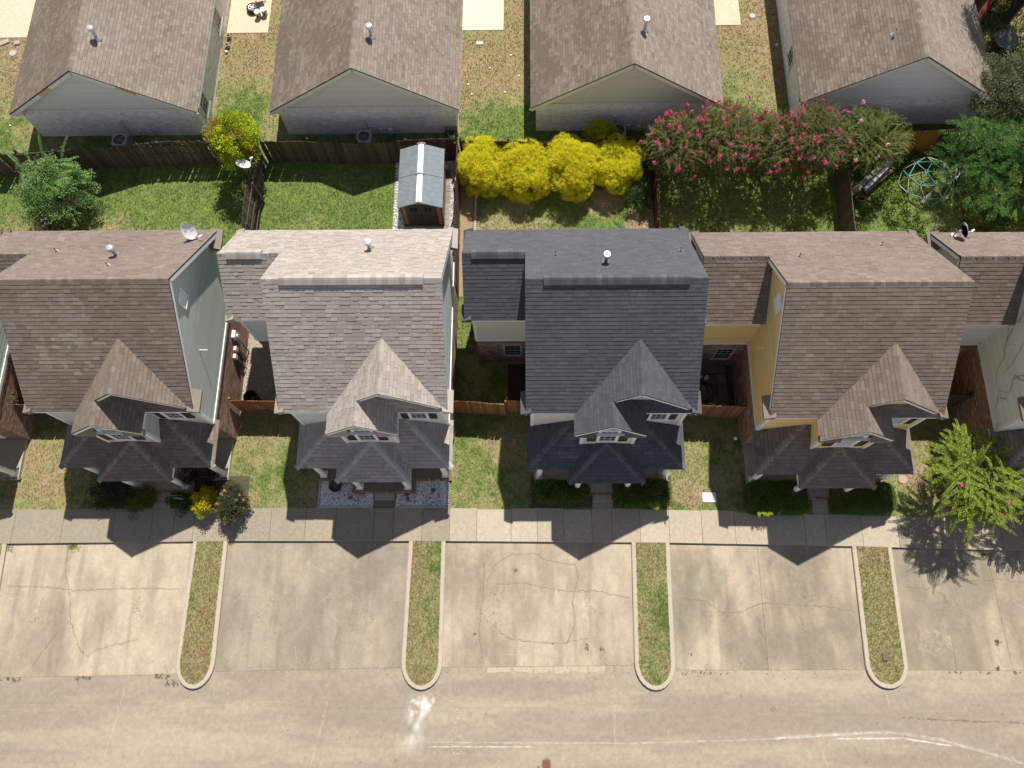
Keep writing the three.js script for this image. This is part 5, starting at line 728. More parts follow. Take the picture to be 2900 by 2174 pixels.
bush({ x: -22.7, z: -11.0, seed: 781, label: 'tall yellow green hedge bush at the left edge', r: [1.0, 1.0, 1.5], cy: 1.2, clumps: 90, per: 60, cs: 0.24, ll: 0.08, lw: 0.045, cols: [[0.22, 0.24, 0.03], [0.16, 0.19, 0.03], [0.28, 0.25, 0.04], [0.1, 0.13, 0.03]] });
// front beds of the grey green house
const HB = { cs: 0.17, ll: 0.09, lw: 0.03, per: 55 };
bush({ ...HB, x: -18.3, z: -6.05, seed: 801, label: 'leafy shrub at the shaded left end of the front bed', r: [0.5, 0.45, 0.5], cy: 0.4, clumps: 34, cols: [[0.07, 0.1, 0.03], [0.05, 0.075, 0.025]] });
bush({ ...HB, x: -17.5, z: -6.1, seed: 802, label: 'dark twiggy shrub in the shade of the porch', r: [0.62, 0.45, 0.6], cy: 0.4, clumps: 40, cols: [[0.06, 0.07, 0.03], [0.085, 0.08, 0.035], [0.045, 0.06, 0.025]] });
bush({ ...HB, x: -16.65, z: -5.85, seed: 803, label: 'bright green spiky shrub left of the walkway', r: [0.55, 0.42, 0.6], cy: 0.35, clumps: 36, ll: 0.16, lw: 0.025, cols: [[0.12, 0.16, 0.02], [0.09, 0.13, 0.02]] });
bush({ ...HB, x: -15.0, z: -5.75, seed: 804, label: 'low green plant right of the walkway', r: [0.5, 0.3, 0.4], cy: 0.25, clumps: 26, cols: [[0.08, 0.13, 0.03], [0.06, 0.1, 0.025]] });
bush({ ...HB, x: -13.95, z: -6.75, seed: 805, label: 'purple red leaved bush in the porch shadow', r: [0.75, 0.6, 0.6], cy: 0.55, clumps: 50, ll: 0.07, cols: [[0.06, 0.018, 0.02], [0.045, 0.015, 0.018], [0.035, 0.03, 0.02]] });
bush({ ...HB, x: -14.6, z: -7.0, seed: 806, label: 'dark green shrub beside the porch column', r: [0.45, 0.6, 0.4], cy: 0.6, clumps: 30, ll: 0.06, cols: [[0.05, 0.07, 0.025]] });
bush({ ...HB, x: -13.75, z: -5.7, seed: 807, label: 'small bright yellow bush beside the pink rose bush', r: [0.42, 0.5, 0.6], cy: 0.62, clumps: 44, per: 95, ll: 0.07, lw: 0.042, cols: [[0.62, 0.5, 0.012], [0.5, 0.45, 0.015], [0.34, 0.34, 0.02]] });
bush({ ...HB, x: -12.6, z: -5.7, seed: 808, label: 'rose bush with pink blooms beside the sidewalk', r: [0.6, 0.6, 0.85], cy: 0.72, clumps: 90, per: 95, ll: 0.06, lw: 0.04, cols: [[0.085, 0.1, 0.035], [0.12, 0.12, 0.05], [0.06, 0.075, 0.03]], flowers: [[0.75, 0.16, 0.17], [0.8, 0.3, 0.26], [0.7, 0.1, 0.14]], bloom: 0.13 });
// hedges
const HC = [[0.105, 0.17, 0.036], [0.135, 0.205, 0.042], [0.08, 0.14, 0.03], [0.17, 0.24, 0.048]], hg = 'hedges in front of the porches';
hedge({ x0: 0.15, x1: 2.6, z0: -6.75, z1: -5.72, h: 0.72, seed: 821, n: 9000, ll: 0.075, lw: 0.04, cols: HC, tips: [0.16, 0.2, 0.03], rough: 0.5, p: 3, label: 'shaggy hedge left of the walkway to the charcoal roofed house', group: hg });
hedge({ x0: 3.6, x1: 6.05, z0: -6.8, z1: -5.62, h: 0.82, seed: 822, n: 10000, ll: 0.075, lw: 0.04, cols: HC, tips: [0.16, 0.2, 0.03], rough: 0.55, p: 3, label: 'shaggy hedge right of the walkway to the charcoal roofed house', group: hg, sprigs: [[0.6, 0.72, 0.5, 0.2, 0.5, 0.8, 0.3, [0.3, 0.36, 0.03]]] });
hedge({ x0: 9.15, x1: 11.72, z0: -6.7, z1: -5.3, h: 0.85, seed: 823, n: 13000, ll: 0.055, lw: 0.034, cols: HC, rough: 0.16, label: 'clipped dark hedge left of the walkway to the yellow house', group: hg, sprigs: [[-0.5, 0.72, 0.6, 0, 0.5, 0.9, 0.24, [0.3, 0.36, 0.03]]] });
hedge({ x0: 12.72, x1: 15.3, z0: -6.65, z1: -5.35, h: 0.85, seed: 824, n: 13000, ll: 0.055, lw: 0.034, cols: HC, rough: 0.14, label: 'clipped dark hedge right of the walkway to the yellow house', group: hg });
// ---------- turf blades, weeds, gravel ----------
const noGrass = [];
for (const [x, z] of [[-25.2, -12.3], [-15.95, -12.28], [-6.28, -12.24], [3.06, -12.18], [12.15, -11.98], [21.66, -11.9]]) noGrass.push([x - 3.0, x + 3.0, z - 3.7, z + 5.5], [x - 1.4, x + 1.4, z + 5, z + 6.1], [x - 5.35, x - 2.9, z - 3.7, z - 0.1]);
for (const [x, z] of [[-20.42, -24.55], [-7.82, -24.52], [4.65, -24.58], [17.4, -24.75]]) noGrass.push([x - 4.3, x + 4.3, z - 13, z + 0.05]);
noGrass.push([-16.24, -15.56, -6.5, -5.5], [-6.7, -5.8, -6.6, -5.5], [2.65, 3.58, -6.5, -5.5], [11.95, 12.68, -6.5, -5.2], [-9.1, -3.5, -7.0, -5.6], [-12.85, -9.3, -13.9, -9.9], [-6.6, -3.45, -22.95, -19.0], [6.0, 9.1, -12.2, -9.7], [-16.0, -13.8, -36, -30.85], [-3.6, -1.3, -36, -30.85], [8.9, 11.15, -36, -30.95], [-30, -26.75, -36, -30.75], [-1.0, 0.1, -12.3, -9.9], [-3.3, -2.7, -22, -15]);
const bare = (x, z) => { for (const [a, b, c, d] of noGrass) if (x > a && x < b && z > c && z < d) return true; return false; };
{
  const b = new GB(), r0 = RNG(2); for (let i = 0; i < 7; i++) { const a = i / 7 * 6.283 + r0(), p = V(Math.cos(a) * 0.02 * r0(), 0, Math.sin(a) * 0.02 * r0()), w = 0.005, h = 0.018 + 0.018 * r0(), o = 0.012 + 0.02 * r0(), s = V(-Math.sin(a) * w, 0, Math.cos(a) * w); b.tri(p.clone().sub(s), p.clone().add(s), p.clone().add(V(Math.cos(a) * o, h, Math.sin(a) * o))); }
  const g = b.geo(), pos = [], col = [], r = RNG(77), n3 = new THREE.Matrix4(), q = new THREE.Quaternion(), Y = V(0, 1, 0);
  const put = (x, z, y, k) => { const c = turf(x, z); pos.push(n3.clone().compose(V(x, y, z), q.setFromAxisAngle(Y, r() * 6.28), V(k, k * (0.7 + 0.6 * r()), k)).clone()); const t = 1.0 + 0.26 * r(); col.push([c[0] * t, c[1] * t * 1.02, c[2] * t]); };
  for (let i = 0; i < 330000; i++) { const z = -33.5 + r() * 28.45, hw = 20.5 + (-z) * 0.26, x = -hw - 2 + r() * (2 * hw + 3); if (x < -29 || x > 26 || z > zBack(x) + 0.06 * (fbm(x * 3, 1, 2, 7) - 0.35) || (z < zBack(x) - 0.08 && bare(x, z))) continue; const d = fbm(x * 1.1, z * 1.1, 3, 90); if (r() > 0.35 + 0.9 * d) continue; put(x, z, 0, 0.8 + 0.7 * r()); }
  const inside = (P, x, z) => { let c = false; for (let i = 0, j = P.length - 1; i < P.length; j = i++) if ((P[i][1] > z) !== (P[j][1] > z) && x < (P[j][0] - P[i][0]) * (z - P[i][1]) / (P[j][1] - P[i][1]) + P[i][0]) c = !c; return c; };
  for (const P of islands) for (let i = 0; i < 3600; i++) { const xs = P.map(p => p[0]), a = Math.min(...xs), e = Math.max(...xs), x = a + r() * (e - a), z = -4.2 + r() * 5.8; if (inside(P, x, z)) put(x, z, -0.012, 0.8 + 0.7 * r()); }
  const m = new THREE.InstancedMesh(g, mat(WHITE, 0.8, { side: THREE.DoubleSide }), pos.length), cc = new THREE.Color(); m.name = 'grass';
  pos.forEach((p, i) => { m.setMatrixAt(i, p); cc.setRGB(...col[i]); m.setColorAt(i, cc); }); m.castShadow = m.receiveShadow = true; scene.add(m); stuff(m); tag(m, 'short patchy green and straw coloured grass blades covering the lawns', 'grass');
}
{ // tall weeds filling the right back yard and a few tufts at the kerbs
  const b = new GB(), r = RNG(31), C = [[0.1, 0.17, 0.018], [0.15, 0.22, 0.02], [0.07, 0.125, 0.018], [0.055, 0.1, 0.02]];
  for (let i = 0; i < 2600; i++) { const side = i % 3 === 0, x = side ? 22.5 + r() * 4 : 15.0 + r() * 8.5, z = side ? -33 + r() * 9.5 : -23 + r() * 6.9, d = fbm(x * 0.8, z * 0.8, 3, 91) + (side ? 0.12 : 0); if (d < 0.42) continue; const h = 0.08 + (d - 0.4) * 1.1 * r(), c = pickc(C, r); for (let k = 0; k < 9; k++) randLeaf(b, V(x + (r() - 0.5) * 0.25, h * r(), z + (r() - 0.5) * 0.25), V(0, 0.8, 0), 0.12, 0.06, vary(c, r, 0.5), r); }
  tag(stuff(b.build('weeds', leafMat)), 'tall leafy weeds overgrowing the yard with the climbing dome', 'weeds');
  const t = new GB(); for (const [cx, cz, rx, rz, n] of [[-19.55, -4.0, 0.25, 0.12, 26], [-15, 1.2, 0.35, 0.1, 18], [-14.5, 1.45, 0.25, 0.12, 16], [-18.2, 1.28, 0.3, 0.06, 16], [-21.5, 1.36, 0.8, 0.06, 26], [-22.3, -3.9, 0.2, 0.15, 20], [18.9, -3.65, 0.12, 0.12, 24], [18.85, -0.2, 0.1, 0.1, 10], [18.7, 0.75, 0.1, 0.06, 10], [17.5, 0.92, 0.9, 0.03, 9], [7.0, 0.98, 1.0, 0.04, 12], [19.3, 0.92, 0.3, 0.03, 6]]) for (let i = 0; i < n; i++) { const x = cx + (r() - 0.5) * 2 * rx, z = cz + (r() - 0.5) * 2 * rz; for (let k = 0; k < 4; k++) randLeaf(t, V(x, LOW + 0.01 + 0.04 * r(), z), V(0, 0.5, 0), 0.07, 0.022, vary(pickc([[0.16, 0.18, 0.04], [0.22, 0.2, 0.06], [0.1, 0.13, 0.03]], r), r), r); }
  tag(stuff(t.build('kerb_weeds', leafMat)), 'small weed tufts growing from the concrete joints', 'weeds');
}
function pebbles(name, label, rects, n, cols, s0, s1, seed) {
  const g0 = new THREE.IcosahedronGeometry(1, 0), r = RNG(seed), list = []; const tot = rects.reduce((a, q) => a + (q[1] - q[0]) * (q[3] - q[2]), 0);
  for (const [x0, x1, z0, z1] of rects) { const k = Math.round(n * (x1 - x0) * (z1 - z0) / tot); for (let i = 0; i < k; i++) { const s = lerp(s0, s1, r()); list.push([new THREE.Matrix4().compose(V(lerp(x0, x1, r()), 0.008 + s * 0.3, lerp(z0, z1, r())), new THREE.Quaternion().setFromEuler(new THREE.Euler(r() * 6, r() * 6, r() * 6)), V(s, s * 0.65, s * (0.7 + 0.5 * r()))), vary(pickc(cols, r), r, 0.3)]); } }
  const m = new THREE.InstancedMesh(g0, mat(WHITE, 0.85), list.length), c = new THREE.Color(); m.name = numbered(name); list.forEach(([q, k], i) => { m.setMatrixAt(i, q); c.setRGB(...k); m.setColorAt(i, c); }); m.castShadow = m.receiveShadow = true; scene.add(m); stuff(m); tag(m, label, 'gravel');
}
const sheet = (name, x0, x1, z0, z1, y, m) => struct(new GB().span(x0, x1, y - 0.06, y, z0, z1).build(name, m));
const WH = [[0.72, 0.71, 0.68], [0.62, 0.61, 0.58], [0.5, 0.49, 0.46], [0.8, 0.79, 0.77]];
sheet('gravel_bed', -9.05, -6.72, -6.95, -5.66, 0.006, mat([0.5, 0.48, 0.45], 1, { map: grainTex })); sheet('gravel_bed', -5.76, -3.55, -6.95, -5.66, 0.006, mat([0.46, 0.44, 0.41], 1, { map: grainTex }));
pebbles('white_gravel', 'white landscaping gravel in the two front beds of the tan roofed house', [[-9.03, -6.75, -6.93, -5.68], [-5.74, -3.58, -6.93, -5.68]], 8200, WH, 0.018, 0.04, 3);
sheet('gravel_bed', -6.58, -3.47, -22.9, -19.02, 0.004, mat([0.3, 0.29, 0.27], 1, { map: grainTex }));
pebbles('white_gravel', 'white gravel border around the garden shed', [[-6.57, -6.02, -22.88, -16.4], [-3.86, -3.47, -22.88, -16.4], [-6.0, -3.9, -22.88, -22.3]], 4200, WH, 0.018, 0.04, 4);
sheet('gravel_bed', -12.97, -9.3, -15.9, -9.95, 0.005, mat([0.42, 0.36, 0.27], 1, { map: grainTex }));
pebbles('tan_gravel', 'tan and grey gravel covering the narrow courtyard behind the cedar gate', [[-12.94, -9.32, -15.8, -10.0]], 10000, [[0.52, 0.46, 0.35], [0.6, 0.55, 0.46], [0.4, 0.34, 0.26], [0.46, 0.43, 0.37]], 0.015, 0.035, 5);
{ // dead leaves blown onto the concrete
  const b = new GB(), r = RNG(55); for (let i = 0; i < 900; i++) { const k = i % 3, [cx, cz, rx, rz] = [[17.4, -4.6, 2.2, 1.0], [-13, -4.7, 1.8, 0.6], [0, 0.9, 21, 0.35]][k], x = cx + (r() + r() - 1) * rx, z = cz + (r() + r() - 1) * rz, y = z > zFront(x) ? LOW + 0.004 : 0.008; if (Math.abs(z - zFront(x)) < 0.05) continue; const a = r() * 6.283, d = V(Math.cos(a), 0.1, Math.sin(a)).normalize(), s = d.clone().cross(V(0, 1, 0)).normalize(); leaf(b, V(x, y, z), d, s, 0.03 + 0.03 * r(), 0.02 + 0.015 * r(), vary(pickc([[0.2, 0.12, 0.05], [0.28, 0.2, 0.08], [0.12, 0.08, 0.04]], r), r), 0.1); }
  tag(stuff(b.build('leaf_litter', flowerMat)), 'small dead leaves scattered on the concrete and along the gutter', 'leaves'); }
// ---------- paving and small grounds ----------
const padMat = mat([0.70, 0.57, 0.40], 0.95, { map: grainTex }), padPale = mat([0.74, 0.66, 0.52], 0.95, { map: grainTex });
sheet('patio_pad', -16.0, -13.8, -36, -30.86, 0.03, padMat); sheet('patio_pad', -3.5, -1.3, -36, -30.84, 0.03, padPale); sheet('patio_pad', 8.95, 11.14, -36, -30.96, 0.03, padMat); sheet('patio_pad', -30, -26.75, -36, -30.75, 0.03, padMat);
for (const [x0, x1, zb, m] of [[-16.24, -15.56, -6.42, M.concrete], [-6.67, -5.83, -6.4, mat([0.2, 0.165, 0.12], 0.95, { map: grainTex })], [2.69, 3.54, -6.3, M.concrete], [11.98, 12.64, -6.2, M.concrete]]) {
  const w = struct(new GB().span(x0, x1, -0.06, -0.016, zb + 0.1, zBack((x0 + x1) / 2)).build('front_walk', mat([0.1, 0.09, 0.07], 1))); for (const [a, b] of [[0, 0.5], [0.5, 1]]) { const z0 = zb + 0.28, z1 = zBack((x0 + x1) / 2) - 0.012; new GB().span(x0, x1, -0.05, 0.012, lerp(z0, z1, a) + 0.006, lerp(z0, z1, b) - 0.006).build('slab', m, w); }
}
{ // pavers: beside the shed and in the courtyard of the yellow house
  const pm = [[0.30, 0.25, 0.19], [0.26, 0.22, 0.17], [0.34, 0.29, 0.22]].map(c => mat(c, 0.95, { map: grainTex })), r = RNG(6);
  const p1 = new THREE.Group(); p1.name = 'paver_path'; scene.add(p1); struct(p1); for (let z = -22.2; z < -18.4; z += 0.31) new GB().box(-3.98 + (r() - 0.5) * 0.02, 0.012, z, 0.3, 0.05, 0.295, undefined, (r() - 0.5) * 0.05).build('paver', pm[Math.floor(r() * 3)], p1);
  const p2 = new THREE.Group(); p2.name = 'courtyard_paving'; scene.add(p2); struct(p2); const dk = [[0.17, 0.15, 0.115], [0.14, 0.12, 0.095], [0.2, 0.175, 0.14]].map(c => mat(c, 0.95, { map: grainTex })); sheet('courtyard_soil', 6.05, 9.12, -12.05, -9.75, 0.006, mat([0.05, 0.045, 0.03], 1));
  for (let x = 6.3; x < 8.75; x += 0.46) for (let z = -11.85; z < -10; z += 0.46) new GB().box(x + (r() - 0.5) * 0.03, 0.02, z + (r() - 0.5) * 0.03, 0.43, 0.045, 0.43, undefined, (r() - 0.5) * 0.06).build('paver', dk[Math.floor(r() * 3)], p2);
  sheet('brick_patio', -0.98, 0.06, -12.15, -9.95, 0.012, mat([0.09, 0.035, 0.025], 0.95, { map: grainTex }));
  sheet('mulch_bed', 0.05, 2.66, -7.0, -5.63, 0.006, mat([0.11, 0.075, 0.05], 1, { map: grainTex })); sheet('mulch_bed', 3.58, 6.1, -7.0, -5.6, 0.006, mat([0.13, 0.09, 0.06], 1, { map: grainTex })); sheet('mulch_bed', -18.9, -16.3, -6.75, -5.63, 0.006, mat([0.09, 0.075, 0.045], 1, { map: grainTex })); sheet('mulch_bed', -15.5, -12.2, -7.0, -5.63, 0.006, mat([0.1, 0.08, 0.05], 1, { map: grainTex }));
  sheet('mulch_bed', -3.3, -2.62, -22.2, -15.5, 0.006, mat([0.34, 0.24, 0.15], 1, { map: grainTex }));
  // stone edging along that bed, and round the gravel beds
  const em = mat([0.42, 0.4, 0.37], 0.9); for (const [nm, lb, pts] of [['edging_stones', 'small grey edging stones along the bare bed by the red fence', [[-2.58, -21], [-2.6, -18], [-2.55, -16.5]]], ['edging_stones', 'small grey edging stones around the left gravel bed', [[-9.09, -6.95], [-9.09, -5.64], [-6.72, -5.64]]], ['edging_stones', 'small grey edging stones around the right gravel bed', [[-5.74, -5.64], [-3.52, -5.64], [-3.52, -6.95]]]]) { const b = new GB(); for (let i = 0; i + 1 < pts.length; i++) { const L = Math.hypot(pts[i + 1][0] - pts[i][0], pts[i + 1][1] - pts[i][1]); for (let s = 0; s < L; s += 0.105) { const t = s / L; b.box(lerp(pts[i][0], pts[i + 1][0], t), 0.025, lerp(pts[i][1], pts[i + 1][1], t), 0.085 + 0.02 * r(), 0.07, 0.07 + 0.02 * r(), undefined, r()); } } tag(stuff(b.build(nm, em)), lb, 'stones'); }
}
// ---------- garden shed ----------
{
  const h = thing('garden_shed', 'small garden shed with grey roof, white skylight ridge and dark double doors', 'shed', [-5.02, 0, -20.7]);
  const tc = mat([0.46, 0.2, 0.13], 0.8, { map: woodTex }), dk = mat([0.075, 0.07, 0.065], 0.6, { map: woodTex }), rf = [[0.165, 0.19, 0.21], [0.175, 0.2, 0.22], [0.155, 0.178, 0.198]].map(c => mat(c, 0.7)), W = 0.92, Z0 = -1.42, Z1 = 1.4, yE = 1.82, yR = 2.28, rx = 1.05;
  new GB().poly([V(-W, 0.05, Z1), V(W, 0.05, Z1), V(W, 1.84, Z1), V(0, 2.22, Z1), V(-W, 1.84, Z1)], Z1 - Z0, V(0, 0, 1)).build('wall', tc, h);
  for (let i = 0; i < 12; i++) for (const s of [-1, 1]) new GB().box(s * (W + 0.008), 0.18 + i * 0.145, 0, 0.02, 0.125, Z1 - Z0 - 0.2).build('wall_plank', tc, h);
  for (const s of [-1, 1]) { for (const z of [Z0 + 0.05, Z1 - 0.03]) new GB().box(s * (W + 0.012), 0.93, z, 0.06, 1.8, 0.1).build('corner_post', dk, h); new GB().box(s * 0.7, 0.93, Z1 + 0.012, 0.06, 1.78, 0.03).build('door_jamb', dk, h); for (let i = 0; i < 11; i++) new GB().box(s * 0.815, 0.14 + i * 0.155, Z1 + 0.008, 0.16, 0.145, 0.02).build('wall_plank', tc, h); }
  new GB().box(0, 1.79, Z1 + 0.015, 1.46, 0.06, 0.035).build('door_header', dk, h); new GB().box(0, 0.03, 0, 1.95, 0.06, 2.95).build('floor_base', dk, h);
  for (const s of [-1, 1]) {
    const d = new GB().box(s * 0.335, 0.93, Z1 + 0.02, 0.655, 1.66, 0.04).build('door', dk, h); for (let i = 0; i < 4; i++) new GB().box(s * 0.335 - 0.24 + i * 0.16, 0.7, Z1 + 0.044, 0.14, 1.1, 0.012).build('door_plank', dk, d);
    new GB().box(s * 0.335, 1.5, Z1 + 0.044, 0.4, 0.34, 0.012).build('window_frame', dk, d); for (const a of [-1, 1]) for (const b of [-1, 1]) new GB().box(s * 0.335 + a * 0.09, 1.5 + b * 0.075, Z1 + 0.052, 0.15, 0.125, 0.012).build('pane', M.glass, d); new GB().box(s * 0.06, 0.95, Z1 + 0.06, 0.03, 0.16, 0.04).build('handle', M.black, d);
  }
  const m = (yR - yE) / rx, L = Math.hypot(1, m);
  for (const s of [-1, 1]) for (const [a, b] of [[-1.6, -0.02], [0.0, 1.55]]) {
    const N = V(s * m / L, 1 / L, 0); const p = new GB().poly([V(s * rx, yE, a), V(s * rx, yE, b), V(s * 0.11, yR - 0.11 * m, b), V(s * 0.11, yR - 0.11 * m, a)], 0.035, N).build('roof_panel', rf[1], h), r = RNG(s * 7 + 20 + a * 3);
    for (let k = 0; k < 5; k++) { let z = a + 0.01; const u0 = 0.13 + k * 0.185, u1 = u0 + 0.18; while (z < b - 0.05) { const w = Math.min(0.2 + 0.16 * r(), b - 0.01 - z); new GB().poly([V(s * u1, yR - u1 * m + 0.010, z), V(s * u1, yR - u1 * m + 0.010, z + w - 0.006), V(s * u0, yR - u0 * m + 0.004, z + w - 0.006), V(s * u0, yR - u0 * m + 0.004, z)], 0.006, N).build('roof_tile', rf[Math.floor(r() * 3)], p); z += w; } }
  }
  for (const [a, b] of [[-1.58, -0.03], [0.06, 1.5]]) { const g = new GB(); for (const s of [-1, 1]) g.poly([V(s * 0.13, yR - 0.13 * m + 0.03, a), V(s * 0.13, yR - 0.13 * m + 0.03, b), V(0, yR + 0.035, b), V(0, yR + 0.035, a)], 0.02, V(s * m, 1, 0)); g.build('skylight', mat([0.84, 0.86, 0.88], 0.35), h); }
  for (const z of [-1.62, 0.015, 1.54]) { const g = new GB(); for (const s of [-1, 1]) g.beam(V(s * 0.2, yR - 0.2 * m + 0.04, z), V(0, yR + 0.045, z), 0.07, 0.03); g.build('ridge_clip', rf[0], h); }
}
// ---------- air conditioners, meters, dishes ----------
function condenser(x, z, label) {
  const h = thing('air_conditioner', label, 'air conditioner', [x, 0, z], 0, 'condensers behind the brick houses'), c = mat([0.33, 0.31, 0.28], 0.6), s = 0.36;
  new GB().box(0, 0.02, 0, 0.9, 0.05, 0.9).build('pad', M.concrete, h); const b = new GB(); for (const [i, j] of [[-1, -1], [1, -1], [1, 1], [-1, 1]]) b.box(i * (s - 0.03), 0.4, j * (s - 0.03), 0.06, 0.7, 0.06); b.span(-s, s, 0.05, 0.13, -s, s).build('casing', c, h);
  for (let k = 0; k < 16; k++) { const y = 0.16 + k * 0.036; const l = new GB(); for (const q of [-1, 1]) { l.span(-s + 0.06, s - 0.06, y, y + 0.014, q * s - 0.012, q * s + 0.012); l.span(q * s - 0.012, q * s + 0.012, y, y + 0.014, -s + 0.06, s - 0.06); } l.build('louvre', c, h); } new GB().span(-s + 0.05, s - 0.05, 0.1, 0.72, -s + 0.05, s - 0.05).build('coil', mat([0.05, 0.05, 0.055], 0.6), h);
  const tp = new GB(), ci = a => V(0.285 * Math.cos(a), 0.79, 0.285 * Math.sin(a)), sq = a => { const k = s / Math.max(Math.abs(Math.cos(a)), Math.abs(Math.sin(a))); return V(k * Math.cos(a), 0.79, k * Math.sin(a)); }; for (let k = 0; k < 32; k++) { const a = k / 16 * Math.PI, b = (k + 1) / 16 * Math.PI, lo = p => p.clone().setY(0.75); tp.quad(ci(b), ci(a), sq(a), sq(b)); tp.quad(lo(ci(a)), lo(ci(b)), ci(b), ci(a)); tp.quad(lo(sq(b)), lo(sq(a)), sq(a), sq(b)); } tp.build('top_panel', c, h); new GB().lathe([[0.284, 0], [0.284, 0.05]], 0, 0.725, 0, 24).lathe([[0.001, 0], [0.284, 0]], 0, 0.724, 0, 24).build('fan_well', M.black, h);
  for (let i = 0; i < 4; i++) { const a = i * Math.PI / 2, g = new GB(); g.par(V(0.05 * Math.cos(a), 0.742, 0.05 * Math.sin(a)), V(0.19 * Math.cos(a), 0, 0.19 * Math.sin(a)), V(-0.13 * Math.sin(a), 0.02, 0.13 * Math.cos(a)), V(0, 0.004, 0)); g.build('fan_blade', mat([0.12, 0.12, 0.125], 0.5), h); } new GB().lathe([[0.07, 0], [0.07, 0.04], [0.001, 0.045]], 0, 0.745, 0, 14).build('fan_hub', mat([0.15, 0.15, 0.155], 0.5), h);
  for (let i = 1; i < 7; i++) { const rr = 0.045 * i, pts = []; for (let k = 0; k <= 24; k++) pts.push(V(rr * Math.cos(k / 24 * 6.283), 0.795, rr * Math.sin(k / 24 * 6.283))); new GB().tube(pts, 0.0035, 4, undefined, false).build('grille_ring', M.steel, h); } for (let i = 0; i < 4; i++) { const a = i * Math.PI / 4; new GB().tube([V(0.29 * Math.cos(a), 0.795, 0.29 * Math.sin(a)), V(-0.29 * Math.cos(a), 0.795, -0.29 * Math.sin(a))], 0.004, 4).build('grille_bar', M.steel, h); }
}
condenser(-20.27, -23.75, 'air conditioner at the house with the patched gable edge'); condenser(-8.11, -23.8, 'air conditioner behind the curved dark brown fence'); condenser(4.4, -24.02, 'air conditioner half hidden behind the golden shrubs');
function gasMeter(x, z, label) {
  const h = thing('gas_meter', label, 'meter', [x, 0, z], 0, 'gas meters on the brick houses'), g = mat([0.55, 0.55, 0.52], 0.5);
  new GB().tube([V(-0.5, 0, 0.12), V(-0.5, 0.55, 0.12), V(-0.42, 0.62, 0.12), V(-0.1, 0.62, 0.14), V(0, 0.58, 0.14)], 0.025, 8).build('pipe', g, h); new GB().tube([V(0.14, 0.55, 0.14), V(0.22, 0.7, 0.14), V(0.24, 0.95, 0.1), V(0.24, 1.0, 0.0)], 0.022, 8).build('pipe', g, h); new GB().box(0.06, 0.42, 0.16, 0.24, 0.26, 0.18).lathe([[0.1, 0], [0.1, 0.06], [0.001, 0.07]], 0.06, 0.55, 0.16, 14).build('meter_body', mat([0.5, 0.5, 0.47], 0.6), h); new GB().lathe([[0.001, -0.03], [0.08, 0], [0.001, 0.03]], -0.45, 0.62, 0.12, 14).build('regulator', g, h);
  const b = new GB().box(-1.15, 1.15, 0.05, 0.2, 0.26, 0.11).build('disconnect_box', mat([0.6, 0.6, 0.58], 0.5), h); new GB().tube([V(-1.1, 1.02, 0.06), V(-1.08, 0.6, 0.07), V(-0.98, 0.3, 0.15), V(-0.95, 0.2, 0.3)], 0.02, 6).build('conduit', M.steel, h);
}
gasMeter(-19.0, -24.53, 'grey gas meter and pipes on the house with the patched gable edge'); gasMeter(-6.9, -24.5, 'grey gas meter and pipes on the house behind the shed'); gasMeter(5.35, -24.55, 'grey gas meter and pipes behind the golden shrubs');
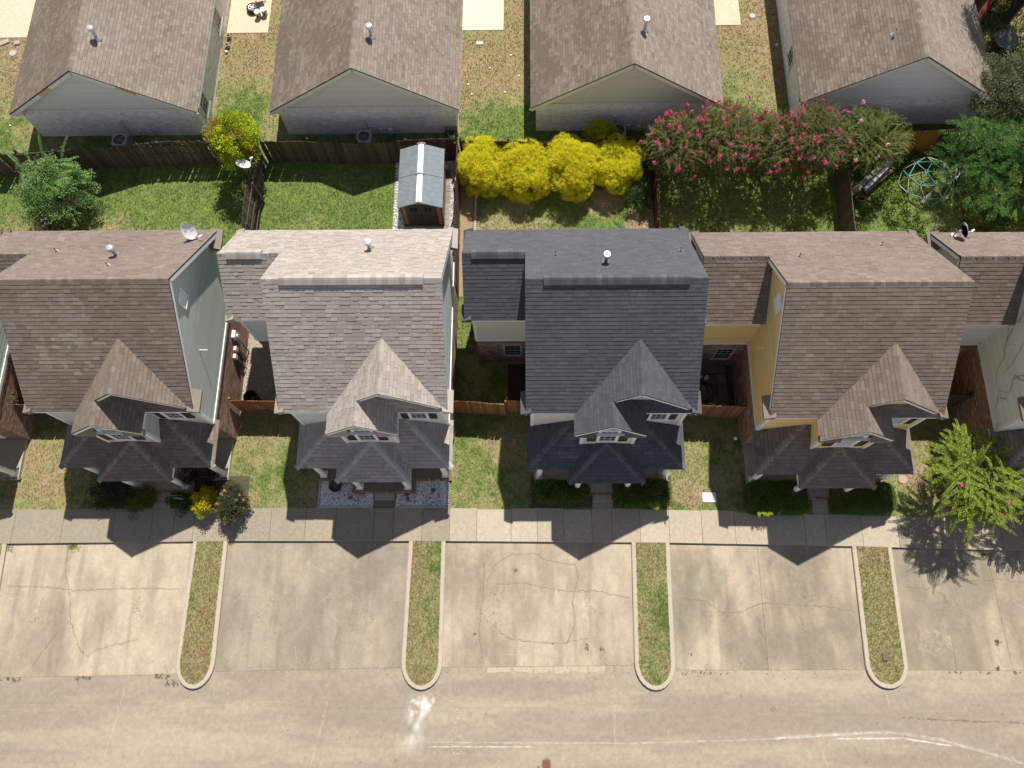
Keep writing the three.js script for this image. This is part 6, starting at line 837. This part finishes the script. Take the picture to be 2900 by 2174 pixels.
function dish(p, mast, face, w, hgt, label, dark) {
  const h = thing('satellite_dish', label, 'satellite dish', p), F = V(...face).normalize(), X = V(0, 1, 0).cross(F).normalize(), Y = F.clone().cross(X), C = V(...mast), g = new GB(), n = 24, q = (r, a, k = 0) => { const x = r * Math.cos(a) * w / 2, y = r * Math.sin(a) * hgt / 2; return C.clone().addScaledVector(X, x).addScaledVector(Y, y).addScaledVector(F, 0.09 * r * r + k); };
  const nn = (r, a) => F.clone().addScaledVector(X, -0.5 * r * Math.cos(a)).addScaledVector(Y, -0.4 * r * Math.sin(a)).normalize();
  for (let i = 0; i < 6; i++) for (let k = 0; k < n; k++) { const a = k / n * 6.283, b = (k + 1) / n * 6.283, r0 = i / 6, r1 = (i + 1) / 6; for (const [off, s] of [[0.006, 1], [-0.006, -1]]) for (const [r, t] of [[r0, a], [r1, a], [r1, b], [r0, a], [r1, b], [r0, b]]) g.v(q(r, t, off), nn(r, t).multiplyScalar(s)); } for (let k = 0; k < n; k++) { const a = k / n * 6.283, b = (k + 1) / n * 6.283; g.quad(q(1, a, -0.006), q(1, b, -0.006), q(1, b, 0.006), q(1, a, 0.006)); }
  const rf = g.build('reflector', mat([0.68, 0.69, 0.69], 0.45), h); // printed mark: a ringed swirl and a line of lettering
  const mk = (x, y, k = 0.0085) => C.clone().addScaledVector(X, x).addScaledVector(Y, y).addScaledVector(F, 0.09 * ((x / w * 2) ** 2 + (y / hgt * 2) ** 2) + k), ink = mat([0.05, 0.06, 0.09], 0.6);
  if (!dark) { const a1 = []; for (let k = 0; k <= 10; k++) { const t = k / 10 * 4.6 - 0.4; a1.push(mk(-0.08 + 0.04 * Math.cos(t), 0.06 + 0.055 * Math.sin(t))); } new GB().tube(a1, 0.006, 4).tube([mk(-0.12, 0.03), mk(-0.06, 0.06), mk(-0.03, 0.11)], 0.006, 4).build('logo', ink, rf); const t2 = new GB(); for (let k = 0; k < 7; k++) t2.tube([mk(0.06 + k * 0.018, -0.14 - k * 0.004), mk(0.066 + k * 0.018, -0.115 - k * 0.004)], 0.004, 4); t2.build('lettering', ink, rf); }
  const tip = C.clone().addScaledVector(F, 0.42).addScaledVector(Y, -hgt * 0.42); new GB().tube([C.clone().addScaledVector(Y, -hgt * 0.45).addScaledVector(F, 0.03), tip], 0.018, 8).build('feed_arm', M.metal, h); new GB().lathe([[0.035, -0.05], [0.04, 0.05], [0.001, 0.06]], tip.x, tip.y, tip.z, 12).box(tip.x, tip.y + 0.02, tip.z, 0.16, 0.05, 0.07, undefined, 0.6).build('receiver', mat([0.66, 0.66, 0.66], 0.5), h);
  const bk = C.clone().addScaledVector(F, -0.12); new GB().tube([V(0, -0.02, 0), V(0, bk.y * 0.5, 0), bk], 0.026, 8).build('mast', M.steel, h); new GB().tube([bk, C], 0.05, 8).build('bracket', M.steel, h); new GB().tube([V(0.32, 0, 0.12), V(0, bk.y * 0.6, 0)], 0.012, 6).tube([V(0.12, 0, -0.3), V(0, bk.y * 0.6, 0)], 0.012, 6).build('brace', M.metal, h); new GB().box(0, 0.0, 0, 0.2, 0.02, 0.2).build('foot', M.steel, h);
}
dish([-13.42, 5.84, -15.5], [0, 0.62, 0.05], [0.86, 0.4, 0.3], 0.58, 0.82, 'white satellite dish on the roof edge of the grey green house'); dish([-13.3, 0, -21.3], [0.02, 2.35, 0.12], [0.52, 0.8, -0.3], 0.56, 0.74, 'white satellite dish on a post at the fence corner'); dish([16.8, 5.56, -15.5], [0.05, 0.55, 0.1], [0.95, 0.28, -0.15], 0.56, 0.72, 'satellite dish seen from its dark back on the white house roof', true);
{ // electric meter cluster on the grey green house's side wall
  const h = thing('electric_meter', 'grey electric meter and boxes on the brick side wall', 'meter', [-12.95, 0, -12.85]), g = mat([0.6, 0.61, 0.6], 0.45);
  new GB().box(0.09, 1.85, 0, 0.16, 0.5, 0.34).build('meter_box', g, h); new GB().add(new THREE.CylinderGeometry(0.085, 0.085, 0.1, 18), new THREE.Matrix4().makeRotationZ(Math.PI / 2).setPosition(0.21, 1.9, 0.02)).build('meter_dial', mat([0.55, 0.52, 0.45], 0.3), h);
  for (const [z, y] of [[0.5, 1.55], [0.85, 1.5]]) { new GB().box(0.07, y, z, 0.12, 0.28, 0.2).build('junction_box', g, h); new GB().tube([V(0.07, y - 0.14, z), V(0.07, 0, z)], 0.022, 8).build('conduit', M.steel, h); } new GB().tube([V(0.09, 1.6, 0), V(0.09, 0, 0.05)], 0.035, 8).build('conduit', M.steel, h); const c = []; for (let i = 0; i <= 16; i++) c.push(V(0.06 + 0.03 * Math.sin(i), 1.95 - 0.02 * i + 0.06 * Math.sin(i * 1.3), -0.25 - 0.09 * Math.abs(Math.sin(i * 0.8)))); new GB().tube(c, 0.008, 5).build('cable', M.black, h);
}
const can = (x, z, y, prof, m, name, label, cat, extra, group) => { const h = thing(name, label, cat, [x, y, z], 0, group); new GB().lathe(prof, 0, 0, 0, 20).build('body', m, h); if (extra) extra(h); return h; };
can(-12.25, -10.35, 0, [[0.001, 0.01], [0.24, 0.01], [0.29, 0.85], [0.32, 0.86], [0.32, 0.9], [0.27, 0.9], [0.23, 0.1], [0.001, 0.1]], M.black, 'trash_can', 'black trash can behind the cedar gate in the gravel courtyard', 'trash can', h => { new GB().tube([V(-0.3, 0.75, -0.06), V(-0.37, 0.72, 0), V(-0.3, 0.75, 0.06)], 0.012, 6).build('handle', M.black, h); new GB().add(new THREE.IcosahedronGeometry(0.16, 1), new THREE.Matrix4().makeScale(1, 0.6, 1).setPosition(0, 0.6, 0)).build('rubbish_bag', mat([0.02, 0.02, 0.022], 0.35), h); });
can(-8.38, -6.54, 0, [[0.12, 0], [0.2, 0.04], [0.27, 0.2], [0.29, 0.22], [0.26, 0.22], [0.18, 0.07], [0.001, 0.06]], mat([0.1, 0.06, 0.045], 0.8), 'fire_bowl', 'round rusty fire bowl in the left gravel bed', 'fire bowl', h => new GB().lathe([[0.001, 0], [0.14, 0.0]], 0, 0.09, 0, 14).box(0.02, 0.11, 0, 0.2, 0.04, 0.05, undefined, 0.7).build('ashes', mat([0.12, 0.11, 0.1], 1), h));
{ const r = RNG(9), g = new THREE.IcosahedronGeometry(1, 2), P = g.attributes.position; for (let i = 0; i < P.count; i++) { const k = 0.8 + 0.4 * fbm(P.getX(i) * 1.4 + 4, P.getY(i) * 1.4 + P.getZ(i), 3, 3); P.setXYZ(i, P.getX(i) * k, P.getY(i) * k, P.getZ(i) * k); } g.computeVertexNormals();
  for (const [x, z, s, c, l] of [[-7.25, -6.1, 0.14, [0.32, 0.28, 0.25], 'pale round boulder in the left gravel bed'], [-7.75, -6.03, 0.1, [0.2, 0.19, 0.18], 'small grey boulder left of the pale one'], [-5.3, -6.2, 0.13, [0.13, 0.09, 0.08], 'dark reddish boulder near the walk in the right gravel bed'], [-5.25, -5.98, 0.1, [0.12, 0.1, 0.09], 'small dark boulder nearest the sidewalk in the right gravel bed'], [-4.16, -6.36, 0.11, [0.1, 0.11, 0.12], 'bluish grey boulder in the middle of the right gravel bed']]) { const m = addMesh('boulder', g, mat(c, 0.9, { bumpMap: bumpTex, bumpScale: 0.01 })); m.position.set(x, s * 0.45, z); m.scale.set(s, s * 0.7, s * 0.85); m.rotation.y = r() * 6; tag(m, l, 'rock', 'boulders in the gravel beds'); }
  const b = new GB(); for (let i = 0; i < 150; i++) { const [cx, cz] = [[-8.0, -6.2], [-7.2, -6.05], [-4.3, -6.3], [-5.2, -6.1], [-4.2, -5.95]][i % 5], x = cx + (r() - 0.5) * 0.8, z = cz + (r() - 0.5) * 0.5; randLeaf(b, V(x, 0.04, z), V(0, 0.6, 0), 0.09, 0.05, vary([0.05, 0.06, 0.06], r, 0.5), r); } tag(stuff(b.build('bed_plants', leafMat)), 'sparse dark seedlings growing through the white gravel beds', 'plants'); }
const plate = (name, x, z, w, d, m, label, cat, round, group) => tag(Object.assign(round ? new GB().lathe([[w, -0.05], [w, 0.012], [w * 0.94, 0.018], [w * 0.9, 0.014], [0.001, 0.014]], 0, 0, 0, 22).build(name, m) : new GB().box(0, 0, 0, w, 0.05, d).box(0, 0.027, 0, w * 0.86, 0.008, d * 0.8).build(name, m), {}), label, cat, group).position.set(x, 0.02, z);
plate('utility_lid', 7.67, -6.06, 0.6, 0.42, mat([0.55, 0.56, 0.57], 0.7), 'pale grey utility box lid in the lawn beside the yellow house hedge', 'utility lid'); plate('manhole_cover', 15.96, -6.84, 0.19, 0, mat([0.42, 0.28, 0.22], 0.8), 'pinkish round cleanout cover in the lawn right of the yellow house hedge', 'manhole cover', true); plate('utility_lid', -2.54, -30.0, 0.36, 0.2, mat([0.5, 0.49, 0.45], 0.8), 'small grey meter lid in the dry grass below the middle patio pad', 'utility lid'); plate('manhole_cover', 11.8, -31.55, 0.16, 0, mat([0.45, 0.42, 0.38], 0.8), 'small round cover in the grass at the top right', 'manhole cover', true); plate('manhole_cover', -27.3, -29.75, 0.2, 0, mat([0.4, 0.38, 0.34], 0.8), 'round cover in the dry grass at the top left', 'manhole cover', true); plate('utility_lid', 14.2, 0.35, 0.2, 0.3, mat([0.13, 0.1, 0.08], 0.8), 'dark water meter lid in the tip of the rightmost grass island', 'utility lid');
{ const h = thing('garden_flag', 'small pale garden flag by the front walk', 'flag', [-15.15, 0, -5.98]); new GB().tube([V(0, 0, 0), V(0, 0.95, 0), V(0.5, 0.97, 0)], 0.008, 6).build('pole', M.steel, h); new GB().par(V(0.06, 0.55, -0.01), V(0.4, 0, 0.06), V(0, 0.38, 0.12), V(0, 0.003, 0.006)).build('banner', mat([0.5, 0.52, 0.55], 0.8), h); }
{ const h = thing('ball_light', 'small white globe light beside the brick wall of the yellow house', 'lamp', [8.9, 0, -8.55]); new GB().tube([V(0, 0, 0), V(0, 0.35, 0)], 0.012, 6).build('stake', M.steel, h); new GB().add(new THREE.SphereGeometry(0.08, 16, 12), new THREE.Matrix4().setPosition(0, 0.42, 0)).build('globe', mat([0.75, 0.74, 0.68], 0.4), h); }
// ---------- courtyard of the yellow house ----------
{ const h = thing('storage_tote', 'dark blue plastic tote with a beige lid in the courtyard', 'storage bin', [6.85, 0.04, -11.7]); new GB().poly([V(-0.4, 0, 0.27), V(0.4, 0, 0.27), V(0.44, 0.4, 0.27), V(-0.44, 0.4, 0.27)], 0.54, V(0, 0, 1)).build('body', mat([0.03, 0.04, 0.065], 0.5), h); new GB().span(-0.46, 0.46, 0.4, 0.44, -0.3, 0.3).span(-0.38, 0.38, 0.44, 0.46, -0.22, 0.22).build('lid', mat([0.3, 0.27, 0.24], 0.6), h); }
const jug = (x, z, m, l, c) => can(x, z, 0.04, [[0.001, 0], [0.1, 0], [0.1, 0.2], [0.045, 0.28], [0.035, 0.31], [0.04, 0.31], [0.04, 0.35], [0.001, 0.355]], m, 'plastic_jug', l, 'jug', h => { new GB().tube([V(0.05, 0.27, 0), V(0.11, 0.26, 0), V(0.11, 0.14, 0), V(0.095, 0.1, 0)], 0.014, 6).build('handle', m, h); new GB().lathe([[0.042, 0], [0.042, 0.045], [0.001, 0.047]], 0, 0.315, 0, 12).build('cap', mat(c, 0.5), h); }, 'jugs in the courtyard');
jug(7.55, -11.75, mat([0.6, 0.56, 0.42], 0.5), 'cream plastic jug nearest the wall in the courtyard', [0.3, 0.28, 0.2]); jug(7.62, -11.45, M.pvc, 'white plastic jug with a green cap in the courtyard', [0.02, 0.3, 0.08]); jug(7.9, -11.4, M.pvc, 'white plastic jug farthest from the blue tote', [0.6, 0.6, 0.6]); jug(7.05, -10.95, M.pvc, 'single white jug in front of the blue tote', [0.5, 0.5, 0.55]);
{ const p = []; for (let i = 0; i <= 150; i++) { const t = i / 150, a = t * 6.283 * 5.3; p.push(V((0.28 + 0.34 * fbm(t * 9, 2, 2, 4) + 0.2 * t) * 1.25 * Math.cos(a), 0.06 + 0.06 * t + 0.01 * Math.sin(i), (0.28 + 0.34 * fbm(t * 9, 2, 2, 4)) * Math.sin(a))); } const m = tag(new GB().tube(p, 0.014, 6).build('garden_hose', mat([0.02, 0.025, 0.02], 0.5)), 'black garden hose coiled on the courtyard pavers', 'hose'); m.position.set(7.45, 0.02, -10.75); }
can(7.55, -9.98, 0.04, [[0.001, 0], [0.13, 0], [0.15, 0.34], [0.158, 0.34], [0.158, 0.38], [0.001, 0.39]], mat([0.45, 0.06, 0.05], 0.5), 'paint_bucket', 'red lidded bucket behind the cedar gate of the yellow house', 'bucket'); can(8.0, -9.98, 0.04, [[0.001, 0], [0.15, 0], [0.18, 0.36], [0.19, 0.37], [0.001, 0.39]], mat([0.28, 0.29, 0.31], 0.5), 'paint_bucket', 'grey lidded bucket between the red bucket and the gas tank', 'bucket');
can(8.45, -9.98, 0.04, [[0.11, 0], [0.13, 0.02], [0.15, 0.06], [0.155, 0.28], [0.12, 0.36], [0.05, 0.39], [0.001, 0.395]], mat([0.5, 0.51, 0.5], 0.4), 'propane_tank', 'grey propane tank behind the cedar gate of the yellow house', 'gas tank', h => { new GB().lathe([[0.1, 0.36], [0.1, 0.47], [0.09, 0.47], [0.09, 0.38]], 0, 0, 0, 18).build('collar', mat([0.45, 0.46, 0.45], 0.4), h); new GB().lathe([[0.03, 0.38], [0.03, 0.45], [0.001, 0.46]], 0, 0, 0, 10).build('valve', mat([0.4, 0.3, 0.12], 0.4, { metalness: 0.7 }), h); });
// ---------- right back yard ----------
{ const h = thing('climbing_dome', 'geodesic climbing dome of teal and tan tubes in the overgrown yard', 'play dome', [19.2, 0, -21.35]), R = 1.32, ico = new THREE.IcosahedronGeometry(1, 1), P = ico.attributes.position, pts = new Map(), ed = new Map(), key = v => [v.x, v.y, v.z].map(t => Math.round(t * 100)).join();
  const rot = new THREE.Matrix4().makeRotationX(0.5536); const vs = []; for (let i = 0; i < P.count; i++) vs.push(V(P.getX(i), P.getY(i), P.getZ(i)).applyMatrix4(rot)); for (let i = 0; i < vs.length; i += 3) for (const [a, b] of [[0, 1], [1, 2], [2, 0]]) { const p = vs[i + a], q = vs[i + b]; if (p.y < -0.12 || q.y < -0.12) continue; const k = [key(p), key(q)].sort().join('|'); ed.set(k, [p, q]); pts.set(key(p), p); pts.set(key(q), q); }
  const teal = mat([0.13, 0.38, 0.37], 0.5), tan = mat([0.56, 0.48, 0.36], 0.5); let i = 0; const S = v => V(v.x * R, Math.max(0, v.y) * 1.08, v.z * R); for (const [p, q] of ed.values()) { const c = Math.abs(p.y - q.y) < 0.1 ? 0 : hash(Math.round(p.x * 50), Math.round(q.z * 50), 3) < 0.5 ? 1 : 0; new GB().tube([S(p), S(q)], 0.019, 8).build('tube', c ? tan : teal, h); i++; } for (const p of pts.values()) { const s = S(p); new GB().add(new THREE.SphereGeometry(0.035, 8, 6), new THREE.Matrix4().setPosition(s.x, s.y, s.z)).build('joint', M.black, h); } }
{ const g = new THREE.PlaneGeometry(0.5, 0.6, 12, 12), P = g.attributes.position; for (let i = 0; i < P.count; i++) { const x = P.getX(i), y = P.getY(i); P.setXYZ(i, x + 0.06 * fbm(y * 6, x * 5, 2, 5), y, 0.16 * fbm(x * 7, y * 7, 3, 8) - 0.5 * x * x); } g.computeVertexNormals(); g.rotateX(-1.0); g.rotateY(1.0); const m = tag(addMesh('plastic_sheet', g, mat([0.62, 0.62, 0.66], 0.4, { side: THREE.DoubleSide })), 'crumpled pale plastic sheet hanging on the climbing dome', 'plastic sheet'); m.position.set(20.3, 0.62, -21.5); }
const plank = (a, b, w, t, m, label) => { const A = V(...a), B = V(...b), h = thing('loose_board', label, 'board', a, 0, 'boards lying in the right yard'); new GB().beam(V(0, 0, 0), B.sub(A), w, t).build('plank', m, h); };
const greyWood = mat([0.3, 0.28, 0.24], 0.9, { map: woodTex }); plank([15.25, 0.95, -20.35], [17.25, 0.9, -22.2], 0.24, 0.05, greyWood, 'long grey plank leaning under the pale crape myrtle'); plank([15.9, 0.75, -20.6], [17.4, 0.75, -22.1], 0.2, 0.04, mat([0.4, 0.4, 0.4], 0.8), 'paler plank right of the long grey plank'); plank([16.1, 0.35, -20.7], [17.5, 0.35, -21.9], 0.2, 0.04, greyWood, 'lower grey plank beneath the two leaning planks'); plank([18.85, 0.06, -20.25], [19.3, 0.09, -20.75], 0.16, 0.04, mat([0.45, 0.43, 0.38], 0.9, { map: woodTex }), 'short pale board in front of the climbing dome');
{ const h = thing('saw_horse', 'weathered wooden stand holding up the leaning planks', 'wooden stand', [16.4, 0, -21.3]); for (const [x, z] of [[-0.75, 0.55], [0.62, -0.52]]) for (const s of [-1, 1]) new GB().beam(V(x + s * 0.2, 0, z + s * 0.15), V(x, 0.88, z), 0.07, 0.05).build('leg', greyWood, h); new GB().beam(V(-0.8, 0.86, 0.6), V(0.68, 0.84, -0.58), 0.06, 0.06).build('beam', greyWood, h); }
{ const c = []; for (let i = 0; i <= 30; i++) c.push(V(0.22 * Math.cos(i * 0.63), 0.02 + i * 0.003, 0.14 * Math.sin(i * 0.63))); const m = tag(new GB().tube(c, 0.012, 6).build('extension_cord', mat([0.5, 0.2, 0.05], 0.6)), 'coil of orange cord below the leaning planks', 'cord'); m.position.set(15.95, 0.1, -20.45); }
{ const h = thing('folded_umbrella', 'folded dark red patio umbrella lying at the top right', 'umbrella', [23.3, 0.5, -31.0], 0.95); new GB().tube([V(-1.2, 0.3, 0), V(1.6, 1.1, 0)], 0.025, 8).build('pole', greyWood, h); new GB().tube([V(-1.1, 0.33, 0), V(-0.2, 0.6, 0), V(0.9, 0.9, 0), V(1.4, 1.05, 0)], t => 0.05 + 0.11 * Math.sin(Math.PI * Math.min(1, t * 0.8 + 0.15)), 9).build('canopy', mat([0.16, 0.02, 0.015], 0.8), h); }
{ const g = new THREE.PlaneGeometry(0.9, 0.8, 12, 12), P = g.attributes.position; for (let i = 0; i < P.count; i++) P.setZ(i, 0.18 * fbm(P.getX(i) * 6, P.getY(i) * 6, 3, 18)); g.computeVertexNormals(); g.rotateX(-1.2); const m = tag(addMesh('tarp', g, mat([0.12, 0.17, 0.4], 0.5, { side: THREE.DoubleSide })), 'blue tarp beside the folded red umbrella', 'tarp'); m.position.set(22.55, 0.35, -30.2); }
can(24.2, -29.2, 0, [[0.05, 0], [0.3, 0.02], [0.06, 0.05], [0.05, 0.68], [0.62, 0.7], [0.62, 0.73], [0.001, 0.735]], mat([0.11, 0.12, 0.09], 0.6), 'patio_table', 'round grey green patio table at the right edge', 'table');
for (const [x, z, w, d, ry, l] of [[22.7, -29.1, 0.3, 0.9, 0.15, 'upper tan board lying beside the right house'], [22.75, -28.1, 0.28, 0.8, 0.1, 'lower tan board lying beside the right house'], [23.6, -28.6, 0.45, 0.4, 0.3, 'pale square slab in the shaded right side yard']]) { const m = tag(new GB().box(0, 0.03, 0, w, 0.05, d).build('loose_board', mat(w > 0.4 ? [0.4, 0.42, 0.42] : [0.42, 0.33, 0.2], 0.9, { map: woodTex })), l, 'board', 'boards lying in the right side yard'); m.position.set(x, 0, z); m.rotation.y = ry; }
// ---------- top left patio ----------
{ const h = thing('spare_wheel', 'tyre with a silver alloy rim lying on the patio pad', 'wheel', [-14.72, 0.03, -32.35]); new GB().lathe([[0.2, 0.0], [0.3, 0.0], [0.34, 0.05], [0.34, 0.18], [0.3, 0.23], [0.22, 0.23], [0.21, 0.2], [0.2, 0]], 0, 0, 0, 28).build('tyre', mat([0.015, 0.015, 0.017], 0.85), h); new GB().lathe([[0.21, 0.19], [0.225, 0.225], [0.2, 0.22], [0.19, 0.12]], 0, 0, 0, 28).build('rim', M.metal, h); for (let i = 0; i < 5; i++) { const a = i * 1.2566; new GB().beam(V(0, 0.185, 0), V(0.2 * Math.cos(a), 0.205, 0.2 * Math.sin(a)), 0.055, 0.025).build('spoke', M.metal, h); } new GB().lathe([[0.05, 0.17], [0.05, 0.21], [0.001, 0.215]], 0, 0, 0, 14).build('hub_cap', M.metal, h); }
for (const [x, z, l] of [[-14.38, -31.9, 'white lidded bucket in front of the alloy wheel'], [-14.06, -32.05, 'white lidded bucket to the right of the alloy wheel']]) can(x, z, 0.03, [[0.001, 0], [0.13, 0], [0.15, 0.34], [0.158, 0.34], [0.158, 0.38], [0.14, 0.385], [0.001, 0.385]], mat([0.5, 0.47, 0.4], 0.5), 'paint_bucket', l, 'bucket', h => { new GB().lathe([[0.16, 0.36], [0.16, 0.395], [0.001, 0.397]], 0, 0, 0, 20).build('lid', mat([0.62, 0.7, 0.76], 0.5), h); new GB().box(0, 0.17, 0.143, 0.14, 0.16, 0.012).build('paper_label', mat([0.06, 0.06, 0.06], 0.7), h); }, 'buckets on the patio pad');
{ const h = thing('folding_chair', 'black folding chair frame on the patio pad at the top edge', 'chair', [-14.4, 0.03, -33.0], 0.3); for (const s of [-1, 1]) { new GB().tube([V(s * 0.24, 0, 0.25), V(s * 0.24, 0.45, -0.15)], 0.012, 6).build('leg', M.black, h); new GB().tube([V(s * 0.24, 0, -0.25), V(s * 0.24, 0.45, 0.18)], 0.012, 6).build('leg', M.black, h); new GB().tube([V(s * 0.24, 0.45, -0.18), V(s * 0.24, 0.85, -0.28)], 0.012, 6).build('back_post', M.black, h); } new GB().span(-0.25, 0.25, 0.45, 0.465, -0.2, 0.2).build('seat', M.black, h); new GB().span(-0.24, 0.24, 0.62, 0.85, -0.3, -0.27).build('backrest', M.black, h); }
for (const [x, z, ry, l] of [[-15.82, -30.55, 0.1, 'cinder block nearest the patio pad'], [-15.84, -29.95, 0.5, 'cinder block farther along the white brick wall']]) { const h = thing('cinder_block', l, 'concrete block', [x, 0, z], ry, 'cinder blocks beside the wall'), cm = mat([0.33, 0.31, 0.27], 0.95); new GB().span(-0.1, 0.1, 0, 0.03, -0.1, 0.1).span(-0.1, -0.07, 0.03, 0.22, -0.1, 0.1).span(0.07, 0.1, 0.03, 0.22, -0.1, 0.1).span(-0.07, 0.07, 0.03, 0.22, -0.1, -0.07).span(-0.07, 0.07, 0.03, 0.22, 0.07, 0.1).build('block', cm, h); new GB().span(-0.07, 0.07, 0.03, 0.035, -0.07, 0.07).build('hollow', M.black, h); }
tag(new GB().add(new THREE.SphereGeometry(0.08, 14, 10), new THREE.Matrix4().setPosition(-15.86, 0.08, -29.6)).build('white_ball', mat([0.75, 0.75, 0.75], 0.4)), 'small white ball against the white brick wall', 'ball');
tag(new GB().add(new THREE.SphereGeometry(0.08, 14, 10), new THREE.Matrix4().setPosition(12.85, 0.08, -29.6)).build('white_ball', mat([0.72, 0.72, 0.72], 0.4)), 'white ball in the shadow beside the right brick house', 'ball');
can(-3.85, -24.25, 0, [[0.001, 0.01], [0.15, 0.01], [0.18, 0.38], [0.19, 0.38], [0.17, 0.38], [0.14, 0.05], [0.001, 0.05]], mat([0.6, 0.6, 0.58], 0.5), 'paint_bucket', 'open white bucket at the corner of the house behind the shed', 'bucket', h => new GB().tube([V(-0.18, 0.37, 0), V(-0.1, 0.3, 0.16), V(0.1, 0.3, 0.16), V(0.18, 0.37, 0)], 0.006, 5).build('handle', M.steel, h));
{ const h = thing('trash_cart', 'dark cart pushed against the wall beside the open white bucket', 'trash can', [-3.85, 0, -24.36]); new GB().box(0, 0.3, 0, 0.6, 0.6, 0.1).build('body', mat([0.13, 0.13, 0.13], 0.6), h); new GB().box(0, 0.61, 0.02, 0.66, 0.035, 0.16).build('lid', mat([0.16, 0.16, 0.16], 0.6), h); }
// ---------- vine stems on the white house, small wall pipes ----------
{ const h = thing('vine_stems', 'bare dark vine stems clinging to the white sided wall', 'vine', [18.62, 0, -11.9]), r = RNG(44), vm = mat([0.13, 0.115, 0.09], 1), wal = (z, y) => V(0, y, z);
  for (const p of [[[0.2, 5.2], [0.5, 4.6], [1.0, 4.3], [1.5, 3.6], [2.0, 3.3]], [[0.6, 6.6], [1.0, 5.6], [1.5, 4.6], [1.7, 3.9]], [[2.4, 5.3], [2.0, 4.6], [2.5, 4.2], [2.2, 3.5], [2.7, 3.2]], [[0.9, 7.0], [1.4, 6.6], [1.6, 5.9], [2.1, 5.6]], [[2.0, 4.6], [2.2, 5.4], [2.6, 6.0]], [[-0.3, 6.2], [0.1, 5.6], [0.0, 5.0], [0.6, 4.6]], [[2.7, 3.9], [2.5, 3.4], [2.9, 2.9]]]) { const q = []; for (let i = 0; i + 1 < p.length; i++) for (let k = 0; k < 6; k++) { const t = k / 6; q.push(wal(lerp(p[i][0], p[i + 1][0], t) + (r() - 0.5) * 0.1, lerp(p[i][1], p[i + 1][1], t) + (r() - 0.5) * 0.1)); } new GB().tube(q, t => 0.009 * (1.2 - 0.7 * t), 5).build('stem', vm, h); } }
for (const [x, y, z, s, l] of [[-12.95, 5.0, -11.0, 1, 'thin white pipe sticking out of the grey green side wall'], [9.14, 5.0, -11.0, -1, 'thin white pipe sticking out of the yellow side wall'], [18.65, 5.0, -11.0, -1, 'thin white pipe sticking out of the white side wall']]) { const h = thing('wall_pipe', l, 'pipe', [x, y, z], 0, 'overflow pipes on the side walls'); new GB().tube([V(0, 0, 0), V(s * 0.32, -0.01, 0)], 0.02, 8).build('pipe', M.pvc, h); new GB().lathe([[0.04, -0.01], [0.04, 0.01]], 0, 0, 0, 10).build('collar', M.pvc, h); }
{ const h = thing('plant_stand', 'small metal plant stand with flowers at the sidewalk under the front crape myrtle', 'plant stand', [17.25, 0, -5.35]); for (const [x, z] of [[-0.12, -0.12], [0.12, -0.12], [0.12, 0.12], [-0.12, 0.12]]) new GB().tube([V(x * 1.1, 0, z * 1.1), V(x, 0.4, z)], 0.01, 6).build('leg', mat([0.5, 0.42, 0.25], 0.5), h); new GB().lathe([[0.1, 0.4], [0.16, 0.55], [0.17, 0.55], [0.001, 0.53]], 0, 0, 0, 14).build('pot', mat([0.5, 0.5, 0.5], 0.6), h); const r = RNG(3), f = new GB(); for (let i = 0; i < 60; i++) randLeaf(f, V((r() - 0.5) * 0.25, 0.55 + 0.15 * r(), (r() - 0.5) * 0.25), V(0, 1, 0), 0.07, 0.04, pickc([[0.4, 0.08, 0.3], [0.08, 0.13, 0.03], [0.5, 0.1, 0.15]], r), r); f.build('flowers', flowerMat, h); }
{ const r = RNG(66), g = new THREE.PlaneGeometry(0.09, 0.06).rotateX(-1.4), m = mat([0.75, 0.74, 0.7], 0.8, { side: THREE.DoubleSide }); for (const [x, z] of [[-0.9, -29.2], [-0.5, -27.9], [-1.2, -26.9], [-3.1, -27.4], [-2.0, -28.4], [-27.6, -27.8], [-26.5, -25.2], [-11.6, -23.6], [-14.2, -24.6], [-2.9, -26.8]]) { const o = addMesh('litter', g, m); o.position.set(x, 0.06, z); o.rotation.y = r() * 6; tag(o, 'tiny white paper scrap lying in the dry grass', 'litter', 'paper scraps in the grass between the brick houses'); } }
for (const [x, z, w, d, ry, l] of [[-27.9, -30.45, 0.5, 0.28, 0.5, 'broken pale concrete slab at the top left corner'], [-27.2, -30.4, 0.3, 0.24, 0.2, 'small concrete piece beside the top left patio pad']]) { const o = tag(new GB().box(0, 0.03, 0, w, 0.07, d).build('concrete_piece', M.concrete), l, 'concrete piece'); o.position.set(x, 0, z); o.rotation.y = ry; }
renderer.render(scene, camera);
